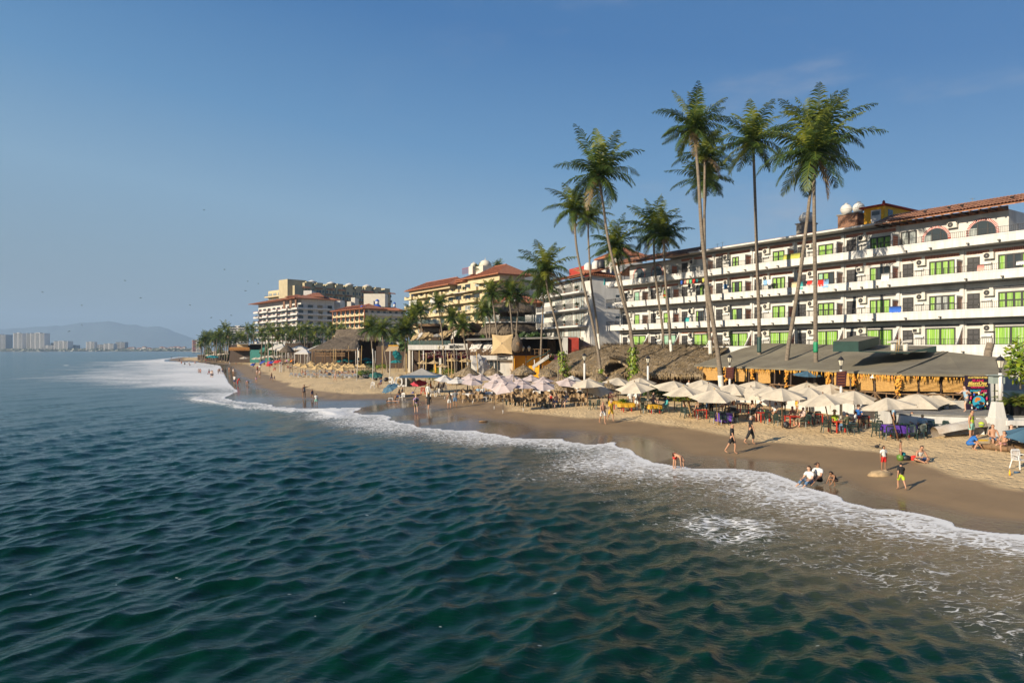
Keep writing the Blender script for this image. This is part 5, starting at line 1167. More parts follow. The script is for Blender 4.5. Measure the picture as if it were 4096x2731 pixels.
posts(B2,[(Vector((WX(px,166),166,5)),Vector((WX(px,166),166,WZ(1304,166)))) for px in (1680,1690,1760)],.2,'wood')
B3 = empty('thatched_hall',(0,0,0),0,'brown open gabled thatch hall behind the white terrace','restaurant')
mb = MB(); Y0,Y1 = 156,168; ap = WP(1893,1288,Y0); lf = WP(1755,1336,Y0); rt = WP(1962,1331,Y0); dv = Vector((-3,12,0))
thatch(B3,[[lf,lf+dv],[lf.lerp(ap,.5),lf.lerp(ap,.5)+dv],[ap,ap+dv]],'thatchd','thatch_roof',500,.8,11,True,5,.1,closed=False); thatch(B3,[[rt+dv,rt],[rt.lerp(ap,.5)+dv,rt.lerp(ap,.5)],[ap+dv,ap]],'thatchd','thatch_roof',400,.8,12,True,5,.1,closed=False)
for a,b_ in ((lf,ap),(ap,rt)): mb.bar(a+Vector((0,-.2,-.2)),b_+Vector((0,-.2,-.2)),.35,.5)
mb.bar(lf.lerp(ap,.35)+Vector((0,.4,-.4)),rt+Vector((0,.4,-.4)),.3); [mb.bar(Vector((WX(px,Y0+.5),Y0+.5,6)),Vector((WX(px,Y0+.5),Y0+.5,WZ(1318,Y0))),.35) for px in (1872,1805,1950)]
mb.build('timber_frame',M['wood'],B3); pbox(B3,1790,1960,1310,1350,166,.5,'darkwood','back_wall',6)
# round two-tiered thatched tower
B4 = empty('thatched_tower',(WX(2048,135),135,0),0,'round two tiered thatched restaurant tower with a glass railed upper deck','restaurant')
def ring_(r,z,n=18): return [Vector((r*math.cos(6.283*k/n),r*math.sin(6.283*k/n),z)) for k in range(n)]
zz = lambda py: WZ(py,135)
thatch(B4,[ring_(5.4,zz(1249)),ring_(4.6,zz(1228)),ring_(2.4,zz(1212)),ring_(1.2,zz(1207))],'thatchd','upper_thatch',1800,.8,13,True,4,.1); q = MB(); q.lathe([(2.2,0),(1.2,.5),(.2,1.1)],10,(0,0,zz(1207)-.2)); q.build('roof_cap',M['offwhite'],B4)
thatch(B4,[ring_(6.6,zz(1331)),ring_(6.0,zz(1312)),ring_(4.8,zz(1296))],'thatchd','lower_thatch',1800,.8,14,True,4,.1)
q = MB(); q.lathe([(5.6,zz(1294)),(5.6,zz(1290))],24,smooth=False); q.build('deck',M['white2'],B4); q = MB(); q.lathe([(5.5,zz(1290)),(5.5,zz(1271))],24,smooth=False); q.data if False else None; q.f = q.f[:-2]; q.m = q.m[:-2]; q.sm = q.sm[:-2]; q.build('glass_balustrade',M['clear'],B4)
for k in range(8): a = 6.283*(k+.3)/8; q = MB(); q.tube([(4.6*math.cos(a),4.6*math.sin(a),zz(1290)),(4.6*math.cos(a),4.6*math.sin(a),zz(1240))],.13,6); q.build('column',M['offwhite'],B4)
q = MB(); q.lathe([(2.6,zz(1290)),(2.6,zz(1240))],12,smooth=False); q.lathe([(5.2,6),(5.2,zz(1312))],14,smooth=False); q.build('core_wall',M['darkwood'],B4)
B4b = empty('low_white_house',(0,0,0),0,'white house with a tile roof seen behind the round thatched tower','house'); pbox(B4b,1960,2145,1215,1300,158,10,'white','wall',2); hip_roof(B4b,IM,WX(1955,156),155,WX(2175,156),172,WZ(1208,156),2.6,6)
for k in range(6): q = pbox(B4b,1975+k*22,1990+k*22,1205+22,1205+42,157.9,.15,'glassl','window')
# white bar with crossed balustrade, dark roofed lounge
B5 = empty('beach_bar',(0,0,0),0,'white beach bar with crossed timber balustrade and a dark lounge above','bar'); Y = 112
pbox(B5,1880,2043,1421,1439,Y,.4,'white2','fascia'); pbox(B5,1884,2050,1439,1500,Y+.8,.4,'white','wall',1.0); pbox(B5,1880,2310,1417,1422,Y+.4,8,'darkwood','deck')
for pa,pb in ((1936,1953),(1958,1972),(1979,1998)): q = pbox(B5,pa,pb,1444,1480,Y+.7,.09,'glass','window')
sgn(B5,'BURRITO',2007,1430.5,.27,Y); sgn(B5,'BAR & GRILL',2010,1437.5,.27,Y)
q = MB(); zt,zb = WZ(1397,Y),WZ(1420,Y)
for k in range(13):
    xa,xb = WX(1882+k*13.2,Y),WX(1882+(k+1)*13.2,Y); q.bar((xa,Y,zb),(xa,Y,zt),.09); q.bar((xa,Y,zb),(xb,Y,zt),.06); q.bar((xb,Y,zb),(xa,Y,zt),.06)
q.bar((WX(1882,Y),Y,zt),(WX(2054,Y),Y,zt),.09); q.bar((WX(1882,Y),Y,zb),(WX(2054,Y),Y,zb),.09); q.build('balustrade',M['wood'],B5)
q = MB()
for k in range(9): xa = WX(2054+k*17,Y); q.bar((xa,Y,WZ(1418,Y)),(xa,Y,WZ(1395,Y)),.08)
q.bar((WX(2054,Y),Y,WZ(1395,Y)),(WX(2200,Y),Y,WZ(1397,Y)),.08); q.bar((WX(2054,Y),Y,WZ(1410,Y)),(WX(2200,Y),Y,WZ(1410,Y)),.05); q.build('railing',M['wood'],B5)
q = MB(); q.hexa([WP(1862,1362,113),WP(2310,1351,111),WP(2300,1349,122),WP(1870,1358,124)],[WP(1862,1358,113),WP(2310,1347,111),WP(2300,1345,122),WP(1870,1354,124)]); q.build('flat_roof',M['grey'],B5)
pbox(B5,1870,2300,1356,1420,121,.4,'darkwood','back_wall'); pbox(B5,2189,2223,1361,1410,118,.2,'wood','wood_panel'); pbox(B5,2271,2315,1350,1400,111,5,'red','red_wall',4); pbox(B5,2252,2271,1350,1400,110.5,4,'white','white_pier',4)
pbox(B5,2052,2232,1419,1500,Y+2,.5,'yellow','yellow_wall',1); pbox(B5,2051,2058,1421,1500,Y+.2,2,'yellow','yellow_pier',1); pbox(B5,2216,2240,1417,1460,Y+.5,1,'purple','purple_wall',1)
q = MB()                                             # stairs
for k in range(14): a = WP(2134+k*4.6,1461-k*3.1,108); q.box(a.x-.1,107.2,a.z-.3,a.x+.35,109,a.z)
q.build('stairs',M['tile'],B5); q = MB(); q.hexa([WP(2130,1475,107.1),WP(2196,1432,107.1),WP(2196,1432,107.2),WP(2130,1475,107.2)],[WP(2130,1462,107.1),WP(2196,1416,107.1),WP(2196,1416,107.2),WP(2130,1462,107.2)]); q.build('stair_wall',M['white'],B5)
q = MB(); q.tube([WP(2108,1448,107),WP(2130,1432,107),WP(2175,1420,107),(WP(2200,1400,107))],.09,5); q.build('handrail',M['tarp'],B5)
small_ = MB(); P = WP(2068,1372,111); small_.lathe([(.05,1.6),(.25,1.2),(.75,.4),(.95,-.4),(.85,-1.1),(.4,-1.5)],14,P); small_.ball(P+Vector((.12,-.72,-.3)),.42,10,1,(1,.5,1.3)); small_.tube([P+Vector((0,0,1.5)),P+Vector((0,0,3.4))],.05,5)
tag(small_.build('hanging_nest',[M['thatchd'],M['wood']]),'big woven nest shaped hanging seat above the bar balustrade','hanging seat')
# left: large dark thatched hall, awnings, teal building and marquees
B6 = empty('thatched_hall',(0,0,0),0,'large dark thatched hall with a wooden porch, left of the arches flats','restaurant'); Y = 190
a0,a1,a2,a3 = WP(1236,1399,186),WP(1432,1399,184),WP(1462,1385,204),WP(1280,1392,206)
thatch(B6,[[a0,a1,a2,a3],[WP(1305,1368,190),WP(1434,1362,188),WP(1448,1356,202),WP(1325,1360,204)],[WP(1338,1350,193),WP(1440,1344,191),WP(1450,1340,200),WP(1346,1346,202)],[WP(1348,1319,195),WP(1458,1313,193),WP(1459,1312,197),WP(1350,1318,199)]],'thatchd','lower_thatch',2600,1.1,15,True,6,.25)
thatch(B6,[[WP(1420,1356,189),WP(1524,1353,188),WP(1530,1348,202),WP(1425,1350,203)],[WP(1430,1336,192),WP(1498,1336,191),WP(1500,1334,198),WP(1432,1334,199)],[WP(1435,1322,194),WP(1470,1322,194),WP(1471,1321,196),WP(1436,1321,196)]],'thatchd','upper_thatch',2600,1.1,16,True,6,.25)
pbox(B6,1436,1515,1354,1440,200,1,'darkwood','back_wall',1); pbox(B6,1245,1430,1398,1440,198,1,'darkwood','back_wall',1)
posts(B6,[(WP(px,1450,184),WP(px,1395,184)) for px in (1250,1262,1290,1300,1322,1345,1368,1395,1425,1440)],.11,'wood'); q = MB(); q.bar(WP(1246,1400,183.5),WP(1430,1399,183.5),.2); q.bar(WP(1265,1412,184),WP(1380,1412,184),.15); q.bar(WP(1265,1424,184),WP(1380,1424,184),.15)
for k in range(16): xa,xb = 1265+k*7.2,1272+k*7.2; q.bar(WP(xa,1423,184),WP(xb,1413,184),.1); q.bar(WP(xb,1423,184),WP(xa,1413,184),.1)
q.build('porch',M['wood'],B6)
B7 = empty('teal_restaurant',(0,0,0),0,'teal and orange wood restaurant with an upper deck, left of the marquees','restaurant'); Y = 290
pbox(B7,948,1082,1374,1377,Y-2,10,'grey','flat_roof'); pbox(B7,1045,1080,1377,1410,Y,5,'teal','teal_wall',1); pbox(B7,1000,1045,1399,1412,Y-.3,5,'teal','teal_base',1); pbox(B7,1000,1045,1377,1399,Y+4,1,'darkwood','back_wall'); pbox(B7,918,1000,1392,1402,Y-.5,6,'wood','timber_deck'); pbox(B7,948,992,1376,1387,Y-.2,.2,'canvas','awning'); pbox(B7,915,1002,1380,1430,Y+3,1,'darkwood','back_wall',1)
q = MB(); [q.bar(WP(918+k*6,1393,Y-.6),WP(924+k*6,1402,Y-.6),.12) for k in range(13)]; [q.bar(WP(924+k*6,1393,Y-.6),WP(918+k*6,1402,Y-.6),.12) for k in range(13)]; q.bar(WP(918,1391,Y-.6),WP(998,1391,Y-.6),.25); q.build('balustrade',mat('orange_timber',(.45,.2,.04),.7),B7)
palapa_l = [(928,1366,20,285,'left of the teal restaurant'),(1080,1380,18,270,'right of the teal restaurant'),(1218,1370,26,250,'left of the large dark thatched hall'),(1248,1372,22,245,'touching the large dark thatched hall')]
def marquee(pa,pb,pt,pe,Y,lb,ridge=None,skew=0):
    t_ = empty('marquee',(0,0,0),0,lb,'marquee','white marquees on the beach'); x0,x1 = WX(pa,Y),WX(pb,Y); ze,zt = WZ(pe,Y),WZ(pt,Y); d = 6; q = MB(); cx_ = (x0+x1)/2+skew*(x1-x0)/2
    q.add([(x0,Y,ze),(x1,Y,ze),(x1,Y+d,ze),(x0,Y+d,ze),(cx_-(x1-x0)*.12,Y+d/2,zt),(cx_+(x1-x0)*.12,Y+d/2,zt)],[(0,1,5,4),(1,2,5),(2,3,4,5),(3,0,4)]); q.add([(x0,Y,ze),(x1,Y,ze),(x1,Y,ze-.35),(x0,Y,ze-.35)],[(0,1,2,3)]); q.build('canopy',M['u_white0'],t_)
    for x in (x0,x1):
        for y in (Y,Y+d): q = MB(); q.tube([(x,y,1.2),(x,y,ze)],.08,5); q.build('leg',M['white2'],t_)
marquee(1074,1142,1375,1395,235,'large white marquee left of the watch post'); marquee(1155,1218,1382,1395,230,'low white marquee right of the watch post'); marquee(1228,1285,1380,1398,215,'white marquee at the edge of the large thatched hall',skew=.4); marquee(1106,1150,1392,1399,245,'small white and yellow marquee behind the watch post'); marquee(1178,1232,1396,1412,210,'pale blue grey marquee with low eaves')
B8 = empty('low_building',(0,0,0),0,'low flat roofed grey building behind the bamboo poles','building'); pbox(B8,1512,1628,1367,1385,195,10,'white','wall',2); pbox(B8,1505,1640,1384,1440,185,8,'darkwood','shop_front',1); q = MB(); q.hexa([WP(1540,1405,172),WP(1590,1403,172),WP(1596,1386,176),WP(1556,1386,176)],[WP(1540,1404,172),WP(1590,1402,172),WP(1596,1385,176),WP(1556,1385,176)]); q.build('striped_awning',M['canvas'],B8); pbox(B8,1553,1600,1380,1384,180,1,'orange','orange_fascia')
pbox(B8,1140,1240,1372,1440,262,6,'darkwood','low_wall',1)
B9 = empty('low_building',(0,0,0),0,'long low white wall building below the planted flats','building'); pbox(B9,1026,1180,1366,1376,300,10,'white','wall',2)
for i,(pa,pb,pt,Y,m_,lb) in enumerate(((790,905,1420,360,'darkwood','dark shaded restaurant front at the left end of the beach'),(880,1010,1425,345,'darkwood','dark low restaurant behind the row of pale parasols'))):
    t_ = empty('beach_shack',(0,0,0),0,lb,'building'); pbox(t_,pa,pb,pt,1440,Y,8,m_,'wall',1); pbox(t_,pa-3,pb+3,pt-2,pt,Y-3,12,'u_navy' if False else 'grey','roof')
# dark greenery packed behind the beach front, one object per clump
for i,(pa,pb,pt,pb2,Y) in enumerate(((1040,1250,1368,1420,268),(1255,1345,1350,1400,240),(1470,1640,1345,1400,210),(1600,1700,1330,1400,180),(820,930,1385,1430,340),(1930,1990,1290,1360,150),(2080,2170,1335,1352,128))):
    rr = random.Random(i+200); g = MB()
    for _ in range(700):
        px = rr.uniform(pa,pb); py = pb2-(pb2-pt)*rr.random()*(0.6+.4*math.sin(px*.13)); c = WP(px,py,Y+rr.uniform(-4,4)); a = Vector((rr.gauss(0,1),rr.gauss(0,1),rr.gauss(0,1))).normalized()*.8; b_ = a.cross(Vector((rr.random(),1,.3))).normalized()*.3; g.add([c-a,c+b_,c+a,c-b_],[(0,1,2,3)])
    tag(g.build('shrub_mass',M['leaf']),['dense dark shrubbery below the planted flats','shrubbery beside the large thatched hall','shrubbery below the arches flats','shrubbery left of the white terrace','undergrowth of the left palm grove','shrubbery between cream flats and thatched tower','low shrubbery on the lounge roof'][i],None,None,'stuff')

# ---------------------------------------------------------------- palms
M['frond'] = leafmat('palm_frond',(0.070,0.115,0.020),(0.030,0.062,0.014),.9,.3)
M['frondy'] = leafmat('young_palm_frond',(0.22,0.24,0.030),(0.10,0.145,0.02),1.2,.4)
M['frondd'] = leafmat('dry_palm_frond',(0.20,0.145,0.06),(0.11,0.075,0.035),1.2,.2)
M['trunk'] = mat('palm_trunk',(0.235,0.195,0.15),.95,.5,3,.6,10,col2=(0.13,0.105,0.08),stretch=(1,1,3.5),detail=7)
M['lime'] = mat('white_limewash',(0.62,0.60,0.55),.9,.2,5)
def crown_mesh(seed,nf=30,L=3.5,nl=30,lw=.06,spread=1.0,wind=0.0,open_=1.0,ragged=0.2):
    rr = random.Random(seed); mb = MB()
    for i in range(nf):
        az = 6.283*(i*0.381966)+rr.uniform(-.25,.25); t = (i+.5)/nf
        el = R(86-128*t**1.05*open_)+rr.uniform(-.16,.16)     # young fronds stand, old ones hang
        ln = L*(0.90+0.28*math.sin(math.pi*min(1,t*1.1+.15)))*rr.uniform(.82,1.12); droop = (0.50+0.80*t)*rr.uniform(.75,1.35)
        mi = 1 if t < .22 else (2 if (t > .93 and rr.random() < .6) else 0)
        if rr.random() < .12: mi = 1
        h = Vector((math.cos(az),math.sin(az),0)); p = Vector((0,0,0)); pts = [p.copy()]; n = 12; dirs = []; a = el
        for k in range(n):
            a = el-droop*((k+1)/n)**1.5*(1.25 if el > 0 else .65); a = max(a,-1.45)
            d = h*math.cos(a)+Vector((0,0,math.sin(a)))+Vector((wind*.25*k/n,0,0)); d.normalize(); dirs.append(d); p = p+d*ln/n; pts.append(p.copy())
        mb.tube(pts,[.035-.028*k/n for k in range(n+1)],3,1 if mi != 2 else 2,cap=False)
        for k in range(nl):
            s = (k+1.2)/(nl+.5); f = s*n; j = min(n-1,int(f)); q = pts[j].lerp(pts[j+1],f-j); d = dirs[j]; side = d.cross(Vector((0,0,1)))
            if side.length < .05: side = Vector((-h.y,h.x,0))
            side.normalize(); up = side.cross(d)
            ll = (0.95*math.sin(math.pi*min(1,.18+s*.82))**.7+.12)*L/3.5*.92
            for sg in (-1,1):
                if rr.random() < ragged*.35: continue
                dd = (side*sg*.85+d*(.50+.3*s)-Vector((0,0,1))*rr.uniform(.10,.60)+up*.15).normalized(); l2 = ll*rr.uniform(.8,1.12)
                e = q+dd*l2*.55; tip = q+(dd-Vector((0,0,rr.uniform(.15,.42)))).normalized()*l2; w = d*lw*(1.25-.5*s)
                mb.add([q-w*.5,q+w*.6,e+w*.8,tip,e-w*.7],[(0,1,2,4),(4,2,3)],mi)
    for _ in range(5): a = rr.uniform(0,6.28); mb.ball((.2*math.cos(a),.2*math.sin(a),-.22-rr.uniform(0,.2)),.12,6,2)
    mb.tube([(0,0,-.55),(0,0,-.2),(0,0,.15)],[.15,.23,.1],7,2)
    me = mb.build('crown_src',[M['frond'],M['frondy'],M['frondd']]); m_ = me.data; bpy.data.objects.remove(me); return m_
CR = [crown_mesh(s,nf,3.5,36,.066,open_=op) for s,nf,op in ((1,28,1.0),(2,24,.95),(3,29,1.05),(4,25,1.0),(5,28,1.1),(6,21,.9))]
CRF = [crown_mesh(10+s,20,3.5,13,.14,open_=1.0) for s in range(3)]
def palm(pts,Y,label,crown=0,sc=1.0,base=None,r0=.20,r1=.115,rz=None,group='coconut palms along the beach',far=False,ground=1.2,wrap=None,zsc=1.0):
    P = [WP(x,y,Y) for x,y in pts]                # from the foot to the top
    if P[0].z > ground+.05: d = (P[1]-P[0]); d = d/max(.3,d.z); P.insert(0,P[0]-d*(P[0].z-ground)*.6+Vector((0,0,-(P[0].z-ground)*.4)))
    P[0].z = min(P[0].z,ground)
    root = empty('coconut_palm',tuple(P[0]),0,label,'palm tree',group); o = P[0].copy(); P = [p-o for p in P]
    # smooth the path
    Q_ = []; n = len(P)
    for i in range(n-1):
        a = P[max(0,i-1)]; b_ = P[i]; c = P[i+1]; d = P[min(n-1,i+2)]
        for k in range(5):
            t = k/5; Q_.append(.5*((2*b_)+(-a+c)*t+(2*a-5*b_+4*c-d)*t*t+(-a+3*b_-3*c+d)*t**3))
    Q_.append(P[-1]); m_ = len(Q_)
    if far: Q2 = Q_[::3]+[Q_[-1]]
    else:
        Q2 = []; rad = []
        for i in range(m_-1):
            ns = max(1,min(9,int((Q_[i+1]-Q_[i]).length/.14)))
            for k in range(ns): Q2.append(Q_[i].lerp(Q_[i+1],k/ns))
        Q2.append(Q_[-1])
    k_ = len(Q2); rad = [(r0+(r1-r0)*(i/(k_-1))**.8)*(1+(0.05 if (i % 2 and not far) else 0))*(1.5-.5*min(1,i/(k_*.06))) for i in range(k_)]
    mb = MB(); mb.tube(Q2,rad,7 if not far else 5); mb.build('trunk',M['trunk'],root)
    if base: 
        zc = base[1]; mb = MB(); sub = [i for i in range(k_) if base[0] <= Q2[i].z+o.z <= zc]
        if len(sub) > 1: mb.tube([Q2[i] for i in sub],[rad[i]+.02 for i in sub],8); mb.build(base[2],M[base[3]],root)
    if crown is not None:
        me = (CRF if far else CR)[crown % len(CRF if far else CR)]; c = bpy.data.objects.new('crown',me); COL.objects.link(c); c.parent = root; c.location = Q2[-1]; c.scale = (sc,sc,sc*zsc)
        c.rotation_euler = (random.uniform(-.12,.12),random.uniform(-.12,.12),random.uniform(0,6.28) if rz is None else rz)
    return root,Q2,o
def vines(root,Q2,o,z0,z1,rad,n,seed,mi='leafb',name='vine_leaves'):
    rr = random.Random(seed); mb = MB(); sub = [q for q in Q2 if z0-o.z <= q.z <= z1-o.z]
    if not sub: return
    for _ in range(n):
        q = rr.choice(sub); t = (q.z+o.z-z0)/max(.1,z1-z0); w = rad*(1.15-.5*t)*rr.uniform(.3,1); a = rr.uniform(0,6.28); c = q+Vector((w*math.cos(a),w*math.sin(a),rr.uniform(-.1,.1))); s = rr.uniform(.14,.30)
        nrm = Vector((math.cos(a),math.sin(a),rr.uniform(-.2,.6))).normalized(); sx = nrm.cross(Vector((0,0,1))).normalized(); sy = sx.cross(nrm); cc = c+sy*-s
        mb.add([c,c-sy*s*.5+sx*s*.55,cc-sy*s*.4,c-sy*s*.5-sx*s*.55],[(0,1,2,3)])
    mb.build(name,M[mi],root)
M['wrapg'] = mat('green_wrap',(0.01,0.22,0.10),.5); M['wrapd'] = mat('dark_green_wrap',(0.012,0.05,0.045),.5)
PALMS = []
palm([(2884,1530),(2875,1440),(2862,1350),(2845,1240),(2830,1150),(2816,1020),(2805,900),(2793,700),(2784,600),(2775,512)],65,'tall leaning palm with white painted foot in front of the pavilion',0,1.02,(1,3.9,'painted_base','lime'),.25,.13)
palm([(2841,1388),(2838,1340),(2832,1250),(2824,1130),(2819,1000),(2818,800),(2820,628)],80,'tall palm rising behind the white footed one, second highest of that pair',1,1.15,(1,7.4,'painted_base','lime'),.22,.13)
palm([(2797,1385),(2798,1250),(2800,1120),(2806,980),(2818,850),(2827,716)],88,'palm with the lowest crown of the three crossing trunks at centre right',2,1.28,None,.20,.13,zsc=.8)
r_,q_,o_ = palm([(3037,1409),(3037,1330),(3034,1200),(3030,1100),(3025,950),(3019,750),(3012,565)],71,'tall straight palm with a dark green wrap where it leaves the roof',3,1.25,(5.9,7.6,'dark_wrap','wrapd'),.21,.13)
palm([(3263,1409),(3262,1300),(3261,1130),(3258,950),(3256,780),(3256,612)],60,'tallest looking palm with a large bright crown and a green wrapped foot',4,1.40,(6.0,7.0,'green_wrap','wrapg'),.21,.13)
palm([(3152,1398),(3168,1300),(3177,1244),(3200,1100),(3226,900),(3243,760),(3275,545)],64,'leaning palm whose crown merges behind the large bright one',2,1.25,None,.21,.13)
palm([(3950,1430),(3955,1400),(3962,1372)],52.5,'broken palm stump without a crown rising behind the green roof',None,1,None,.30,.27,group=None)
r_,q_,o_ = palm([(2534,1420),(2534,1393),(2515,1282),(2488,1187),(2450,1034),(2428,931),(2414,826),(2400,740),(2396,700)],76,'tall curving palm with bright climbing vine on its foot',0,1.38,None,.21,.13,zsc=1.05); vines(r_,q_,o_,1.3,6.6,.95,520,3)
r_,q_,o_ = palm([(2402,1500),(2400,1459),(2388,1382),(2365,1268),(2334,1134),(2308,1000),(2300,910),(2298,838)],80,'slender palm with a few vine leaves near the thatch, left of the curving one',1,1.0,None,.19,.12); vines(r_,q_,o_,1.3,4.2,.6,150,4)
palm([(2397,1383),(2384,1268),(2365,1134),(2356,1000),(2353,930),(2354,870)],98,'palm with white painted foot on the thatch edge, behind the slender one',3,1.02,(1,8.6,'painted_base','lime'),.19,.12)
palm([(2526,1375),(2511,1263),(2482,1110),(2468,1030),(2460,985)],90,'palm with a full dark crown in front of the hotel left end',4,1.15)
palm([(2654,1378),(2649,1302),(2630,1168),(2618,1053),(2616,980),(2617,920)],88,'left palm of the pair before the hotel arches',0,1.25)
palm([(2684,1392),(2682,1370),(2675,1263),(2664,1149),(2656,1010),(2659,945)],85,'right palm of the pair before the hotel arches with a pale foot',5,.98,(1,7.5,'painted_base','lime'))
r_,q_,o_ = palm([(2262,1500),(2247,1398),(2227,1298),(2197,1191),(2186,1130),(2181,1084)],92,'large palm left of the white block with a vine covered foot',1,1.25); vines(r_,q_,o_,1.3,6.2,1.1,420,5)
palm([(2166,1344),(2170,1268),(2174,1200),(2172,1155)],108,'shorter palm behind the large one by the white block',0,1.1)
MIDP = [([(1990,1348),(1979,1268),(1971,1200),(1967,1172)],118,'first',1),([(2051,1348),(2046,1287),(2038,1200),(2036,1176)],118,'second',2),([(2065,1340),(2068,1290),(2070,1268),(2074,1190)],120,'third',5),
        ([(1948,1354),(1942,1306),(1937,1260),(1935,1243)],122,'fourth',4),([(1959,1354),(1960,1300),(1958,1260),(1958,1234)],128,'fifth',3),([(1768,1335),(1761,1275),(1755,1235),(1753,1216)],150,'sixth',3),
        ([(1685,1300),(1682,1268),(1682,1240)],165,'seventh',0),([(1813,1335),(1810,1300),(1808,1272)],150,'eighth',2),([(1875,1445),(1873,1436),(1860,1375),(1852,1325),(1851,1302)],138,'ninth',4),
        ([(1640,1360),(1634,1330),(1650,1275)],160,'tenth',1),([(1632,1370),(1627,1340),(1627,1310)],158,'eleventh',2)]
PL_ = ['palm directly left of the round thatched tower','palm overlapping the round thatched tower','palm with a brown drooping crown before the round thatched tower','low bright palm left of the round thatched tower','palm just behind the low bright one by the thatched tower',
       'slim palm before the cream flats, right of the glass terrace','palm at the left edge of the cream flats','short palm above the brown gabled thatch','palm leaning over the white terrace sign','palm at the left end of the glass terrace','small palm below the left end of the glass terrace']
for (pts,Y,_,c),lb in zip(MIDP,PL_): palm(pts,Y,lb,c,.86 if Y < 140 else .95)
for pts,Y,lb,c in (([(1541,1440),(1538,1400),(1533,1350),(1482,1316)],150,0,1),([(1545,1440),(1537,1400),(1530,1350),(1527,1318)],150,'right palm of the pair before the large dark thatch',2),
                      ([(1496,1440),(1489,1400),(1485,1345),(1481,1316)],155,'left palm of the pair before the large dark thatch',0),([(1620,1440),(1622,1380),(1617,1340),(1612,1322)],155,'palm left of the white terrace by a vine covered post',3),
                      ([(1580,1380),(1577,1365),(1576,1345)],190,'small dim palm between the dark thatch and the white terrace',2),([(1640,1300),(1648,1270),(1652,1250)],185,'dim palm before the left balconies of the cream flats',4)):
    if lb: palm(pts,Y,lb,c,1.0)
rr = random.Random(31)
row = [(1047,1330),(1074,1312),(1090,1328),(1117,1322),(1130,1340),(1148,1318),(1168,1325),(1182,1340),(1197,1322),(1215,1332),(1225,1316),(1243,1326),(1256,1345),(1265,1322),(1292,1320),(1325,1315),(1345,1330),(1364,1312),(1060,1350),(1110,1352),(1160,1352),(1205,1352),(1240,1352),(1311,1340),(1380,1330)]
for i,(x,y) in enumerate(row):
    Y = rr.uniform(225,265); palm([(x+rr.uniform(-6,12),1440),(x+rr.uniform(-3,6),(y+1440)/2),(x,y)],Y,'coconut palm in the row before the white planted flats',i,.92,None,.22,.13,group='palm row before the white flats',far=True)
left = [(813,1360),(822,1352),(836,1342),(845,1358),(855,1352),(868,1345),(872,1362),(880,1342),(892,1350),(900,1308),(912,1330),(906,1350),(922,1350),(803,1378),(830,1374),(862,1376),(890,1375),(916,1372),(955,1342),(968,1352),(990,1318),(1012,1316),(1004,1345),(982,1356),(1018,1350),(944,1360),(880,1330)]
for i,(x,y) in enumerate(left):
    Y = rr.uniform(290,350); palm([(x+rr.uniform(-5,8),1432),(x+rr.uniform(-3,5),(y+1432)/2),(x,y)],Y,'coconut palm of the grove at the left end of the beach',i+1,1.0,None,.22,.14,group='palm grove at the left end of the beach',far=True)
for px,py,Y,lb in ((1914,1072,190,'tiny wind bent palm on the roof of the cream flats, left of three'),(1985,1064,192,'tiny palm on the roof of the cream flats, middle of three'),(1996,1060,192,'tiny palm on the roof of the cream flats, right of three')):
    palm([(px-6,1098),(px-5,1085),(px,py)],Y,lb,px,.55,None,.08,.05,group=None,far=True,ground=26)
# ---------------------------------------------------------------- shrubs and potted plants
def bush(pos,r_,h,n,label,seed=1,mi='leaf',size=.22,name='shrub',cat='shrub',group=None,palmy=False,pot=None):
    rr = random.Random(seed); t_ = empty(name,pos,0,label,cat,group); mb = MB(); b0 = .0
    if pot:
        q = MB(); q.lathe([(pot*.7,0),(pot,pot*1.5),(pot*1.08,pot*1.5),(pot*1.05,pot*1.65),(pot*.9,pot*1.6)],10); q.build('pot',M['greytank' if pot > .27 else 'tile'],t_); b0 = pot*1.5
    if palmy:
        for _ in range(n):
            a = rr.uniform(0,6.28); L = r_*rr.uniform(.7,1.2); e = rr.uniform(.5,1.4); p = Vector((0,0,b0)); pts = []
            for k in range(6): pts.append(p.copy()); ee = e-k*.28; p = p+Vector((math.cos(a)*math.cos(ee),math.sin(a)*math.cos(ee),math.sin(ee)))*L/5*(h/r_)**.3
            for k in range(5):
                d = (pts[k+1]-pts[k]); sd = Vector((-math.sin(a),math.cos(a),0))
                for j in range(4):
                    q = pts[k].lerp(pts[k+1],j/4)
                    for sg in (-1,1): tip = q+(sd*sg+d.normalized()*.8-Vector((0,0,.3))).normalized()*L*.28; mb.add([q,q+d.normalized()*.05,tip],[(0,1,2)])
    else:
        for _ in range(n):
            d = Vector((rr.gauss(0,1),rr.gauss(0,1),rr.gauss(0,1))).normalized(); rad = rr.uniform(.4,1)*(1+.35*mnoise.noise(d*2.2+Vector((seed,0,0))))
            p = Vector((d.x*r_*rad,d.y*r_*rad,b0+h*.5+d.z*h*.5*rad)); a = Vector((rr.gauss(0,1),rr.gauss(0,1),rr.gauss(0,.6))).normalized(); c = a.cross(d).normalized() if a.cross(d).length > .01 else Vector((1,0,0)); s = size*rr.uniform(.5,1.3)
            mb.add([p-a*s,p+c*s*.4,p+a*s,p-c*s*.4],[(0,1,2,3)])
    mb.build('foliage',M[mi],t_); st = MB(); st.tube([(0,0,0),(0,0,b0+h*.4)],r_*.05+.02,5); st.build('stem',M['trunk'],t_); return t_
bush(WP(2600,1540,73)*1,1.0,1.4,200,'leafy bush below the thatch left of the lamp',3,'leaf').location.z = 1.2
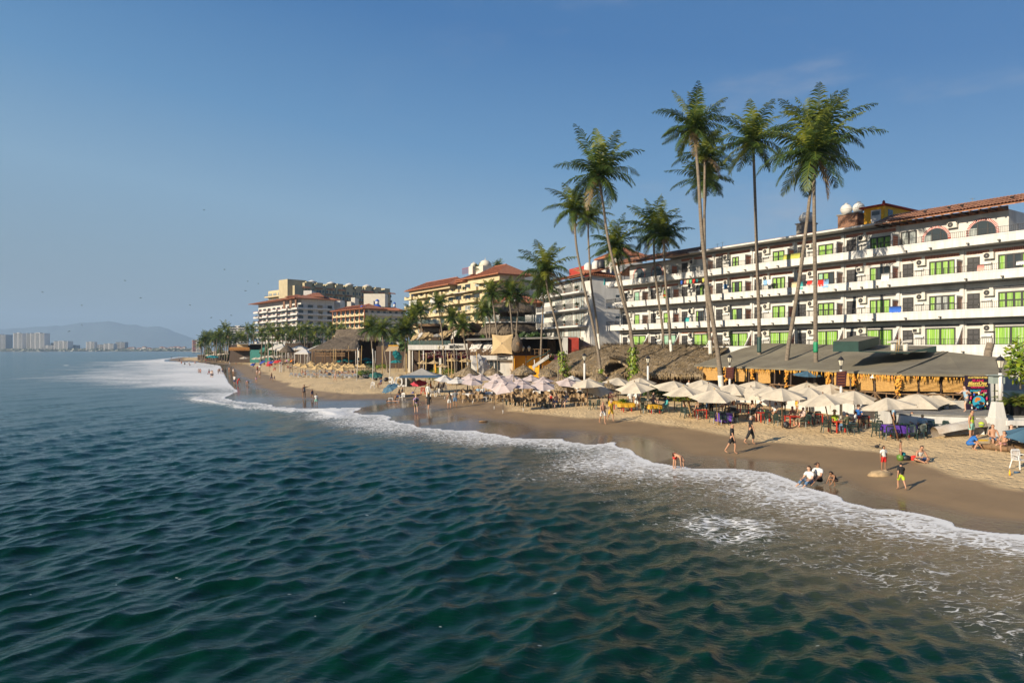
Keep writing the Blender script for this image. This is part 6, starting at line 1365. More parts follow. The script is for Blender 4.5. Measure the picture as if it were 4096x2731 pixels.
for i,(px,py,Y,r_,h,mi,pal) in enumerate(((2690,1530,70,1.8,2.2,'leaf',True),(2660,1535,69,1.3,1.5,'leaf',False),(2720,1537,67,1.4,1.5,'leafb',False),(2760,1535,67,1.2,1.7,'leafb',False),(2790,1532,68,1.0,2.0,'leaf',True),(2500,1512,76,1.0,1.5,'leaf',False),(2280,1540,83,1.0,1.6,'leafr',False),(2860,1540,63,.9,1.0,'leaf',False),(2430,1520,82,.8,1.6,'leaf',True),(2095,1480,105,1.8,3.2,'frondy',True),(2205,1425,108,1.6,3,'leaf',True))):
    o = bush((WX(px,Y),Y,1.2 if py > 1450 else 4.5),r_,h,420 if not pal else 34,['spiky palm bush under the thatch eave right of the lamp','broad leafed bush left of the spiky palm bush','bright leafy bush under the thatch eave','tall bright leafy bush beside the pavilion','grassy palm shrub at the pavilion corner','dark leafy bush below the vine covered palm','dark red leaved bush beside a vine covered palm','low bush by the white painted trunk','spiky green plant beside the hanging speaker','large fan palm shrub before the yellow wall','feathery palm shrub at the top of the stairs'][i],i,mi,.2,palmy=pal)
for i,(px,Y,z,r_,h,pot,pal) in enumerate(((4060,42.2,2.2,1.2,1.35,.42,True),(4010,43,2.2,.7,1.5,.3,True),(4030,43.3,2.2,.6,1.2,.28,True),(4095,42,2.2,.8,1.5,.35,True))):
    bush((WX(px,Y),Y,z),r_,h,[60,26,26,40][i],['big golden cane palm in a dark pot on the terrace','spiky plant in a dark pot beside the white pillar','dark leaved potted plant between two pots on the terrace','potted palm cut by the right edge of the terrace'][i],20+i,'frondy' if i == 0 else 'leaf',pot=pot,palmy=pal,name='potted_plant',cat='plant')
bush((WX(4082,42.5),42.5,3.8),.9,3.4,520,'tall bamboo like shrub at the right edge of the picture',40,'leafb',.22)
for i,px in enumerate((3235,3110,3500,3770)):
    p = eavept(px,-.4); bush((p.x,p.y,2.2),.75,.9,24,['small fern behind the blue parasol','small fern beside the red railing','fern on the balustrade below a cane blind','agave like plant on the balustrade near the banner'][i],50+i,'leafb' if i != 3 else 'leaf',palmy=True,name='fern',cat='plant')

# ---------------------------------------------------------------- parasols, palapas, furniture
def cmat(n,c,r_=.8,tr=0.12):
    m,t,b = nodes(n); b.inputs['Base Color'].default_value = tuple(c)+(1,); b.inputs['Roughness'].default_value = r_
    co = N(t,'ShaderNodeTexCoord'); nn = N(t,'ShaderNodeTexNoise',Scale=2.2,Detail=5.0); t.links.new(co.outputs['Object'],nn.inputs['Vector'])
    col = mixc(t,mrange(t,nn.outputs['Fac'],.35,.7),tuple(c),tuple(v*.82 for v in c)); t.links.new(col,b.inputs['Base Color'])
    q = t.nodes.new('ShaderNodeBsdfTranslucent'); t.links.new(col,q.inputs['Color']); ms = t.nodes.new('ShaderNodeMixShader'); ms.inputs[0].default_value = tr
    t.links.new(b.outputs[0],ms.inputs[1]); t.links.new(q.outputs[0],ms.inputs[2]); t.links.new(ms.outputs[0],t.nodes['Material Output'].inputs['Surface']); return m
for nm,c in dict(u_cream=(.56,.50,.40),u_pink=(.52,.44,.43),u_white=(.60,.58,.55),u_tan=(.56,.40,.19),u_teal=(.01,.22,.25),u_blue=(.02,.06,.34),u_red=(.50,.03,.03),u_rose=(.50,.05,.08),
                  u_orange=(.70,.19,.01),u_purple=(.32,.13,.36),u_green=(.015,.10,.09),u_steel=(.055,.13,.20),u_yel=(.6,.42,.05),u_lime=(.25,.5,.05),u_stripe=(.47,.35,.19),u_grey=(.36,.35,.33),u_navy=(.05,.11,.19)).items(): M[nm] = cmat('fabric_' +nm[2:],c)
M['pole'] = mat('wooden_pole',(0.17,0.095,0.05),.7,.3,5); M['mpole'] = mat('metal_pole',(.10,.09,.08),.5)
UM = {}
def umb_mesh(kind,n,r_,h,sag,vent,mats,tier=0,multi=None):
    """canopy, ribs and pole as separate meshes (shared by the copies)"""
    key = (kind,n,r_,h)
    if key in UM: return UM[key]
    c = MB(); sub = 4; rings = 6
    def pt(i,s,t,rr_=r_,hh=h,z0=0):             # i rib, s between ribs, t from top to edge
        a0,a1 = 6.2832*i/n,6.2832*(i+1)/n; A = Vector((math.cos(a0),math.sin(a0),0)); B = Vector((math.cos(a1),math.sin(a1),0))
        P = A.lerp(B,s)*rr_*t; P *= 1-sag*.5*math.sin(math.pi*s)*t*.5; z = z0-hh*(t**1.08)+math.sin(math.pi*s)*sag*-.10*t*rr_*.6; return P+Vector((0,0,z))
    for i in range(n):
        t0 = .16 if vent else 0.0
        for a in range(rings):
            for s in range(sub):
                ta,tb = t0+(1-t0)*a/rings,t0+(1-t0)*(a+1)/rings
                c.add([pt(i,s/sub,ta),pt(i,(s+1)/sub,ta),pt(i,(s+1)/sub,tb),pt(i,s/sub,tb)],[(0,3,2,1)],(i % len(mats)) if multi else 0,False)
        if vent:
            for s in range(sub): c.add([Vector((0,0,.12)),pt(i,s/sub,.30,z0=.07),pt(i,(s+1)/sub,.30,z0=.07)],[(0,1,2)],(i % len(mats)) if multi else 0)
    for k in range(tier):                            # a second overlapping tier
        for i in range(n):
            for s in range(sub): q = [pt(i,s/sub,.45,z0=.09),pt(i,(s+1)/sub,.45,z0=.09),pt(i,(s+1)/sub,.72,z0=.07),pt(i,s/sub,.72,z0=.07)]; c.add(q,[(0,3,2,1)],0)
    cm_ = c.build('c_',[M[m] for m in mats]); cme = cm_.data; bpy.data.objects.remove(cm_)
    rb = MB()
    for i in range(n): a = 6.2832*i/n; rb.bar((0,0,-.03),(math.cos(a)*r_,math.sin(a)*r_,-h-.02),.03); rb.bar((0,0,-h*1.3),(math.cos(a)*r_*.5,math.sin(a)*r_*.5,-h*.5-.03),.022)
    ro = rb.build('r_',M['pole' if kind == 'big' else 'mpole']); rme = ro.data; bpy.data.objects.remove(ro); UM[key] = (cme,rme); return UM[key]
def umbrella(base,top,kind,n,r_,h,mats,label,group=None,tilt=None,vent=False,polem='pole',pr=.035,tier=0,multi=False,rz=None,sag=.5,foot=None,ribs=True):
    cme,rme = umb_mesh(kind,n,r_,h,sag,vent,mats,tier,multi); base = Vector(base); top = Vector(top)
    if cme.materials[0] != M[mats[0]]:
        key = (kind,mats[0],n,r_)
        if key not in UM: c2 = cme.copy(); c2.materials.clear(); [c2.materials.append(M[m]) for m in mats]; UM[key] = c2
        cme = UM[key]
    root = empty('parasol',tuple(base),0,label,'parasol',group); d = top-base
    p = MB(); p.tube([(0,0,-.1),d+d.normalized()*.12],pr,6); p.build('pole',M[polem],root)
    if foot: p = MB(); p.tube([d*0,d*.12],pr*1.35,6); p.build('pole_sleeve',M[foot],root)
    if tilt is None: q = d.to_track_quat('Z','Y')
    else: q = Vector(tilt).to_track_quat('Z','Y')
    z = random.uniform(0,6.28) if rz is None else rz
    for nm,me in (('canopy',cme),('ribs',rme)):
        if nm == 'ribs' and not ribs: continue
        o = bpy.data.objects.new(nm,me); COL.objects.link(o); o.parent = root; o.location = d; o.rotation_mode = 'QUATERNION'; o.rotation_quaternion = q @ Vector((math.cos(z/2),0,0)).to_track_quat('Z','Y') if False else q @ Matrix.Rotation(z,3,'Z').to_quaternion()
    return root
def gY(px,Y): x = WX(px,Y); return Vector((x,Y,terr(x,Y)))
# big cream parasols: apex pixel, half width, foot pixel or None
BIG = [((2538,1527),82,(2566,1657)),((2560,1510),62,None),((2696,1523),88,None),((2735,1544),93,(2769,1676)),((2807,1518),74,None),((2834,1533),66,None),((2858,1557),105,(2875,1701)),
       ((2935,1534),62,None),((3004,1547),88,(3020,1665)),((3020,1523),58,None),((3078,1544),60,None),((3125,1551),98,(3130,1708)),((3226,1529),98,None),((3236,1548),78,None),((3292,1574),106,(3325,1732)),
       ((3320,1534),98,None),((3417,1562),98,(3422,1690)),((3547,1589),122,(3596,1763)),((3670,1575),110,(3676,1700)),((3730,1567),105,(3747,1690)),((2348,1515),78,None),((2384,1526),81,(2401,1617)),((2470,1509),57,None)]
BL = ['cream parasol over the yellow clothed table','cream parasol tucked behind the one over the yellow table','cream parasol before the leafy bushes, with a shaded left panel','cream parasol with a slanting bamboo pole right of the teal shirted diner','cream parasol just below the white painted palm trunk',
      'cream parasol behind the ones by the purple table, left','cream parasol over the purple clothed table','small cream parasol behind the purple table parasol, right','cream parasol above the man in black standing at a table','cream parasol at the back below two cane blinds','small cream parasol between two large ones near the blue parasol',
      'cream parasol with a straight pole left of the red table','cream parasol directly below the blue parasol','cream parasol with a projecting dark pole tip below the blue one','large cream parasol over the red table with three diners','cream parasol right of the lamp post at the back','cream parasol before the low white wall, behind the red table',
      'largest and nearest cream parasol over the blue violet clothed table','cream parasol behind the nearest one','rightmost cream parasol near the banner','leftmost cream parasol beside the pinkish ones','sagging tilted cream parasol with a flapping panel','cream parasol before a thatch shade, left of the yellow table one']
random.seed(3)
for i,(ap,hw,ft) in enumerate(BIG):
    if ft: base = gp(*ft); Y = base.y
    else: Y = 7250/(ap[1]-HY); base = gY(ap[0]+3,Y)
    Yt = Y-.15 if ft else Y; top = WP(ap[0],ap[1],Yt+(.4 if i in (3,14,17) else 0)); r_ = hw*Y/F
    r_ = 1.75 if r_ < 1.87 else 1.95
    lean = (top-base); tl = Vector((lean.x*.55,lean.y-.25+random.uniform(-.15,.15),lean.z))+Vector((random.uniform(-.18,.10),0,0))
    if i == 21: tl = Vector((.35,-.9,2))
    umbrella(base,top,'big',6,r_,.62,['u_cream'],BL[i],'cream restaurant parasols',tl,pr=.04,sag=.7,polem='bamboo' if i in (3,6) else 'pole')
PINK = [(1779,1503,45,'u_white'),(1827,1511,42,'u_white'),(1878,1497,41,'u_pink'),(1890,1513,44,'u_pink'),(1925,1499,33,'u_pink'),(1985,1497,43,'u_pink'),(1995,1505,48,'u_pink'),(1977,1524,37,'u_pink'),(2049,1499,34,'u_pink'),(2098,1490,36,'u_white'),
        (2125,1502,41,'u_pink'),(2012,1531,46,'u_pink'),(2093,1529,45,'u_pink'),(2080,1517,42,'u_pink'),(2172,1510,45,'u_pink'),(2172,1527,56,'u_pink'),(2270,1515,49,'u_pink'),(2289,1506,46,'u_white')]
for i,(px,py,hw,m_) in enumerate(PINK):
    Y = 7900/(py-HY); b_ = gY(px,Y); umbrella(b_,WP(px,py,Y),'mid',6,1.28 if hw*Y/F < 1.35 else 1.45,.46,[m_],('white' if m_ == 'u_white' else 'pale pinkish')+' parasol of the middle restaurant, ' +['first from the left','second from the left','above the red haired palapa gap, third','fourth from the left with a dark pole','fifth from the left at the back',
              'tilted against a thin dark mast','right of the thin dark mast, large','low brownish one below the dark mast','small one left of the second mast','highest one before a thatched palapa','just below the highest one','lowest with a drooping front edge','wide front one left of the single straight pole','half hidden behind the wide front one','upper one before the twin palapas','front one with a straight black pole','near the thin leaning branch pole','rightmost small white one'][i],
             'pale parasols of the middle restaurant',Vector((random.uniform(-.12,.1),random.uniform(-.28,-.02),1)) if i != 11 else Vector((-.25,-.5,1)),vent=True,polem='mpole',pr=.025,foot='white2',sag=.35)
TAN = [(820,430),(865,437),(950,460),(1060,447),(1040,408),(1140,478),(1212,428),(1290,470),(1175,445),(1330,430),(1410,478),(1482,472),(1490,440),(1585,500),(1690,440),(1755,458),(1940,455),(1420,425),(1845,450),(1625,455)]
for i,(x,y) in enumerate(TAN):
    px,py = Q('G',x,y); Y = 7900/(py-HY); umbrella(gY(px,Y),WP(px,py,Y),'tan',6,1.30,.60,['u_tan'],'tan beach parasol over the sun loungers','tan parasols over the sun loungers',Vector((random.uniform(-.06,.06),random.uniform(-.15,0),1)),vent=True,polem='pole',sag=.35)
for i,(x,y) in enumerate([(1540,378),(1640,350),(1700,372),(1860,350),(1990,345),(2040,392),(2190,350),(2275,392),(2320,350)]):
    px,py = Q('G',x,y); Y = 190; umbrella(gY(px,Y),WP(px,py,Y),'teal',8,1.5,.5,['u_teal'],'teal two tiered parasol behind the tan ones','teal parasols behind the tan ones',(0,-.1,1),True,'bamboo',tier=1)
px,py = Q('F',355,1110); umbrella(gY(px,160),WP(px,py,160),'teal',8,1.5,.5,['u_teal'],'teal parasol below the steeply tilted teal one',None,(0,-.1,1),True,'bamboo',tier=1)
px,py = Q('F',405,1010); umbrella(gY(px,155),WP(px,py,155),'teal',8,1.5,.5,['u_teal'],'teal parasol tilted almost on edge left of the white terrace',None,(.75,-.55,.55),True,'mpole',tier=1)
COLU = [(45,440,45,['u_blue'],'blue beach parasol, farthest left of the bright ones',0),(200,405,66,['u_blue'],'tilted royal blue parasol beside the crimson one',-.5),(335,402,60,['u_rose'],'crimson parasol peeking above a blue one',-.1),(345,412,60,['u_blue'],'blue parasol overlapping the crimson one',-.4),
        (328,442,66,['u_red'],'red parasol lower left of the big red one',0),(470,388,86,['u_red'],'largest bright red parasol left of the thatched watch post',-.1),(630,372,70,['u_yel','u_purple','u_lime','u_rose'],'rainbow striped parasol behind the thatched watch post',-.4),(700,385,55,['u_orange'],'tilted orange parasol right of the thatched watch post',-.7),
        (1105,398,45,['u_red'],'small red parasol behind the tan ones',0),(1210,382,66,['u_purple'],'lilac parasol behind the tan ones',-.2),(2150,600,135,['u_green'],'dark green two tiered parasol before the white letters',0)]
for i,(x,y,hw,ms,lb,tl) in enumerate(COLU):
    px,py = Q('G',x,y); Y = 3.4*F/(py-HY); r_ = hw/4.276*Y/F; umbrella(gY(px+1,Y),WP(px,py,Y),'col%d' % i,8,round(r_,2),.42,ms,lb,'bright beach parasols' if i < 10 else None,Vector((tl,-.35,1)),i > 9,'mpole',tier=0,multi=len(ms) > 1)
px,py = Q('y',1110,118); b_ = gp(*Q('y',1150,330)); umbrella(b_,WP(px-2,py+8,b_.y-.2),'st',8,1.15,.42,['u_steel'],'steel blue tilted parasol before the white letters',None,(-.42,-.45,1),True,'mpole',pr=.02)
px,py = Q('y',1540,75); b_ = gp(*Q('y',1455,265)); um_ = umbrella(b_,WP(px,py,b_.y),'st',8,1.15,.42,['u_rose'],'rose red parasol beside the grey gazebo',None,(-.05,-.3,1),True,'mpole',pr=.02)
fo = MB(); fo.lathe([(.3,0),(.3,.06),(.08,.1),(.06,.25)],10); fo.build('foot',M['u_blue'],um_)
umbrella(Vector((WX(3231,57),57,1.3)),WP(3231,1483,57),'bl',10,1.2,.36,['u_steel'],'blue parasol with white trim before the pavilion',None,(0,-.1,1),False,'mpole')
umbrella(gY(4120,35.5),WP(4128,1706,35.5),'st2',8,1.3,.5,['u_steel'],'blue green parasol cut by the right edge over the seated family',None,(-.1,-.2,1),False,'mpole')
# tan striped parasols on the white terrace and below it
TER = [('F',660,700,.9,'u_stripe',(-.6,-.3,.8),0),('F',720,690,.8,'u_white',(-.7,-.3,.7),0),('F',770,680,.9,'u_stripe',(-.6,-.4,.8),0),('F',830,672,.9,'u_stripe',(-.6,-.3,.8),0),('F',890,680,.9,'u_stripe',(-.1,-.7,.7),0),('F',960,660,.9,'u_stripe',(.1,-.2,1),0),('F',1060,668,.8,'u_grey',(0,-.1,1),0),
       ('F',1130,650,.9,'u_stripe',(-.5,-.5,.8),0),('F',1210,650,.9,'u_stripe',(-.5,-.4,.8),0),('F',1320,655,.9,'u_white',(-.8,-.4,.6),0),('F',1530,645,.9,'u_stripe',(0,-.1,1),1),('F',1765,645,.9,'u_stripe',(0,-.1,1),1)]
TLB = ['at the left end of the glass terrace','second from the left, white and edgewise','third from the left on the glass terrace','fourth from the left on the glass terrace','fifth with its front facing the sea','sixth behind the fifth','grey one in the middle of the glass terrace','left of the last tilted pair','right of the last tilted pair','steeply tilted white one at the right end','upright one under the brown gable','upright one right of the palm under the gable']
for i,(t_,x,y,r_,m_,tl,k) in enumerate(TER):
    px,py = Q(t_,x,y); Y = 151.5 if not k else 156; z0 = 6.35; P = WP(px,py,Y); umbrella(Vector((P.x,Y,z0)),P,'ter',8,1.45,.45,[m_],'striped sunshade, ' +TLB[i] if m_ != 'u_white' else 'sunshade ' +TLB[i],'sunshades on the glass railed terrace',tl,True,'mpole',tier=1)
for i,(x,y,lb) in enumerate([(820,1125,'leftmost tan parasol below the white terrace'),(1010,1122,'tan parasol beside the furled yellow one'),(1155,1180,'nearest tan parasol below the white terrace'),(1320,1080,'tan parasol behind two bamboo poles'),(1550,1090,'largest striped tan parasol right of the bamboo poles')]):
    px,py = Q('F',x,y); Y = 122; umbrella(gY(px,Y),WP(px,py,Y),'low%d' % (i // 2),8,1.15 if i not in (2,4) else 1.3,.42,['u_stripe'],lb,'tan parasols below the white terrace',(0,-.1,1),True,'bamboo',tier=1 if i > 2 else 0)
px,py = Q('F',1850,1165); umbrella(gY(px-12,108),WP(px,py,108),'wt',8,2.0,.5,['u_white'],'big white parasol tipped on edge before the white bar',None,(.65,-.65,.45),False,'mpole',tier=1)
px,py = Q('F',1035,1200); q = MB(); q.lathe([(.02,0),(.25,.5),(.22,1.6),(.04,2.6)],8,gY(px,120)); tag(q.build('furled_parasol',M['yellow']),'furled yellow parasol among the tan ones','parasol')
px,py = Q('F',2170,830); b_ = WP(px,1392,113); r_ = umbrella(Vector((b_.x,111.3,5.4)),WP(2007,1373,111.2),'sq',4,2.5,.35,['canvas'],'big brown square parasol tipped to face the sea above the crossed balustrade',None,(-.1,-.9,.35),False,'mpole',rz=R(45),pr=.05)
for i,(x,y,w_) in enumerate([(1700,850,1.5),(1870,850,1.4),(1970,850,1.3)]):
    px,py = Q('F',x,y); Y = 114; P = WP(px,py,Y); umbrella(Vector((P.x,Y+.5,6.2)),P,'wt3',8,1.35,.4,['u_white'],['leftmost','middle','rightmost'][i]+' of three white sunshades tilted over the crossed balustrade','white sunshades over the crossed balustrade',(-.5-.15*(i == 2),-.6,.7),False,'mpole',tier=1)
# far row of pale parasols
FAR = [('H',355,712,'u_cream'),('H',455,702,'u_cream'),('H',545,697,'u_cream'),('H',640,690,'u_cream'),('H',720,684,'u_cream'),('H',800,680,'u_cream'),('H',900,672,'u_cream'),('H',985,668,'u_tan'),('H',965,755,'u_cream'),('H',1170,765,'u_cream'),('H',1250,760,'u_cream'),('H',1310,745,'u_cream'),
       ('H',1365,732,'u_cream'),('H',1440,728,'u_cream'),('H',1500,740,'u_cream'),('H',1590,725,'u_cream'),('H',1620,705,'u_cream'),('H',1760,700,'u_cream'),('H',1850,700,'u_grey'),('H',2070,715,'u_cream'),('H',460,738,'u_teal'),('H',400,730,'u_teal'),('H',1330,710,'u_blue'),('H',1440,703,'u_steel'),
       ('H',1440,690,'u_rose'),('H',1540,662,'u_yel'),('H',1535,685,'u_steel'),('H',1340,660,'u_rose'),('H',1420,655,'u_purple'),('H',1490,655,'u_purple'),('H',1450,665,'u_blue'),('H',1700,685,'u_blue')]
for i,(t_,x,y,m_) in enumerate(FAR):
    px,py = Q(t_,x,y); Y = 260 if y > 720 else (300 if y > 695 else 310)
    if i < 8: Y = 330
    P = WP(px,py,Y); g_ = min(P.z-1.6,terr(P.x,Y)); umbrella(Vector((P.x,Y,g_)),P,'far',8,1.75,.6,[m_],{'u_cream': 'pale cream','u_tan': 'tan','u_teal': 'small teal','u_blue': 'blue','u_steel': 'light blue','u_rose': 'pink','u_yel': 'yellow','u_purple': 'purple','u_grey': 'grey'}[m_]+' parasol in the far crowd of parasols','far parasols near the end of the beach',(0,-.1,1),False,'mpole',ribs=False)
# thatched palapas
def palapa(px,py,hw,Y,label,seed,group='thatched palapas',h=.95,post=True,matn='thatch'):
    r_ = hw/F*Y; P = WP(px,py,Y); n = 10; zt = P.z; t_ = empty('palapa',(P.x,P.y,terr(P.x,P.y)),0,label,'palapa',group); o = Vector((0,0,zt-t_.location.z))
    def ring(r,z): return [o+Vector((r*math.cos(6.283*k/n),r*math.sin(6.283*k/n),z)) for k in range(n)]
    thatch(t_,[ring(r_,-h*r_*.62),ring(r_*.55,-h*r_*.28),ring(.08,0)],matn,'thatch',260,.5,seed,True,3,.03)
    q = MB(); q.lathe([(.07,-.1),(.10,.1),(.06,.22)],6,o); q.build('finial',M['straw'],t_)
    if post: q = MB(); q.tube([(0,0,-.1),o],.07,6); q.build('post',M['trunk'],t_)
    return t_
for i,(t_,x,y,hw,Y,lb) in enumerate([('E',1155,288,210,88,'golden topped palapa, first of three behind the pale parasols'),('E',1585,305,170,90,'golden topped palapa in the middle behind the pale parasols'),('E',2112,258,220,88,'golden topped palapa below the yellow wall'),('D',605,318,165,84,'grey palapa left of the vine covered palm'),
        ('D',840,430,155,76,'palapa half hidden by pale parasols'),('D',1452,390,165,74,'palapa behind the cream parasols, left of three'),('D',1775,398,185,73,'palapa behind the cream parasols, middle of three'),('D',2167,398,175,70,'palapa behind the cream parasols, right of three'),('D',850,520,205,70,'low wide palapa over the brown chairs'),('D',1640,560,170,66,'low palapa behind the yellow clothed table')]):
    px,py = Q(t_,x,y); palapa(px,py,hw/4.276,Y,lb,i+1)
# watch post with ladder
px,py = Q('H',1700,552); wp_ = palapa(px,py,32,166,'tall thatched lifeguard watch post with a ladder on the beach',30,None,1.35,False,'thatchd'); zt = WZ(py,166)-wp_.location.z
for sx,sy in ((-1,-1),(1,-1),(1,1),(-1,1)): q = MB(); q.tube([(sx*1.1,sy*1.1,-.3),(sx*.95,sy*.95,zt-1.3)],.08,6); q.build('leg',M['trunk'],wp_)
q = MB(); q.box(-1.2,-1.2,2.35,1.2,1.2,2.45); q.box(-1.2,-1.2,3.1,1.2,-1.14,3.2); q.box(-1.2,1.14,3.1,1.2,1.2,3.2); q.build('platform',M['wood'],wp_)
q = MB(); q.bar((-1.3,-1.5,0),(-1.3,-1.2,2.6),.06); q.bar((-.8,-1.5,0),(-.8,-1.2,2.6),.06)
for k in range(7): q.bar((-1.3,-1.48+.04*k,.3+.35*k),(-.8,-1.48+.04*k,.3+.35*k),.05)
q.build('ladder',M['white2'],wp_)
# grey gazebo
px,py = Q('E',370,305); Y = 84; P = WP(px,py,Y); hw = 80/F*Y; z1 = WZ(1502,Y); gz = empty('gazebo',(P.x,Y,terr(P.x,Y)),0,'pop up gazebo with a pale grey top and dark blue valance','gazebo'); dz =-gz.location.z
mb = MB(); cs = [(-hw,-hw*.7),(hw,-hw*.7),(hw,hw*.7),(-hw,hw*.7)]; n = 6
for k in range(4):
    a,b_ = Vector(cs[k]+(z1+dz,)),Vector(cs[(k+1) % 4]+(z1+dz,)); t_ = Vector((0,0,P.z+dz))
    for i in range(n):
        for j in range(n):
            q = [a.lerp(b_,(j+e)/n).lerp(t_,(i+g)/n)+Vector((0,0,-.12*math.sin(math.pi*min(1,(i+g)/n)))) for e,g in ((0,0),(1,0),(1,1),(0,1))]; mb.add(q,[(0,1,2,3)],0 if i else 1)
    mb.add([a,b_,b_+Vector((0,0,-.22)),a+Vector((0,0,-.22))],[(0,1,2,3)],1)
mb.build('canopy',[M['u_grey'],M['u_navy']],gz)
for c in cs: q = MB(); q.tube([(c[0]*.97,c[1]*.97,-.05),(c[0]*.97,c[1]*.97,z1+dz)],.03,5); q.build('leg',M['mpole'],gz)
# bamboo and white poles
for i,(t_,x0,y0,x1,y1,Y,m_) in enumerate([('E',95,400,108,60,96,'bamboo'),('E',318,300,330,10,108,'bamboo'),('E',422,530,450,55,88,'bamboo'),('E',580,360,585,60,100,'bamboo'),('E',835,385,812,55,100,'bamboo'),('E',880,410,877,65,98,'bamboo'),('E',1065,290,1043,30,118,'bamboo'),('E',1345,360,1305,20,100,'bamboo'),
        ('E',1675,440,1662,95,84,'trunk'),('E',1945,540,1935,100,78,'trunk'),('G',1825,660,1843,175,112,'white2'),('G',2095,745,2100,195,102,'white2'),('G',1420,430,1428,190,165,'bamboo'),('G',1440,430,1468,190,165,'bamboo'),('G',1680,345,1682,140,185,'bamboo'),('G',1895,455,1912,135,170,'bamboo'),('G',2258,550,2262,135,130,'bamboo'),
        ('G',1805,440,1805,225,180,'white2'),('G',2140,440,2142,225,180,'white2'),('F',245,1290,258,950,108,'white2'),('F',120,1210,125,860,130,'bamboo'),('D',370,350,375,165,90,'white2'),('D',750,560,785,230,70,'trunk')]):
    a = Q(t_,x0,y0); b_ = Q(t_,x1,y1); A = gY(a[0],Y) if WZ(a[1],Y) < 3.5 else WP(a[0],a[1],Y); B = WP(b_[0],b_[1],Y); q = MB(); q.tube([(0,0,-.2),(B-A)*.5+Vector((.05,0,0)),B-A],.07 if m_ == 'bamboo' else .06,6); o = q.build('pole',M[m_]); o.name = 'mast'; o.location = A
    tag(o,{'bamboo': 'pale bamboo pole','trunk': 'thin rough dark pole','white2': 'white painted pole'}[m_]+(' standing between the parasols' if t_ != 'G' else ' standing near the tan and teal parasols'),'pole',{'bamboo': 'bamboo poles on the beach','trunk': 'rough dark poles','white2': 'white poles'}[m_])
# ---- chairs and tables
for nm,c in dict(ch_green=(.015,.035,.03),ch_white=(.60,.59,.57),ch_brown=(.26,.175,.09),ch_rattan=(.30,.20,.105),t_red=(.42,.03,.015),t_purple=(.10,.04,.33),t_yellow=(.50,.29,.02),t_white=(.60,.59,.57),t_green=(.10,.20,.03),ch_red=(.5,.03,.02)).items(): M[nm] = mat(nm.replace('ch_','plastic_').replace('t_','table_'),c,.45,.15,6)
def chair_proto(matn,label,name='chair',rattan=False):
    t_ = empty(name,(0,-500,0),0,label,'chair')
    s = MB(); s.hexa([(-.24,-.22,.40),(.24,-.22,.40),(.21,.22,.38),(-.21,.22,.38)],[(-.25,-.23,.44),(.25,-.23,.44),(.22,.23,.42),(-.22,.23,.42)]); s.build('seat',M[matn],t_)
    b_ = MB()
    if rattan:
        for k in range(6):
            a0,a1 = R(20+k*23.3),R(20+(k+1)*23.3); p0,p1 = Vector((.29*math.cos(a0),.26*math.sin(a0),0)),Vector((.29*math.cos(a1),.26*math.sin(a1),0)); h0,h1 = .62+.24*math.sin(a0),.62+.24*math.sin(a1)
            b_.hexa([p0+Vector((0,0,.42)),p1+Vector((0,0,.42)),p1*.9+Vector((0,0,.42)),p0*.9+Vector((0,0,.42))],[p0*1.1+Vector((0,0,h0)),p1*1.1+Vector((0,0,h1)),p1+Vector((0,0,h1)),p0+Vector((0,0,h0))])
    else:
        b_.hexa([(-.22,.19,.80),(.22,.19,.80),(.22,.23,.80),(-.22,.23,.80)],[(-.19,.22,.89),(.19,.22,.89),(.19,.26,.89),(-.19,.26,.89)])
        for k in range(6): x =-.19+k*.076; b_.bar((x*.95,.19,.43),(x,.225,.81),.035,.02)
        for sx in (-1,1): b_.bar((sx*.225,.2,.42),(sx*.225,.225,.84),.045,.03)
    b_.build('backrest',M[matn],t_)
    for sx in (-1,1):
        if not rattan: a = MB(); a.bar((sx*.26,-.20,.64),(sx*.25,.20,.66),.05,.03); a.bar((sx*.25,-.21,.42),(sx*.26,-.19,.65),.035,.04); a.build('armrest',M[matn],t_)
        for sy in (-1,1): l = MB(); l.bar((sx*.21,sy*.19,.42),(sx*.27,sy*.27,0),.045,.045); l.build('leg',M[matn],t_)
    KIDS[t_.name] = list(t_.children); return t_
def table_proto(matn,label,w=.8,d=.8,cloth=None,legm=None,h=.74):
    t_ = empty('table',(0,-500,0),0,label,'table'); q = MB(); q.box(-w/2,-d/2,h-.05,w/2,d/2,h); q.build('tabletop',M[matn],t_)
    for sx in (-1,1):
        for sy in (-1,1): l = MB(); l.box(sx*w*.43-.035,sy*d*.43-.035,0,sx*w*.43+.035,sy*d*.43+.035,h-.05); l.build('leg',M[legm or matn],t_)
    KIDS[t_.name] = list(t_.children); return t_
def tcloth(pos,rz,w,d,m_,label,h=.755,drop=.55,top=None):
    q = MB(); n = 10; vs = []; ring = []
    for i in range(4*n):
        k = i // n; t_ = (i % n)/n; c = [(-1,-1),(1,-1),(1,1),(-1,1)]; a = Vector(c[k]); b_ = Vector(c[(k+1) % 4]); ring.append(a.lerp(b_,t_))
    N_ = 4*n; e = [Vector((r.x*w/2,r.y*d/2,h)) for r in ring]; lo = [Vector((r.x*(w/2+.05+.035*math.sin(i*1.7)),r.y*(d/2+.05+.035*math.sin(i*1.7)),h-drop+.03*math.sin(i*.9))) for i,r in enumerate(ring)]
    q.add(e+lo,[tuple(range(N_))]+[(i,i+N_,(i+1) % N_+N_,(i+1) % N_) for i in range(N_)]); o = q.build('tablecloth',m_); o.location = pos; o.rotation_euler = (0,0,rz); return tag(o,label,'tablecloth')
PC = {'g': chair_proto('ch_green','x'),'w': chair_proto('ch_white','x'),'r': chair_proto('ch_rattan','x',rattan=True),'b': chair_proto('ch_brown','x',rattan=True),'d': chair_proto('ch_red','x')}
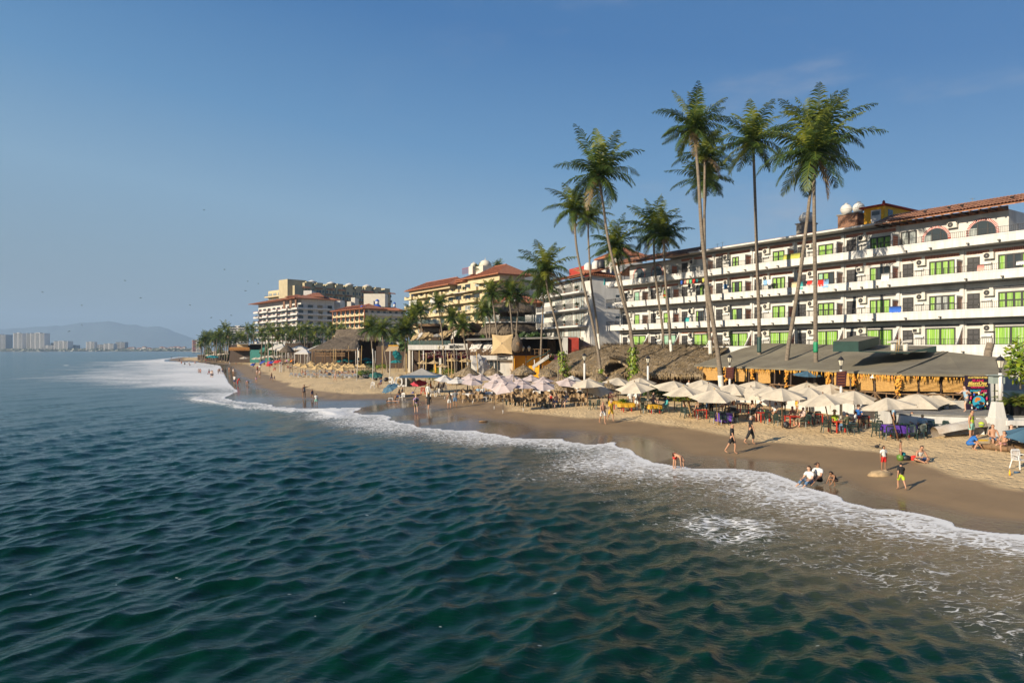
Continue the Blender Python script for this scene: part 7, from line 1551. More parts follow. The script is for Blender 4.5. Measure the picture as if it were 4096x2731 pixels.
PT = {'r': table_proto('t_red','x'),'w': table_proto('t_white','x',.75,.75),'s': table_proto('ch_green','x',.45,.45,h=.42),'p': table_proto('ch_white','x',.5,.5,h=.42)}
USED = set()
def put_item(proto,pos,rz,label,group=None):
    o = proto if proto.name not in USED else copy_tree(proto); USED.add(proto.name)
    if o is not proto and 'group' in o: del o['group']
    o.location = pos; o.rotation_euler = (0,0,rz); tag(o,label,None,group); return o
def chair(t_,x,y,rz,kind,label,group=None): return put_item(PC[kind],gp(*Q(t_,x,y)),R(rz),label,group)
def table(t_,x,y,rz,kind,label,group=None): return put_item(PT[kind],gp(*Q(t_,x,y)),R(rz),label,group)
GR = 'dark green plastic chairs of the right restaurant'
# right restaurant, zoom r / B / C coordinates are the feet of the chair
for a in [('r',275,1255,170,'g','dark green chair left of the three diners, before a leaning pole'),('r',505,1272,10,'g','dark green chair with its back to us behind the man in olive'),('r',570,1255,60,'g','dark green chair right of the man in the pale shirt'),('r',700,1215,5,'g','brown black chair behind the red table, seen from the back'),
          ('r',815,1300,120,'g','dark green chair at the left end of the blue violet table'),('r',930,1330,170,'g','nearest dark green chair left of the slanting pole'),('r',860,1270,110,'g','dark green chair half hidden behind the two left ones'),('r',1170,1330,-20,'g','dark green chair at the front right of the blue violet table'),('r',1265,1315,-50,'g','dark green chair holding a grey jacket'),
          ('r',1390,1285,0,'g','black looking chair right of the blue violet table'),('r',1490,1280,-80,'g','rightmost dark green chair turned sideways'),('r',1330,1180,20,'g','dark green chair behind the blue violet table'),('r',1175,1165,200,'g','high backed green chair leaning by the terrace wall'),('r',840,1165,30,'g','dark green chair in the shade behind the blue violet table'),
          ('B',105,960,5,'g','dark green chair with its back to us left of the straight pole'),('B',260,990,100,'g','pale lit green chair with a pink bag beside the straight pole'),('B',680,1010,-70,'g','dark chair behind the person in the floral shirt'),('B',350,930,20,'g','dark chair in the shade behind the red table'),('B',750,980,-30,'g','dark chair in deep shade right of the floral shirt'),('B',900,960,10,'g','dark chair in deep shade left of the three diners'),
          ('C',310,790,110,'g','dark green chair left of the orange clothed table'),('C',470,800,0,'g','dark green chair before the orange clothed table seen from the back'),('C',640,800,-100,'g','dark green chair under the person in teal'),('C',850,780,-95,'g','empty dark chair standing alone between two parasol poles'),('C',935,860,120,'g','dark green chair of the person in white at left'),
          ('C',1000,870,150,'g','dark green chair beside the slanting bamboo pole'),('C',1165,890,5,'g','black chair with its back to us right of the bamboo pole'),('C',1400,945,110,'g','dark green chair left of the purple clothed table'),('C',1550,975,0,'g','black chair before the purple clothed table'),('C',1700,950,-80,'g','dark chair right of the purple clothed table'),('C',1590,880,180,'g','dark green chair behind the purple clothed table'),
          ('C',1900,820,10,'g','dark chair behind the standing man in black'),('C',1990,890,-60,'g','dark green chair left of the standing man in black'),('C',2265,960,5,'g','green chair before the red table beside the man in black'),('C',300,700,20,'g','dark chair in the shade of the yellow table parasol'),('C',1230,790,30,'g','dark chair in the shade behind the bamboo pole'),
          ('D',1365,1020,100,'g','dark green chair with a patterned towel near the sagging parasol'),('D',1440,1020,-60,'g','dark green chair right of the patterned towel'),('D',2260,1075,100,'g','dark green chair right of the yellow clothed table pole')]: chair(*a,GR)
for a in [('r',385,1250,20,'r','red table with drinks between the three diners'),('r',640,1190,0,'r','dark red table behind the three diners'),('r',1440,1230,0,'r','red table leg and top behind the rightmost chairs'),('B',465,1000,8,'r','bright red table with a person in sunglasses behind'),('B',830,960,0,'r','dark red table in deep shade'),('C',1190,880,0,'r','red table behind the black chair by the bamboo pole'),
          ('C',460,790,5,'r','red legged table under the orange cloth'),('C',1850,790,0,'r','red table behind the wheelchair'),('C',2160,930,10,'r','red table beside the standing man in black'),('D',1950,1050,5,'r','red legged table under the yellow cloth'),('C',1560,950,4,'r','red table under the purple cloth'),('r',1040,1300,0,'r','red table under the blue violet cloth'),('D',1790,1010,5,'r','red legged table behind the yellow clothed one')]: table(*a,'red wooden tables of the right restaurant')
for t_,x,y,rz,w,d,m_,lb,dr in [('C',1560,950,4,.95,.9,'t_purple','purple tablecloth reaching almost to the sand',.62),('r',1040,1300,0,1.7,1.0,'t_purple','blue violet tablecloth below the nearest parasol',.45),('D',1950,1050,5,1.3,.8,'t_yellow','mustard yellow tablecloth on the flower table',.36),('D',1790,1010,5,1.3,.8,'t_yellow','mustard yellow tablecloth behind the flower table',.3),('C',460,790,5,1.1,.8,'t_yellow','orange patterned tablecloth behind the dark chair',.4)]: tcloth(gp(*Q(t_,x,y)),R(rz),w,d,M[m_],lb,drop=dr)
q = MB(); p = gp(*Q('r',1060,1296)); q.box(-.5,-.3,.765,.5,.35,.775); o = q.build('table_runner',M['t_green']); o.location = p; tag(o,'green runner on the blue violet tablecloth','tablecloth')
p = gp(*Q('D',1900,1045)); bush((p.x,p.y,p.z+.76),.42,.75,40,'big fern bouquet on the yellow clothed table',60,'leafb',palmy=True,name='flower_arrangement',cat='flowers'); p = gp(*Q('D',1700,1020)); bush((p.x,p.y,p.z+.8),.35,.8,60,'tall orange flower bouquet left of the fern bouquet',61,'leafr',.12,name='flower_arrangement',cat='flowers')
rr = random.Random(9)
def setlab(i,px): return 'tan wicker chair of the middle restaurant'
for i in range(20):                                  # front rows of tan chairs facing the sea
    px = 2045+i*15.5
    if 2190 < px < 2285: continue
    P = gp(px,1625+rr.uniform(-3,2)); put_item(PC['b'],P,R(8+rr.uniform(-12,12)),'tan wicker chair of the front row by the small dark tables','tan wicker chairs, front row')
for row_,(y0,xa,xb,st) in enumerate([(1608,1830,2330,15),(1596,1825,2420,17),(1586,1850,2440,18),(1576,1900,2400,22),(1567,1960,2380,28)]):
    px = xa
    while px < xb:
        if rr.random() < .86 and not (row_ == 0 and 1930 < px < 1965): P = gp(px+rr.uniform(-4,4),y0+rr.uniform(-3,3)); put_item(PC['b' if rr.random() < .6 else 'r'],P,R(rr.uniform(-60,60)+(180 if rr.random() < .3 else 0)),'tan wicker chair among the tables under the pale parasols','tan wicker chairs under the pale parasols')
        px += st
for x,y in ((1820,1600),(1880,1601),(1960,1594),(2040,1588),(2150,1590),(2210,1582),(2250,1592),(2330,1588),(2390,1590),(1950,1578),(2080,1572),(2300,1572)):
    P = gp(x,y); put_item(PT['w'],P,rr.uniform(-.3,.3),'white table under the pale parasols','white tables under the pale parasols'); tcloth(P,rr.uniform(-.3,.3),.85,.85,M['t_white'],'white tablecloth on a table under the pale parasols',drop=.25)['group'] = 'white tablecloths under the pale parasols'
for x,y,k in ((2069,1622,'s'),(2104,1625,'s'),(2175,1628,'s'),(2196,1633,'s'),(2240,1625,'s'),(2033,1619,'s'),(1854,1588,'p'),(1884,1593,'p'),(1904,1599,'p'),(1936,1603,'p')):
    put_item(PT[k],gp(x,y),.2,('small dark green side table before the front row' if k == 's' else 'small white side table under the pale parasols'),'dark side tables' if k == 's' else 'white side tables')
for t_,x,y,rz,lb in (('E',640,790,-60,'stacked white chairs beside the red chair by the gazebo'),('E',560,800,100,'white chair behind the person in white'),('E',760,700,20,'white chair at the dark table by the gazebo'),('E',35,865,-30,'white chair holding a striped bag near the tilted blue parasol'),('A',1680,1270,10,'white plastic chair with towels at the right edge'),('G',940,625,100,'white chair left of the sun loungers'),('G',2098,870,0,'small white chair by the dark green parasol'),('E',680,700,0,'white chair near the dark table, left')): chair(t_,x,y,rz,'w',lb)
chair('E',395,760,20,'d','red plastic chair by the gazebo'); chair('G',420,570,0,'d','red chair below the bright red parasol'); table('y',1130,380,10,'p','white table beside the tilted blue parasol')
# sun loungers
def lounger(px,py,rz,i):
    P = gp(px,py); t_ = empty('sun_lounger',P,R(rz),'white sun lounger under the tan parasols','sun lounger','sun loungers under the tan parasols'); q = MB(); q.box(-.3,-.9,.33,.3,.35,.40); q.build('bed',M['u_grey'],t_); q = MB(); q.hexa([(-.3,.35,.33),(.3,.35,.33),(.3,.95,.68),(-.3,.95,.68)],[(-.3,.35,.4),(.3,.35,.4),(.3,.92,.75),(-.3,.92,.75)]); q.build('backrest',M['u_grey'],t_)
    for sx in (-1,1): q = MB(); q.bar((sx*.3,-.85,.35),(sx*.3,-.35,0),.05); q.bar((sx*.3,-.35,.35),(sx*.3,-.85,0),.05); q.bar((sx*.3,.2,.35),(sx*.3,.75,0),.05); q.bar((sx*.3,.75,.35),(sx*.3,.2,0),.05); q.build('leg',M['ch_white'],t_)
for i in range(16): lounger(1165+i*17,1505+(i % 3)*2+i*.35,15+5*(i % 3),i)
for i in range(8): lounger(1230+i*26,1494+(i % 2)*2,25,i)
# LOVE letters, seen from behind
lv = 0
for ch,(xa,xb) in zip('EVOL',((1712,1755),(1752,1792),(1795,1845),(1855,1905))):
    px,py = Q('u',(xa+xb)/2,1280); Y = 95; P = gY(px,Y); hgt = 2.35; o_ = textobj(ch,1.95,Matrix.Identity(4),None,'white2','letter',.16,.03); o_.data.transform(Matrix.Translation((P.x,Y,P.z+.05)) @ Matrix.Rotation(R(180),4,'Z') @ Matrix.Rotation(R(90),4,'X') @ Matrix.Scale({'E': .62,'V': .62,'O': .66,'L': .8}[ch],4,(1,0,0))); tag(o_,'big white letter %s of a LOVE sign seen from behind' % ch,'letter','white LOVE letters')
# dark globes along the planting, baskets, dustbins and the like
for i,(x,y) in enumerate([(1835,688),(1950,680),(2015,690),(1980,688),(2120,700),(2150,725),(2230,710),(2320,740),(1690,1235),(1915,1235),(1570,1225)]):
    px,py = Q('G',x,y) if i < 8 else Q('u',x,y); P = gp(px,py+2); q = MB(); q.ball((0,0,.33),.34,12); o = q.build('stone_globe',M['greytank']); o.location = P; tag(o,'dark round globe on the sand by the planting','globe','dark globes by the planting')
for i,(x,y,r_) in enumerate([(1900,640,1.2),(1960,640,1.3),(2040,625,1.2),(2170,520,1.3),(2100,510,1.2),(2240,500,1.2),(2310,510,1.2),(2030,510,1.1)]):
    px,py = Q('G',x,y); P = gp(px,py+8); bush(P,r_,1.5,170,'leafy planting between the parasols and poles',i+70,'leaf' if i % 3 else 'leafb',.2,group='planting between the tan and teal parasols')
for i,(t_,x,y) in enumerate([('E',640,400),('E',730,420),('E',850,420),('E',560,500),('E',1240,420)]): px,py = Q(t_,x,y); P = gp(px,py+6); bush(P,1.2,1.7,200,'bright leafy planting behind the grey gazebo',i+90,'leafb',.2,group='planting behind the gazebo')
for i,(t_,x,y) in enumerate([('u',1830,1170),('u',1920,1160),('E',930,400),('E',1010,380)]):
    px,py = Q(t_,x,y); P = gY(px,97+i); q = MB(); n = 10
    for a in range(7): aa = R(15+a*25); q.tube([(1.0*math.cos(aa)*math.cos(R(b*18)),.9*math.sin(aa)*math.cos(R(b*18)),1.35*math.sin(R(b*18))+.2) for b in range(0,6)],.10,5)
    q.lathe([(1.0,0),(1.05,.3),(.98,.8),(.75,1.25),(.3,1.55),(.05,1.6)],12); o = q.build('wicker_cabana',M['straw']); o.location = P; tag(o,['leftmost round wicker cabana','second round wicker cabana','third round wicker cabana, left of the palapas','wicker cabana next to the palapas'][i],'cabana')
# old boat, logs and other small things on the right
bo = empty('rowing_boat',Vector((WX(3862,41.2),41.2,1.25)),R(14),'old upturned pale boat hull leaning against the terrace wall','boat'); q = MB(); n = 14; vs = []; fs = []; sc_n = 9
for i in range(n+1):
    t_ = i/n; x =-2.0+4.0*t_; w = .6*math.sin(math.pi*min(1,.12+t_*.95))**.6; hh = .55+.1*t_
    for k in range(sc_n): a = math.pi*k/(sc_n-1); vs.append((x,-w*math.cos(a),hh*math.sin(a)**.7+.15*t_))
for i in range(n):
    for k in range(sc_n-1): o = i*sc_n+k; fs.append((o,o+1,o+sc_n+1,o+sc_n))
q.add(vs,fs,None,True); h_ = q.build('hull',mat('weathered_boat_paint',(.46,.44,.40),.8,.5,1.2,.2,8,col2=(.34,.28,.22)),bo); bo.rotation_euler = (R(-24),R(-5),R(8))
def log(a,b_,r_,lb): q = MB(); a = gp(*a)+Vector((0,0,r_*.8)); b_ = gp(*b_)+Vector((0,0,r_*.8)); q.tube([Vector((0,0,0)),(b_-a)*.5+Vector((0,0,.08)),b_-a],[r_,r_*1.1,r_*.8],8); o = q.build('log',M['wood']); o.location = a; tag(o,lb,'log')
log(Q('A',1090,965),Q('A',1500,1010),.17,'long driftwood log under the seated boy'); log(Q('A',1480,985),Q('A',1650,1075),.16,'driftwood log slanting towards the white chair'); log(Q('A',1230,925),Q('A',1748,960),.19,'driftwood log behind the seated woman')
def small(name,build,pos,m_,lb,cat): q = MB(); build(q); o = q.build(name,m_); o.location = pos; tag(o,lb,cat)
small('bottle',lambda q: (q.lathe([(.035,0),(.04,.1),(.035,.16),(.015,.22),(.015,.26)],8)),GQ('A',1525,1375),M['yellow'],'yellow drink bottle standing on the sand at the right','bottle')
small('tumbler',lambda q: q.tube([(0,0,.05),(.25,.02,.05)],[.06,.05],8),GQ('A',1600,1345),M['u_navy'],'dark blue tumbler lying on the sand at the right','cup')
small('backpack',lambda q: (q.ball((0,0,.25),.24,8,None,(1,.7,1.1)),q.ball((0,-.12,.18),.14,8)),GQ('B',370,1030),M['black'],'black backpack on the sand under the red table','bag')
small('bag_pile',lambda q: (q.ball((0,0,.1),.22,7,0,(1.3,.8,.8)),q.ball((-.3,.05,.12),.2,7,1),q.ball((.35,-.05,.1),.2,7,2,(1.2,.7,.8)),q.ball((-.1,.15,.25),.16,7,3)),GQ('r',1115,1540),[M['black'],M['t_green'],M['C'] if 'C' in M else C_['red'],M['u_teal']],'heap of colourful bags between the boy and the man eating','bags')
small('sand_castle',lambda q: (q.ball((0,0,0),.5,8,None,(1.2,.8,.5)),q.ball((.3,.1,.05),.3,7,None,(1,1,.7))),gp(*Q('o',1690,345)),mat('heaped_sand',(.36,.26,.15),.95,.3,6),'low heap of dug sand beside the girl in red shorts','sand heap')
small('driftwood',lambda q: (q.ball((0,0,.04),.3,7,None,(1.5,.5,.25)),),gp(*Q('E',1420,1225)),M['wood'],'pale flat stone on the wet sand','stone')
small('towel',lambda q: q.add([(-.6,-.4,.03),(.6,-.4,.05),(.6,.4,.03),(-.6,.4,.04)],[(0,1,2,3)]),gp(*Q('G',1390,785)),M['u_white'],'pale patterned towel spread on the open sand','towel')
def tabletop_bits(t_,x,y,lb,seed):
    rr = random.Random(seed); P = gp(*Q(t_,x,y)); q = MB()
    for k in range(3): q.lathe([(.03,0),(.04,.12)],7,(rr.uniform(-.25,.25),rr.uniform(-.2,.2),.765+.0),k % 3)
    o = q.build('drinks',[M['red'],M['glassl'],M['tgreen']]); o.location = P; tag(o,lb,'drinks')
tabletop_bits('r',385,1250,'glasses of red drink on the red table between the three diners',1); tabletop_bits('C',2160,930,'glasses on the red table beside the standing man in black',2); tabletop_bits('r',1040,1300,'glasses on the green runner of the blue violet table',3)
wc = empty('wheelchair',gp(*Q('C',1710,855)),R(60),'wheelchair parked beside the purple clothed table','wheelchair')
for y_ in (-.3,.3):
    q = MB(); q.tube([(.3*math.cos(6.283*k/20),y_,.3+.3*math.sin(6.283*k/20)) for k in range(21)],.02,5,cap=False)
    for k in range(8): q.bar((0,y_,.3),(.3*math.cos(.785*k),y_,.3+.3*math.sin(.785*k)),.008)
    q.build('wheel',M['black'],wc)
q = MB(); q.box(-.22,-.25,.48,.25,.25,.53); q.build('seat',M['black'],wc); q = MB(); q.box(-.25,-.25,.5,-.2,.25,.95); q.build('backrest',M['black'],wc)

# ---------------------------------------------------------------- people
SK = {'tan': (.40,.215,.13),'pale': (.52,.32,.22),'brown': (.26,.135,.075),'dark': (.15,.08,.045)}
for k,c in SK.items(): M['skin_' +k] = mat('skin_' +k,c,.55,.08,5)
for k,c in dict(black=(.013,.013,.015),white=(.60,.60,.58),red=(.52,.02,.015),blue=(.02,.13,.42),navy=(.02,.04,.12),grey=(.17,.18,.19),lime=(.38,.50,.03),teal=(.06,.33,.32),yellow=(.58,.36,.02),denim=(.09,.17,.29),pink=(.55,.28,.27),
                 olive=(.09,.10,.06),lilac=(.34,.22,.42),mint=(.25,.50,.42),khaki=(.17,.15,.10),lblue=(.26,.40,.52),maroon=(.22,.02,.03),brownh=(.05,.025,.012),blackh=(.01,.008,.007),greyh=(.35,.33,.30),straw=(.50,.36,.17),floral=(.42,.33,.30),orange=(.6,.15,.02),green=(.07,.22,.05)).items(): M['f_' +k] = mat('cloth_' +k,c,.85,.15,9)
PB = {}
def J(pose):
    """joints for a 1.72 m figure facing -Y; +X is the figure's left as seen from the front right"""
    V = Vector; j = {}; hp = V((0,0,.93)); sp = V((0,0,1)); lean = 0
    if pose in ('sit',): hp = V((0,.05,.54))
    if pose in ('sitground','sitcross'): hp = V((0,0,.13))
    if pose == 'crouch': hp = V((0,.08,.32)); lean = 40
    if pose == 'bend': hp = V((0,.12,.88)); lean = 115
    if pose == 'lean': lean = 40; hp = V((0,.05,.9))
    if pose == 'run': lean = 10; hp = V((0,0,.95))
    if pose == 'sit': lean =-6
    if pose == 'sitground': lean =-12+22
    if pose == 'sitcross': lean = 22
    s = V((0,-math.sin(R(lean)),math.cos(R(lean)))); j['hip'] = hp; j['waist'] = hp+s*.14; j['chest'] = hp+s*.36; j['neck'] = hp+s*.50
    hd = s if lean < 60 else V((0,-.35,-.93)); hd = (hd+V((0,-.18,.0))).normalized() if pose != 'bend' else hd
    j['head0'] = j['neck']+hd*.09; j['head1'] = j['neck']+hd*.19; j['head2'] = j['neck']+hd*.27
    for sd,nm in ((1,'L'),(-1,'R')):
        sh = j['neck']-s*.055+V((sd*.185,0,0)); up = {'stand': ((.18,.05,-1),(.1,-.15,-1)),'walk': ((.15,.35*sd,-1),(.08,.1*sd-.25,-1)),'run': ((.2,.9*sd,-.8),(.0,-1,.3)),'sit': ((.25,-.35,-1),(-.2,-1,-.25)),'sitground': ((.2,-.5,-.9),(-.25,-1,-.1)),'sitcross': ((.35,-.35,-.9),(-.5,-1,.1)),
              'crouch': ((.15,-.5,-1),(-.1,-.7,-1)),'bend': ((.05,-.12,-1),(0,-.1,-1)),'lean': ((.1,-.35,-1),(0,-.9,-.7)),'reach': ((.5 if sd > 0 else .15,-.3 if sd > 0 else .1,.1 if sd > 0 else -1),(.6 if sd > 0 else .1,-.5 if sd > 0 else -.3,.5 if sd > 0 else -1)),'lie': ((.3,0,-1),(.1,0,-1)),'hug': ((.1,-.6,-.8),(-.8,-.8,.1))}.get(pose,((.18,.05,-1),(.1,-.15,-1)))
        a = V((up[0][0]*sd,up[0][1],up[0][2])).normalized(); b_ = V((up[1][0]*sd,up[1][1],up[1][2])).normalized(); el = sh+a*.29; wr = el+b_*.25; j['sh' +nm] = sh; j['el' +nm] = el; j['wr' +nm] = wr; j['ha' +nm] = wr+b_*.09
        hj = hp+V((sd*.095,0,-.02)); lg = {'stand': ((.08,0,-1),(0,.02,-1)),'walk': ((.02,-.42*sd,-1),(0,.1 if sd > 0 else .62,-1)),'run': ((.02,-.55*sd,-1),(0,.15 if sd > 0 else 1.6,-1 if sd > 0 else -.25)),'sit': ((.12,-1,-.10),(.02,.08,-1)),'sitground': ((.2,-.95,.42),(.0,-.75,-.62)),'sitcross': ((.75,-.75,.18),(-.75,-.35,-.28)),
              'crouch': ((.25,-1,.25),(0,.45,-1)),'bend': ((.15,.05,-1),(0,.1,-1)),'lean': ((.1,.0,-1),(0,.05,-1)),'sand': ((.1,0,-1),(0,0,-1))}.get(pose,((.08,0,-1),(0,.02,-1)))
        a = V((lg[0][0]*sd,lg[0][1],lg[0][2])).normalized(); b_ = V((lg[1][0]*sd,lg[1][1],lg[1][2])).normalized(); kn = hj+a*.43; an = kn+b_*.40; fd = V((.12*sd,-1,-.15)).normalized()
        j['hj' +nm] = hj; j['kn' +nm] = kn; j['an' +nm] = an; j['to' +nm] = an+fd*.16+V((0,0,-.05 if pose != 'sitcross' else 0))
    lo = min(j[k].z for k in j if k[:2] in ('an','to','hi','kn','ha')) ; dz =-lo+.045
    if pose in ('sitground','sitcross'): dz = max(dz,0.02) if lo < 0 else 0
    for k in j: j[k] = j[k]+V((0,0,dz))
    if pose == 'lie':
        for k in j: p = j[k]; j[k] = V((p.x,p.z-.9,p.y+.16))
    return j
RAD = dict(hip=(.155,.115),waist=(.125,.10),chest=(.155,.11),neck=(.06,.06),head0=(.075,.085),head1=(.085,.10),head2=(.06,.07),sh=(.065,.065),el=(.043,.043),wr=(.030,.028),ha=(.034,.018),hj=(.098,.098),kn=(.062,.062),an=(.040,.042),to=(.035,.022))
BN_ = [('hip','waist'),('waist','chest'),('chest','neck'),('neck','head0'),('head0','head1'),('head1','head2')]
for nm in 'LR': BN_ += [('chest','sh' +nm),('sh' +nm,'el' +nm),('el' +nm,'wr' +nm),('wr' +nm,'ha' +nm),('hip','hj' +nm),('hj' +nm,'kn' +nm),('kn' +nm,'an' +nm),('an' +nm,'to' +nm)]
def body(pose):
    if pose in PB: return PB[pose]
    j = J(pose); names = list(j); me = bpy.data.meshes.new('b'); me.from_pydata([j[n] for n in names],[(names.index(a),names.index(b_)) for a,b_ in BN_],[]); o = bpy.data.objects.new('b',me); COL.objects.link(o)
    sm = o.modifiers.new('s','SKIN'); sm.use_smooth_shade = True; sub = o.modifiers.new('d','SUBSURF'); sub.levels = 1; sub.render_levels = 1
    for i,n in enumerate(names):
        key = n if n in RAD else n[:-1]; sv = me.skin_vertices[0].data[i]; sv.radius = RAD[key]; sv.use_root = (n == 'hip')
    dg = bpy.context.evaluated_depsgraph_get(); dg.update(); m2 = bpy.data.meshes.new_from_object(o.evaluated_get(dg)); bpy.data.objects.remove(o)
    nv = len(m2.vertices); co = np.empty(nv*3); m2.vertices.foreach_get('co',co); co = co.reshape(-1,3); nr = np.empty(nv*3); m2.vertices.foreach_get('normal',nr); nr = nr.reshape(-1,3)
    best = np.full(nv,1e9); lab = np.zeros(nv,int); tt = np.zeros(nv)
    for bi,(a,b_) in enumerate(BN_):
        A,B = np.array(j[a]),np.array(j[b_]); d = B-A; t_ = np.clip(((co-A) @ d)/(d @ d),0,1); dist = np.linalg.norm(co-A-t_[:,None]*d,axis=1)-(.03 if bi < 3 else 0)
        m_ = dist < best; best[m_] = dist[m_]; lab[m_] = bi; tt[m_] = t_[m_]
    faces = [list(p.vertices) for p in m2.polygons]
    # hands with fingers, face details
    mb = MB(); mb.add([Vector(c) for c in co],faces,0,True)
    for nm,sd in (('L',1),('R',-1)):
        h,w = j['ha' +nm],j['wr' +nm]; d = (h-w).normalized(); x = d.cross(Vector((0,0,1))); x = x.normalized() if x.length > .1 else Vector((1,0,0)); cu = x.cross(d)
        for k,(off,l) in enumerate(((-.027,.06),(-.009,.075),(.010,.07),(.027,.055))): p = h+x*off; mb.tube([p-d*.02,p+d*l*.5+cu*.004,p+d*l*.85+cu*.02],[.010,.009,.006],4,0)
        p = w+d*.03+x*.03*sd; mb.tube([p,p+d*.03+x*.025*sd,p+d*.06+x*.028*sd],[.012,.010,.007],4,0)
    hc = j['head1']; up = (j['head2']-j['head0']).normalized(); fw = Vector((0,-1,0)); fw = (fw-up*fw.dot(up)); fw = fw.normalized() if fw.length > .1 else Vector((0,0,-1)); rt_ = fw.cross(up)
    mb.ball(hc+fw*.10-up*.005,.018,5,0,(1,1,1.3))
    for s_ in (-1,1): mb.ball(hc+fw*.092+rt_*.032*s_+up*.02,.010,5,1); mb.ball(hc+rt_*.088*s_-up*.005,.022,5,0,(.5,1,1.4))
    mb.box(*(hc+fw*.09-up*.05-Vector((.022,.006,.005))),*(hc+fw*.09-up*.05+Vector((.022,.006,.004))),2)
    PB[pose] = (mb,co,nr,faces,lab,tt,j,hc,up,fw); return PB[pose]
def garment(pose,kind):
    mb,co,nr,faces,lab,tt,j,hc,up,fw = body(pose); n = lambda a,b_: BN_.index((a,b_)); T = {n('hip','waist'),n('waist','chest'),n('chest','neck'),n('chest','shL'),n('chest','shR')}; keep = np.zeros(len(co),bool); off = .014
    UA = [n('shL','elL'),n('shR','elR')]; FA = [n('elL','wrL'),n('elR','wrR')]; TH = [n('hjL','knL'),n('hjR','knR')]; CA = [n('knL','anL'),n('knR','anR')]; HJ = [n('hip','hjL'),n('hip','hjR')]; HD = [n('head0','head1'),n('head1','head2')]
    if kind in ('shirt','tank','long','dress','swimsuit'): keep |= np.isin(lab,list(T))
    if kind in ('shirt','dress'): keep |= np.isin(lab,UA) & (tt < .62)
    if kind == 'long': keep |= np.isin(lab,UA+FA)
    if kind in ('tank','swimsuit'): keep &= ~((lab == n('chest','neck')) & (tt > .6))
    if kind in ('shorts','trousers','capri','dress','swimsuit','briefs'): keep |= np.isin(lab,HJ) | ((lab == n('hip','waist')) & (tt < .55))
    if kind in ('shorts','dress'): keep |= np.isin(lab,TH) & (tt < .72); off = .022
    if kind in ('briefs','swimsuit'): keep |= np.isin(lab,TH) & (tt < .16)
    if kind in ('trousers','capri'): keep |= np.isin(lab,TH) | (np.isin(lab,CA) & (tt < (.95 if kind == 'trousers' else .45))); off = .022
    if kind == 'top': keep |= (lab == n('waist','chest')) & (tt > .62) | np.isin(lab,[n('chest','neck')]) & (tt < .35)
    if kind in ('hair','longhair','cap'):
        q = co-np.array(hc); f_ = q @ np.array(fw); u_ = q @ np.array(up); keep |= np.isin(lab,HD) & ((u_ > .045) | ((f_ < .015) & (u_ >-.07))); off = .016
        if kind == 'longhair': off = .024
    mk = MB(); idx = {}; vs = []; fs = []
    for f in faces:
        if all(keep[v] for v in f):
            g = []
            for v in f:
                if v not in idx: idx[v] = len(vs); vs.append(Vector(co[v]+nr[v]*off*(1.3 if kind in ('shirt','long','dress') else 1)))
                g.append(idx[v])
            fs.append(g)
    mk.add(vs,fs,0,True)
    if kind == 'longhair': b_ = hc-fw*.07; mk.tube([hc+up*.08-fw*.03,b_-up*.02,b_-up*.14-fw*.01,b_-up*.27],[.06,.085,.075,.03],7)
    if kind == 'cap': mk.prism([hc+up*.065+fw*.07+fw.cross(up)*s_*.06+fw*e for s_,e in ((-1,0),(1,0),(.8,.09),(-.8,.09))],up*.01)
    if kind == 'sunhat': c = hc+up*.075; q_ = up.to_track_quat('Z','Y'); t_ = MB(); t_.lathe([(.20,0),(.11,.02),(.105,.10),(.06,.13)],12); mk.add([c+q_ @ Vector(v) for v in t_.v],t_.f,0,True)
    return mk
GC = {}
def person(pos,pose,rz,h,skin,wear,label,group=None,dz=0.0,extra=None):
    t_ = empty('person',pos+Vector((0,0,dz)),R(rz),label,'person',group); s = h/1.72; t_.scale = (s,s,s)
    k = ('body',pose,skin)
    if k not in GC: o = body(pose)[0].build('body',[M['skin_' +skin],M['black'],M['maroonlip']]); GC[k] = o.data
    else: o = bpy.data.objects.new('body',GC[k]); COL.objects.link(o)
    o.parent = t_
    nm = {'long': 'shirt','hair': 'hair','longhair': 'hair','top': 'bikini_top','briefs': 'swim_briefs','tank': 'tank_top'}
    for kind,c in wear:
        k = (kind,pose,c)
        if k not in GC: o = garment(pose,kind).build(nm.get(kind,kind),M['f_' +c]); GC[k] = o.data
        else: o = bpy.data.objects.new(nm.get(kind,kind),GC[k]); COL.objects.link(o)
        o.parent = t_
    j = body(pose)[6]
    if extra == 'pack': q = MB(); c = j['chest']+Vector((0,.17,-.05)); q.ball(c,.17,8,None,(.9,.6,1.25)); q.build('backpack',M['black']).parent = t_
    return t_
M['maroonlip'] = mat('lip_colour',(.30,.09,.07),.5)
Hb,Hn,Hl,Hbl = ('hair','blackh'),('hair','brownh'),('longhair','blackh'),('longhair','brownh')
def PP(t_,x,y,*a,**k): return person(gp(*Q(t_,x,y)),*a,**k)
PP('s',1380,1217,'walk',60,1.74,'tan',[('shirt','black'),('shorts','black'),('hair','brownh')][:2],'bald person in black and white sports shirt and black shorts walking barefoot with sandals')
PP('s',1575,1120,'walk',75,1.78,'tan',[('shirt','black'),('capri','black'),('hair','greyh')],'person in black t-shirt and black capri trousers striding with a shoulder bag')
PP('s',805,1375,'bend',55,1.45,'tan',[('shorts','red'),Hb],'child in red swim shorts bending down with hands in the foam')
PP('o',1372,395,'sitground',-60,1.62,'pale',[('shirt','white'),('trousers','denim'),('longhair','brownh')],'person in white top and blue jeans sitting in the swash')
PP('o',1412,385,'sitground',-60,1.78,'tan',[('shirt','white'),('shorts','black'),('cap','black')],'person in black cap and pale shirt sitting behind the one in jeans')
PP('o',1483,395,'crouch',-70,1.15,'brown',[('swimsuit','black'),Hl],'small child in black swimsuit crouching beside the couple on the wet sand')
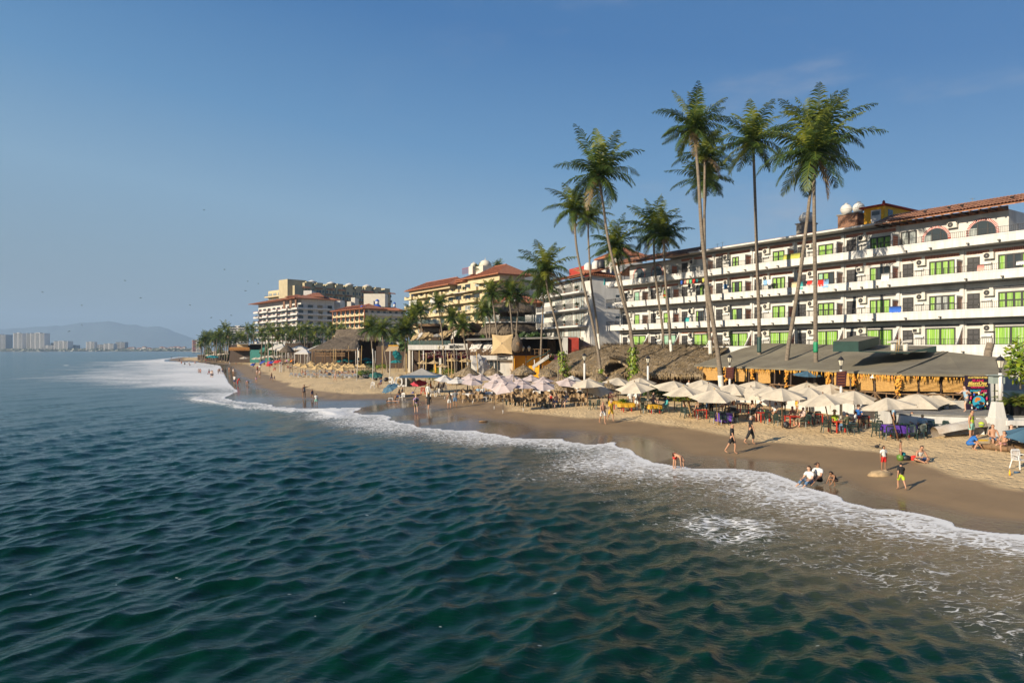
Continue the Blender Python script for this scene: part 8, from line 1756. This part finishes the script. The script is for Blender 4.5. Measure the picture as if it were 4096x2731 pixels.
PP('o',1707,326,'stand',10,1.22,'brown',[('shirt','white'),('shorts','red'),Hl],'girl in white t-shirt and red shorts standing by the dug sand')
PP('o',1787,412,'walk',180,1.18,'tan',[('shirt','black'),('shorts','lime'),Hb],'boy in black shirt and lime patterned shorts playing on the wet sand')
PP('o',1785,276,'stand',75,1.0,'brown',[('briefs','pink'),Hb],'small boy in pink trunks looking into the colourful bags')
PP('o',1866,282,'sitcross',5,1.75,'tan',[('tank','white'),('shorts','navy'),Hb],'person sitting cross legged eating with a white shirt round the neck')
v_ = PP('A',925,838,'stand',30,1.78,'tan',[('tank','lime'),('shorts','mint'),('cap','black')],'person in lime green tank top and mint shorts holding a patterned ball'); textobj('FILA',.15,Matrix.Translation((0,-.155,1.22)) @ Matrix.Rotation(R(90),4,'X'),v_,'tblack','shirt_lettering',.004,.004)
PP('A',900,985,'crouch',70,1.66,'tan',[('shirt','blue'),('longhair','blackh'),('shorts','blue')],'person in bright blue patterned beach dress crouching with a yellow tray')
PP('A',1270,925,'sit',-15,1.68,'tan',[('top','pink'),('shorts','denim'),Hn],'person in a floral bikini top and denim shorts sitting on the log',dz=-.1)
PP('A',1420,990,'sit',-75,1.5,'tan',[('shorts','pink'),Hb],'boy in pale pink shorts sitting sideways on the driftwood log',dz=-.12)
PP('A',1560,930,'sit',-20,1.66,'pale',[('tank','yellow'),('shorts','grey'),Hn],'person in sunglasses and yellow top half hidden by the blue green parasol',dz=-.1)
jg = person(Vector((WX(3865,44.3),44.3,2.2)),'run',-80,1.76,'pale',[('tank','lblue'),('shorts','grey'),Hn],'jogger in pale blue tank top running past the banner')
ball_ = MB(); ball_.ball((0,0,0),.16,14,0); ball_.lathe([(.163,-.03),(.163,.03)],14,mi=1); o = ball_.build('ball',[M['f_lime'],M['f_grey']]); o.location = GQ('A',925,838)+Vector((.33,-.35,1.0)); tag(o,'lime and grey patterned ball held by the person in the green tank top','ball')
tr_ = MB(); tr_.box(-.25,-.1,0,.25,.1,.06); o = tr_.build('tray',M['f_yellow']); o.location = GQ('A',925,985)+Vector((.45,-.2,.55)); tag(o,'yellow tray held by the person in blue','tray')
PP('s',30,905,'walk',20,1.8,'tan',[('shorts','white'),Hb],'bare chested person in white shorts walking with a camera'); PP('s',115,875,'walk',30,1.66,'tan',[('dress','yellow'),('cap','white')],'person in a yellow dotted beach dress and white cap')
PP('E',275,1085,'walk',190,1.78,'pale',[('shirt','lilac'),('shorts','khaki'),('sunhat','straw')],'person in straw hat with a black backpack walking away',extra='pack'); PP('E',490,1040,'walk',165,1.7,'tan',[('dress','black'),('sunhat','straw'),('longhair','brownh')],'person in black dress and straw hat carrying a red bag')
PP('E',845,1010,'stand',200,1.68,'tan',[('tank','khaki'),('shorts','white'),Hl],'person in beige top and white shorts standing with back turned'); PP('E',945,985,'stand',185,1.76,'brown',[('shirt','grey'),('shorts','denim'),Hb],'person in grey shirt and denim shorts standing with back turned')
PP('E',480,850,'stand',180,1.76,'tan',[('long','white'),('capri','white'),('sunhat','straw')],'person all in white with a blue print on the back by the gazebo')
PP('y',1240,365,'sit',-65,1.72,'brown',[('shirt','black'),('shorts','blue'),Hb],'person in black sitting beside the tilted blue parasol, front',dz=-.05); PP('y',1290,340,'sit',-65,1.7,'brown',[('shirt','black'),('shorts','black'),Hb],'person in black sitting beside the tilted blue parasol, rear'); PP('y',1160,395,'lie',80,1.6,'tan',[('swimsuit','black'),Hl],'person lying on the sand beside the white table')
PP('y',985,185,'sit',-50,1.7,'brown',[('shirt','navy'),('shorts','pink'),Hb],'person in dark shirt sitting under the dark green parasol')
PP('G',925,1050,'reach',40,1.74,'brown',[('swimsuit','grey'),Hn],'person in a grey swimsuit holding up a red toy on the wet sand'); PP('G',1060,1055,'walk',30,1.25,'brown',[('swimsuit','navy'),Hl],'girl in a dark swimsuit with arms out holding a yellow toy'); PP('G',1132,1172,'stand',200,1.35,'brown',[('shirt','white'),('shorts','mint'),Hb],'boy in white t-shirt and mint shorts at the water line')
PP('G',1460,750,'walk',120,1.68,'tan',[('swimsuit','floral'),('sunhat','straw')],'person in swimsuit carrying a blue bag past the loungers'); PP('G',368,745,'walk',60,1.6,'brown',[('shorts','navy'),Hb],'bare chested boy in navy shorts walking on the trodden sand'); PP('G',420,735,'walk',-100,.95,'brown',[('shirt','navy'),('shorts','navy'),Hb],'small child in navy following the boy')
PP('G',105,770,'stand',190,1.15,'tan',[('swimsuit','lilac'),Hl],'small girl in lilac swimsuit near the wet edge'); PP('G',118,655,'stand',170,1.5,'tan',[('swimsuit','floral'),Hl],'person in pale swimsuit behind the small girl'); PP('G',163,695,'stand',150,1.78,'tan',[('tank','floral'),('shorts','khaki'),Hn],'person in khaki shorts standing at the centre of the group'); PP('G',128,600,'stand',0,1.72,'brown',[('shirt','maroon'),('trousers','black'),Hb],'person in maroon shirt and black trousers in the group'); PP('G',165,575,'stand',0,1.75,'brown',[('long','white'),('shorts','khaki'),Hb],'person in white long sleeved shirt in the group by the blue parasol')
PP('H',805,1245,'stand',160,1.75,'brown',[('shirt','white'),('shorts','navy'),Hb],'person in white shirt and navy shorts at the wet edge'); PP('H',862,1248,'lean',100,1.5,'brown',[('shirt','red'),('capri','red'),Hb],'child dressed in red leaning over the wet sand'); PP('H',1020,1245,'bend',170,1.4,'tan',[('swimsuit','lilac'),('hair','brownh')],'child in a lilac top bending over with back turned')
for i,(x,y,po,rz,h,sk,w) in enumerate([(195,1055,'stand',20,1.6,'brown',[('swimsuit','floral'),Hb]),(222,1058,'stand',-20,1.6,'brown',[('swimsuit','pink'),Hn]),(350,1070,'crouch',0,1.0,'brown',[Hb]),(368,1065,'stand',180,1.55,'brown',[('shirt','grey'),('shorts','maroon'),Hb]),(405,1118,'stand',170,1.75,'tan',[('tank','white'),('shorts','navy'),Hb]),(425,1125,'stand',190,1.7,'pale',[('tank','floral'),('shorts','black'),('sunhat','straw')]),
        (528,1055,'stand',0,1.5,'brown',[('shorts','grey'),Hb]),(552,1052,'walk',60,1.65,'brown',[('briefs','floral'),Hb]),(598,1055,'stand',30,1.7,'brown',[('shorts','navy'),Hb]),(645,1078,'stand',180,1.65,'dark',[('shirt','black'),('shorts','black'),Hb]),(713,1042,'stand',-10,1.72,'tan',[('briefs','blackh'),Hb]),(783,1060,'stand',150,1.6,'tan',[('swimsuit','white'),Hb]),
        (722,888,'walk',20,1.65,'brown',[('shirt','grey'),('trousers','white'),Hb]),(315,850,'walk',180,1.7,'brown',[('shirt','red'),('shorts','navy'),Hb]),(358,842,'stand',200,1.75,'brown',[('shirt','maroon'),('shorts','black'),Hb]),(383,840,'stand',180,1.7,'brown',[('shirt','navy'),('shorts','black'),Hb]),(122,885,'stand',0,1.5,'tan',[('swimsuit','pink'),Hb]),(143,883,'stand',20,1.3,'brown',[('shorts','navy'),Hb]),(25,900,'stand',170,1.7,'brown',[('shirt','white'),('shorts','navy'),Hb]),(40,935,'stand',180,1.5,'brown',[('shorts','navy'),Hb]),
        (828,885,'sitground',40,1.2,'tan',[('shirt','red'),Hb]),(1130,950,'stand',0,1.6,'brown',[('shirt','green'),('shorts','black'),Hb]),(1022,820,'stand',0,1.8,'dark',[('shirt','black'),('shorts','black'),Hb])]):
    lb = ['bather in a flowered suit in the left pair in the foam','bather in a pink suit in the left pair in the foam','small child crouching in the foam beside adults','bather in grey shirt and maroon shorts in the foam','bather in white top and navy shorts seen from behind','bather with a straw hat and black shorts in the foam','slim child at the left of the row by the wet edge','bather in flowered briefs by the wet edge','bather in navy shorts in the row by the wet edge','person in black standing in the shallow swash',
          'bare chested man like figure at the edge of the dry sand','person in a white swimsuit right of the row of bathers','person in grey shirt and pale trousers walking alone on the far sand','person in red shirt walking on the far sand','person in maroon beside the one in navy on the far sand','person in navy beside the one in maroon on the far sand','far child in pink by the foam','far child in navy shorts by the foam','far bather in a white shirt in the foam','far bather in navy shorts in the foam','small child in red sitting on the far sand','person in green near the blue parasol','person in black standing by the far pale parasol'][i]
    PP('H',x,y,po,rz,h,sk,w,lb.replace('man like figure','bather'))
for i,(x,y,c) in enumerate([(425,245,'navy'),(455,290,'orange'),(503,305,'black'),(307,200,'navy'),(565,192,'green'),(412,175,'grey')]): PP('x',x,y,'stand',20*i,1.7,'brown',[('shirt',c),('shorts','black'),Hb],'distant figure near the tip of the beach, in ' +c+(' standing on the sand' if i > 2 else ' standing in the shallows'))
# guests under the parasols
GS = [('r',370,1245,'sit',10,'tan',[('shirt','lime'),('shorts','black'),('sunhat','straw')],'seated diner in lime green with a straw hat behind the red table'),('r',480,1262,'sit',-150,'tan',[('shirt','olive'),('trousers','denim'),Hb],'seated diner in an olive t-shirt seen from behind'),('r',560,1240,'sit',-120,'tan',[('shirt','white'),('trousers','denim'),Hb],'seated diner in a pale shirt at the red table'),
      ('r',620,1180,'sit',10,'pale',[('shirt','blue'),('shorts','blue'),('sunhat','brownh')],'diner in blue with a dark wide hat'),('r',980,1240,'stand',60,'tan',[('shirt','lblue'),('trousers','black'),Hb],'waiter in a pale checked shirt standing behind the violet table'),('r',1180,1260,'sit',0,'tan',[('shirt','white'),('shorts','navy'),Hn],'diner in white facing us at the violet table'),('r',1280,1290,'sit',150,'pale',[('shirt','lblue'),('shorts','white'),('hair','straw')],'blond diner in light blue seen from behind at the violet table'),
      ('B',480,980,'sit',10,'tan',[('tank','khaki'),('shorts','denim'),Hn],'diner in sunglasses behind the bright red table'),('B',620,1000,'sit',-70,'pale',[('shirt','floral'),('capri','khaki'),Hn],'diner in a floral shirt right of the bright red table'),('B',190,900,'sit',-60,'tan',[('shirt','white'),Hl],'diner in white with dark hair near the straight pole'),('B',540,800,'stand',-90,'tan',[('tank','black'),('shorts','yellow'),Hl],'waiter in black with a yellow pouch'),('B',330,800,'stand',180,'tan',[('shirt','maroon'),('shorts','black'),Hb],'person in maroon standing under the left parasol'),
      ('C',2075,930,'lean',120,'pale',[('shirt','black'),('shorts','black'),Hn],'person in black leaning over a table under the parasols'),('C',2010,850,'sit',90,'pale',[('shorts','khaki'),Hn],'bare backed diner left of the one in black'),('C',640,785,'sit',-80,'pale',[('long','teal'),('trousers','teal'),('hair','brownh')],'diner in a teal shirt and scarf beside the orange cloth'),('C',450,740,'sit',10,'brown',[('tank','grey'),Hl],'diner in sunglasses behind the orange cloth'),('C',460,690,'sit',60,'pale',[('shirt','white'),Hb],'diner in a white shirt in the shade behind the orange cloth'),
      ('C',945,855,'sit',60,'tan',[('tank','white'),('shorts','white'),Hb],'diner in white left of the slanting bamboo pole'),('C',1020,860,'sit',60,'tan',[('shorts','lblue'),Hb],'bare chested diner beside the slanting bamboo pole'),('C',1175,770,'sit',-60,'tan',[('tank','olive'),Hn],'diner holding a phone behind the black chair'),('C',1520,790,'sit',180,'pale',[('shirt','white'),('hair','straw')],'blond diner seen from behind above the purple table'),('C',1570,760,'sit',10,'tan',[('tank','khaki'),Hn],'diner facing us behind the blond one'),('C',1690,800,'sit',-80,'tan',[('tank','maroon'),Hn],'diner sitting near the wheelchair'),
      ('C',85,750,'stand',10,'tan',[('dress','white'),Hl],'person in a white dress left under the flower parasol'),('C',185,755,'stand',-10,'tan',[('dress','white'),Hn],'person in a white dress right under the flower parasol'),('C',1300,760,'stand',30,'tan',[('shirt','navy'),('trousers','denim'),Hb],'waiter in dark shirt and jeans in the shade'),('C',1350,820,'stand',-60,'brown',[('shirt','black'),('trousers','black'),Hb],'waiter all in black in the shade by the purple table'),
      ('D',660,960,'sit',5,'pale',[('tank','red'),('shorts','khaki'),('sunhat','straw')],'seated guest in a coral top and straw hat in the front row'),('D',740,985,'sit',-40,'pale',[('shorts','blue'),Hn],'bare chested guest in blue shorts in the front row'),('D',910,980,'sit',-40,'pale',[('shirt','grey'),('shorts','lblue'),('hair','greyh')],'guest in sunglasses and grey shirt at the end of the front row'),('D',520,880,'sit',120,'tan',[('shirt','black'),Hb],'guest in black at a white clothed table'),
      ('E',1340,830,'sit',10,'tan',[('shirt','lblue'),('shorts','maroon'),Hb],'guest in pale blue shirt among the wicker chairs'),('E',1420,830,'sit',20,'pale',[('shirt','white'),('shorts','black'),Hb],'guest in white with raised hands among the wicker chairs'),('E',535,720,'sit',90,'brown',[('shirt','orange'),('sunhat','straw')],'guest with an orange hat at the dark table by the gazebo'),('E',655,700,'sit',-90,'brown',[('shirt','maroon'),Hb],'guest in maroon at the dark table by the gazebo'),('E',740,700,'sit',-90,'brown',[('shirt','black'),Hb],'guest in black at the dark table by the gazebo')]
for g in GS: PP(g[0],g[1],g[2],g[3],g[4],1.7,g[5],g[6],g[7])
for x,y,Y,c,lb in ((2755,1535,67,'white','passer-by in white with a pink backpack before the bushes'),(2428,1510,81,'lblue','person in a blue shirt under the thatch'),(3115,1525,61,'black','waiter with a printed dark shirt inside the pavilion')): person(Vector((WX(x,Y),Y,1.55)),'stand',20,1.72,'tan',[('shirt',c),('trousers','denim'),Hb],lb)
rr = random.Random(77)
for i in range(22):                                  # sunbathers and lookers-on around the loungers and far parasols
    px = 1170+i*13+rr.uniform(-3,3); person(gp(px,1503+rr.uniform(-4,4)),rr.choice(['lie','sitground']),rr.uniform(40,110),1.65,rr.choice(['tan','brown']),[(rr.choice(['shorts','swimsuit']),rr.choice(['navy','maroon','teal','black','pink'])),Hb],'sunbather among the loungers under the tan parasols','sunbathers among the loungers',dz=.3)
for i in range(26):
    px = rr.uniform(1010,1150); person(gp(px,rr.uniform(1446,1462)),rr.choice(['sitground','sit','stand']),rr.uniform(-90,90),1.68,'brown',[('shirt',rr.choice(['navy','black','maroon','grey','white','blue'])),('shorts','black'),Hb],'beachgoer in the crowd below the far parasols','crowd below the far parasols')
for i in range(16):
    px = rr.uniform(1150,1230) if i < 8 else rr.uniform(820,1000); person(gp(px,rr.uniform(1462,1478) if i < 8 else rr.uniform(1436,1444)),'stand' if i > 8 else 'sitground',rr.uniform(-90,90),1.68,'brown',[('shirt',rr.choice(['navy','black','maroon','white'])),Hb],'beachgoer in the middle distance on the left beach','beachgoers on the left beach')
# birds
M['bird'] = mat('dark_feathers',(.02,.02,.022),.8)
def bird(px,py,Y,sp_,lb,ang=0):
    q = MB(); q.lathe([(.01,-.22),(.06,-.05),(.055,.08),(.02,.2)],6)
    for s_ in (-1,1): q.add([(0,0,.08),(s_*sp_*.5,.0,.12+.02),(s_*sp_,.0,-.05),(s_*sp_*.5,0,-.06),(0,0,-.06)],[(0,1,3,4),(1,2,3)])
    o = q.build('bird',M['bird']); o.location = WP(px,py,Y); o.rotation_euler = (R(70),R(ang),R(20)); tag(o,lb,'bird')
for i,(px,py,w_,ang) in enumerate([(328,1300,7,60),(276,1325,6,-20),(327,1221,4,5),(760,1220,5,10),(845,1270,5,-15),(925,1261,5,10),(982,1163,6,0),(898,1078,5,-5),(500,1122,5,10),(563,1191,5,-8),(816,840,4,0),(170,1168,4,10),(991,1125,3,0),(1033,1134,3,12)]):
    Y = 150; bird(px,py,Y,w_/F*Y,'dark soaring seabird ' +['lowest and wings raised, over the far hills','left of the lowest one','small and level','just left of the palm grove top','above the palm grove','above the far white tower','left of the long beige block','high above the beach tip','mid height over the bay','below the mid height one','highest in the open sky','farthest left','tiny, over the white tower','tiny, beside the beige block'][i],ang)
for i,px in enumerate((3687,3782,3835,4036)): q = MB(); q.ball((0,0,.1),.11,8,None,(1.6,.8,.9)); q.ball((.16,0,.2),.055,6); q.prism([(-.15,-.03,.1),(-.38,-.03,.05),(-.38,.03,.05),(-.15,.03,.1)],(0,0,.02)); s = S(px,-.3); o = q.build('pigeon',M['bird']); o.location = HPT(s,.3,18.92); tag(o,['first','second','third','last'][i]+' dark pigeon from the left on the tiled eave of the hotel','bird')
q = MB(); q.ball((0,0,.12),.1,8,None,(1.6,.8,.9)); q.ball((.15,0,.22),.05,6); q.tube([(0,.02,.08),(0,.02,0)],.01,4); q.tube([(0,-.02,.08),(0,-.02,0)],.01,4); q.prism([(-.13,-.03,.12),(-.36,-.03,.1),(-.36,.03,.1),(-.13,.03,.12)],(0,0,.02)); o = q.build('pigeon',M['bird']); o.location = GQ('r',805,1418); tag(o,'dark pigeon walking on the dry sand left of the small boy','bird')

# ---------------------------------------------------------------- the air between
hz_ = MB(); hz_.box(-12000,-60,-6,12000,17500,900)
hm = bpy.data.materials.new('haze'); hm.use_nodes = True; t = hm.node_tree; t.nodes.remove(t.nodes['Principled BSDF']); pv = t.nodes.new('ShaderNodeVolumePrincipled')
pv.inputs['Density'].default_value = 0.00008; pv.inputs['Color'].default_value = (0.50,0.72,1.0,1); pv.inputs['Anisotropy'].default_value = 0.0
t.links.new(pv.outputs[0],t.nodes['Material Output'].inputs['Volume'])
tag(hz_.build('haze',hm),'thin sea haze over the bay',None,None,'stuff')
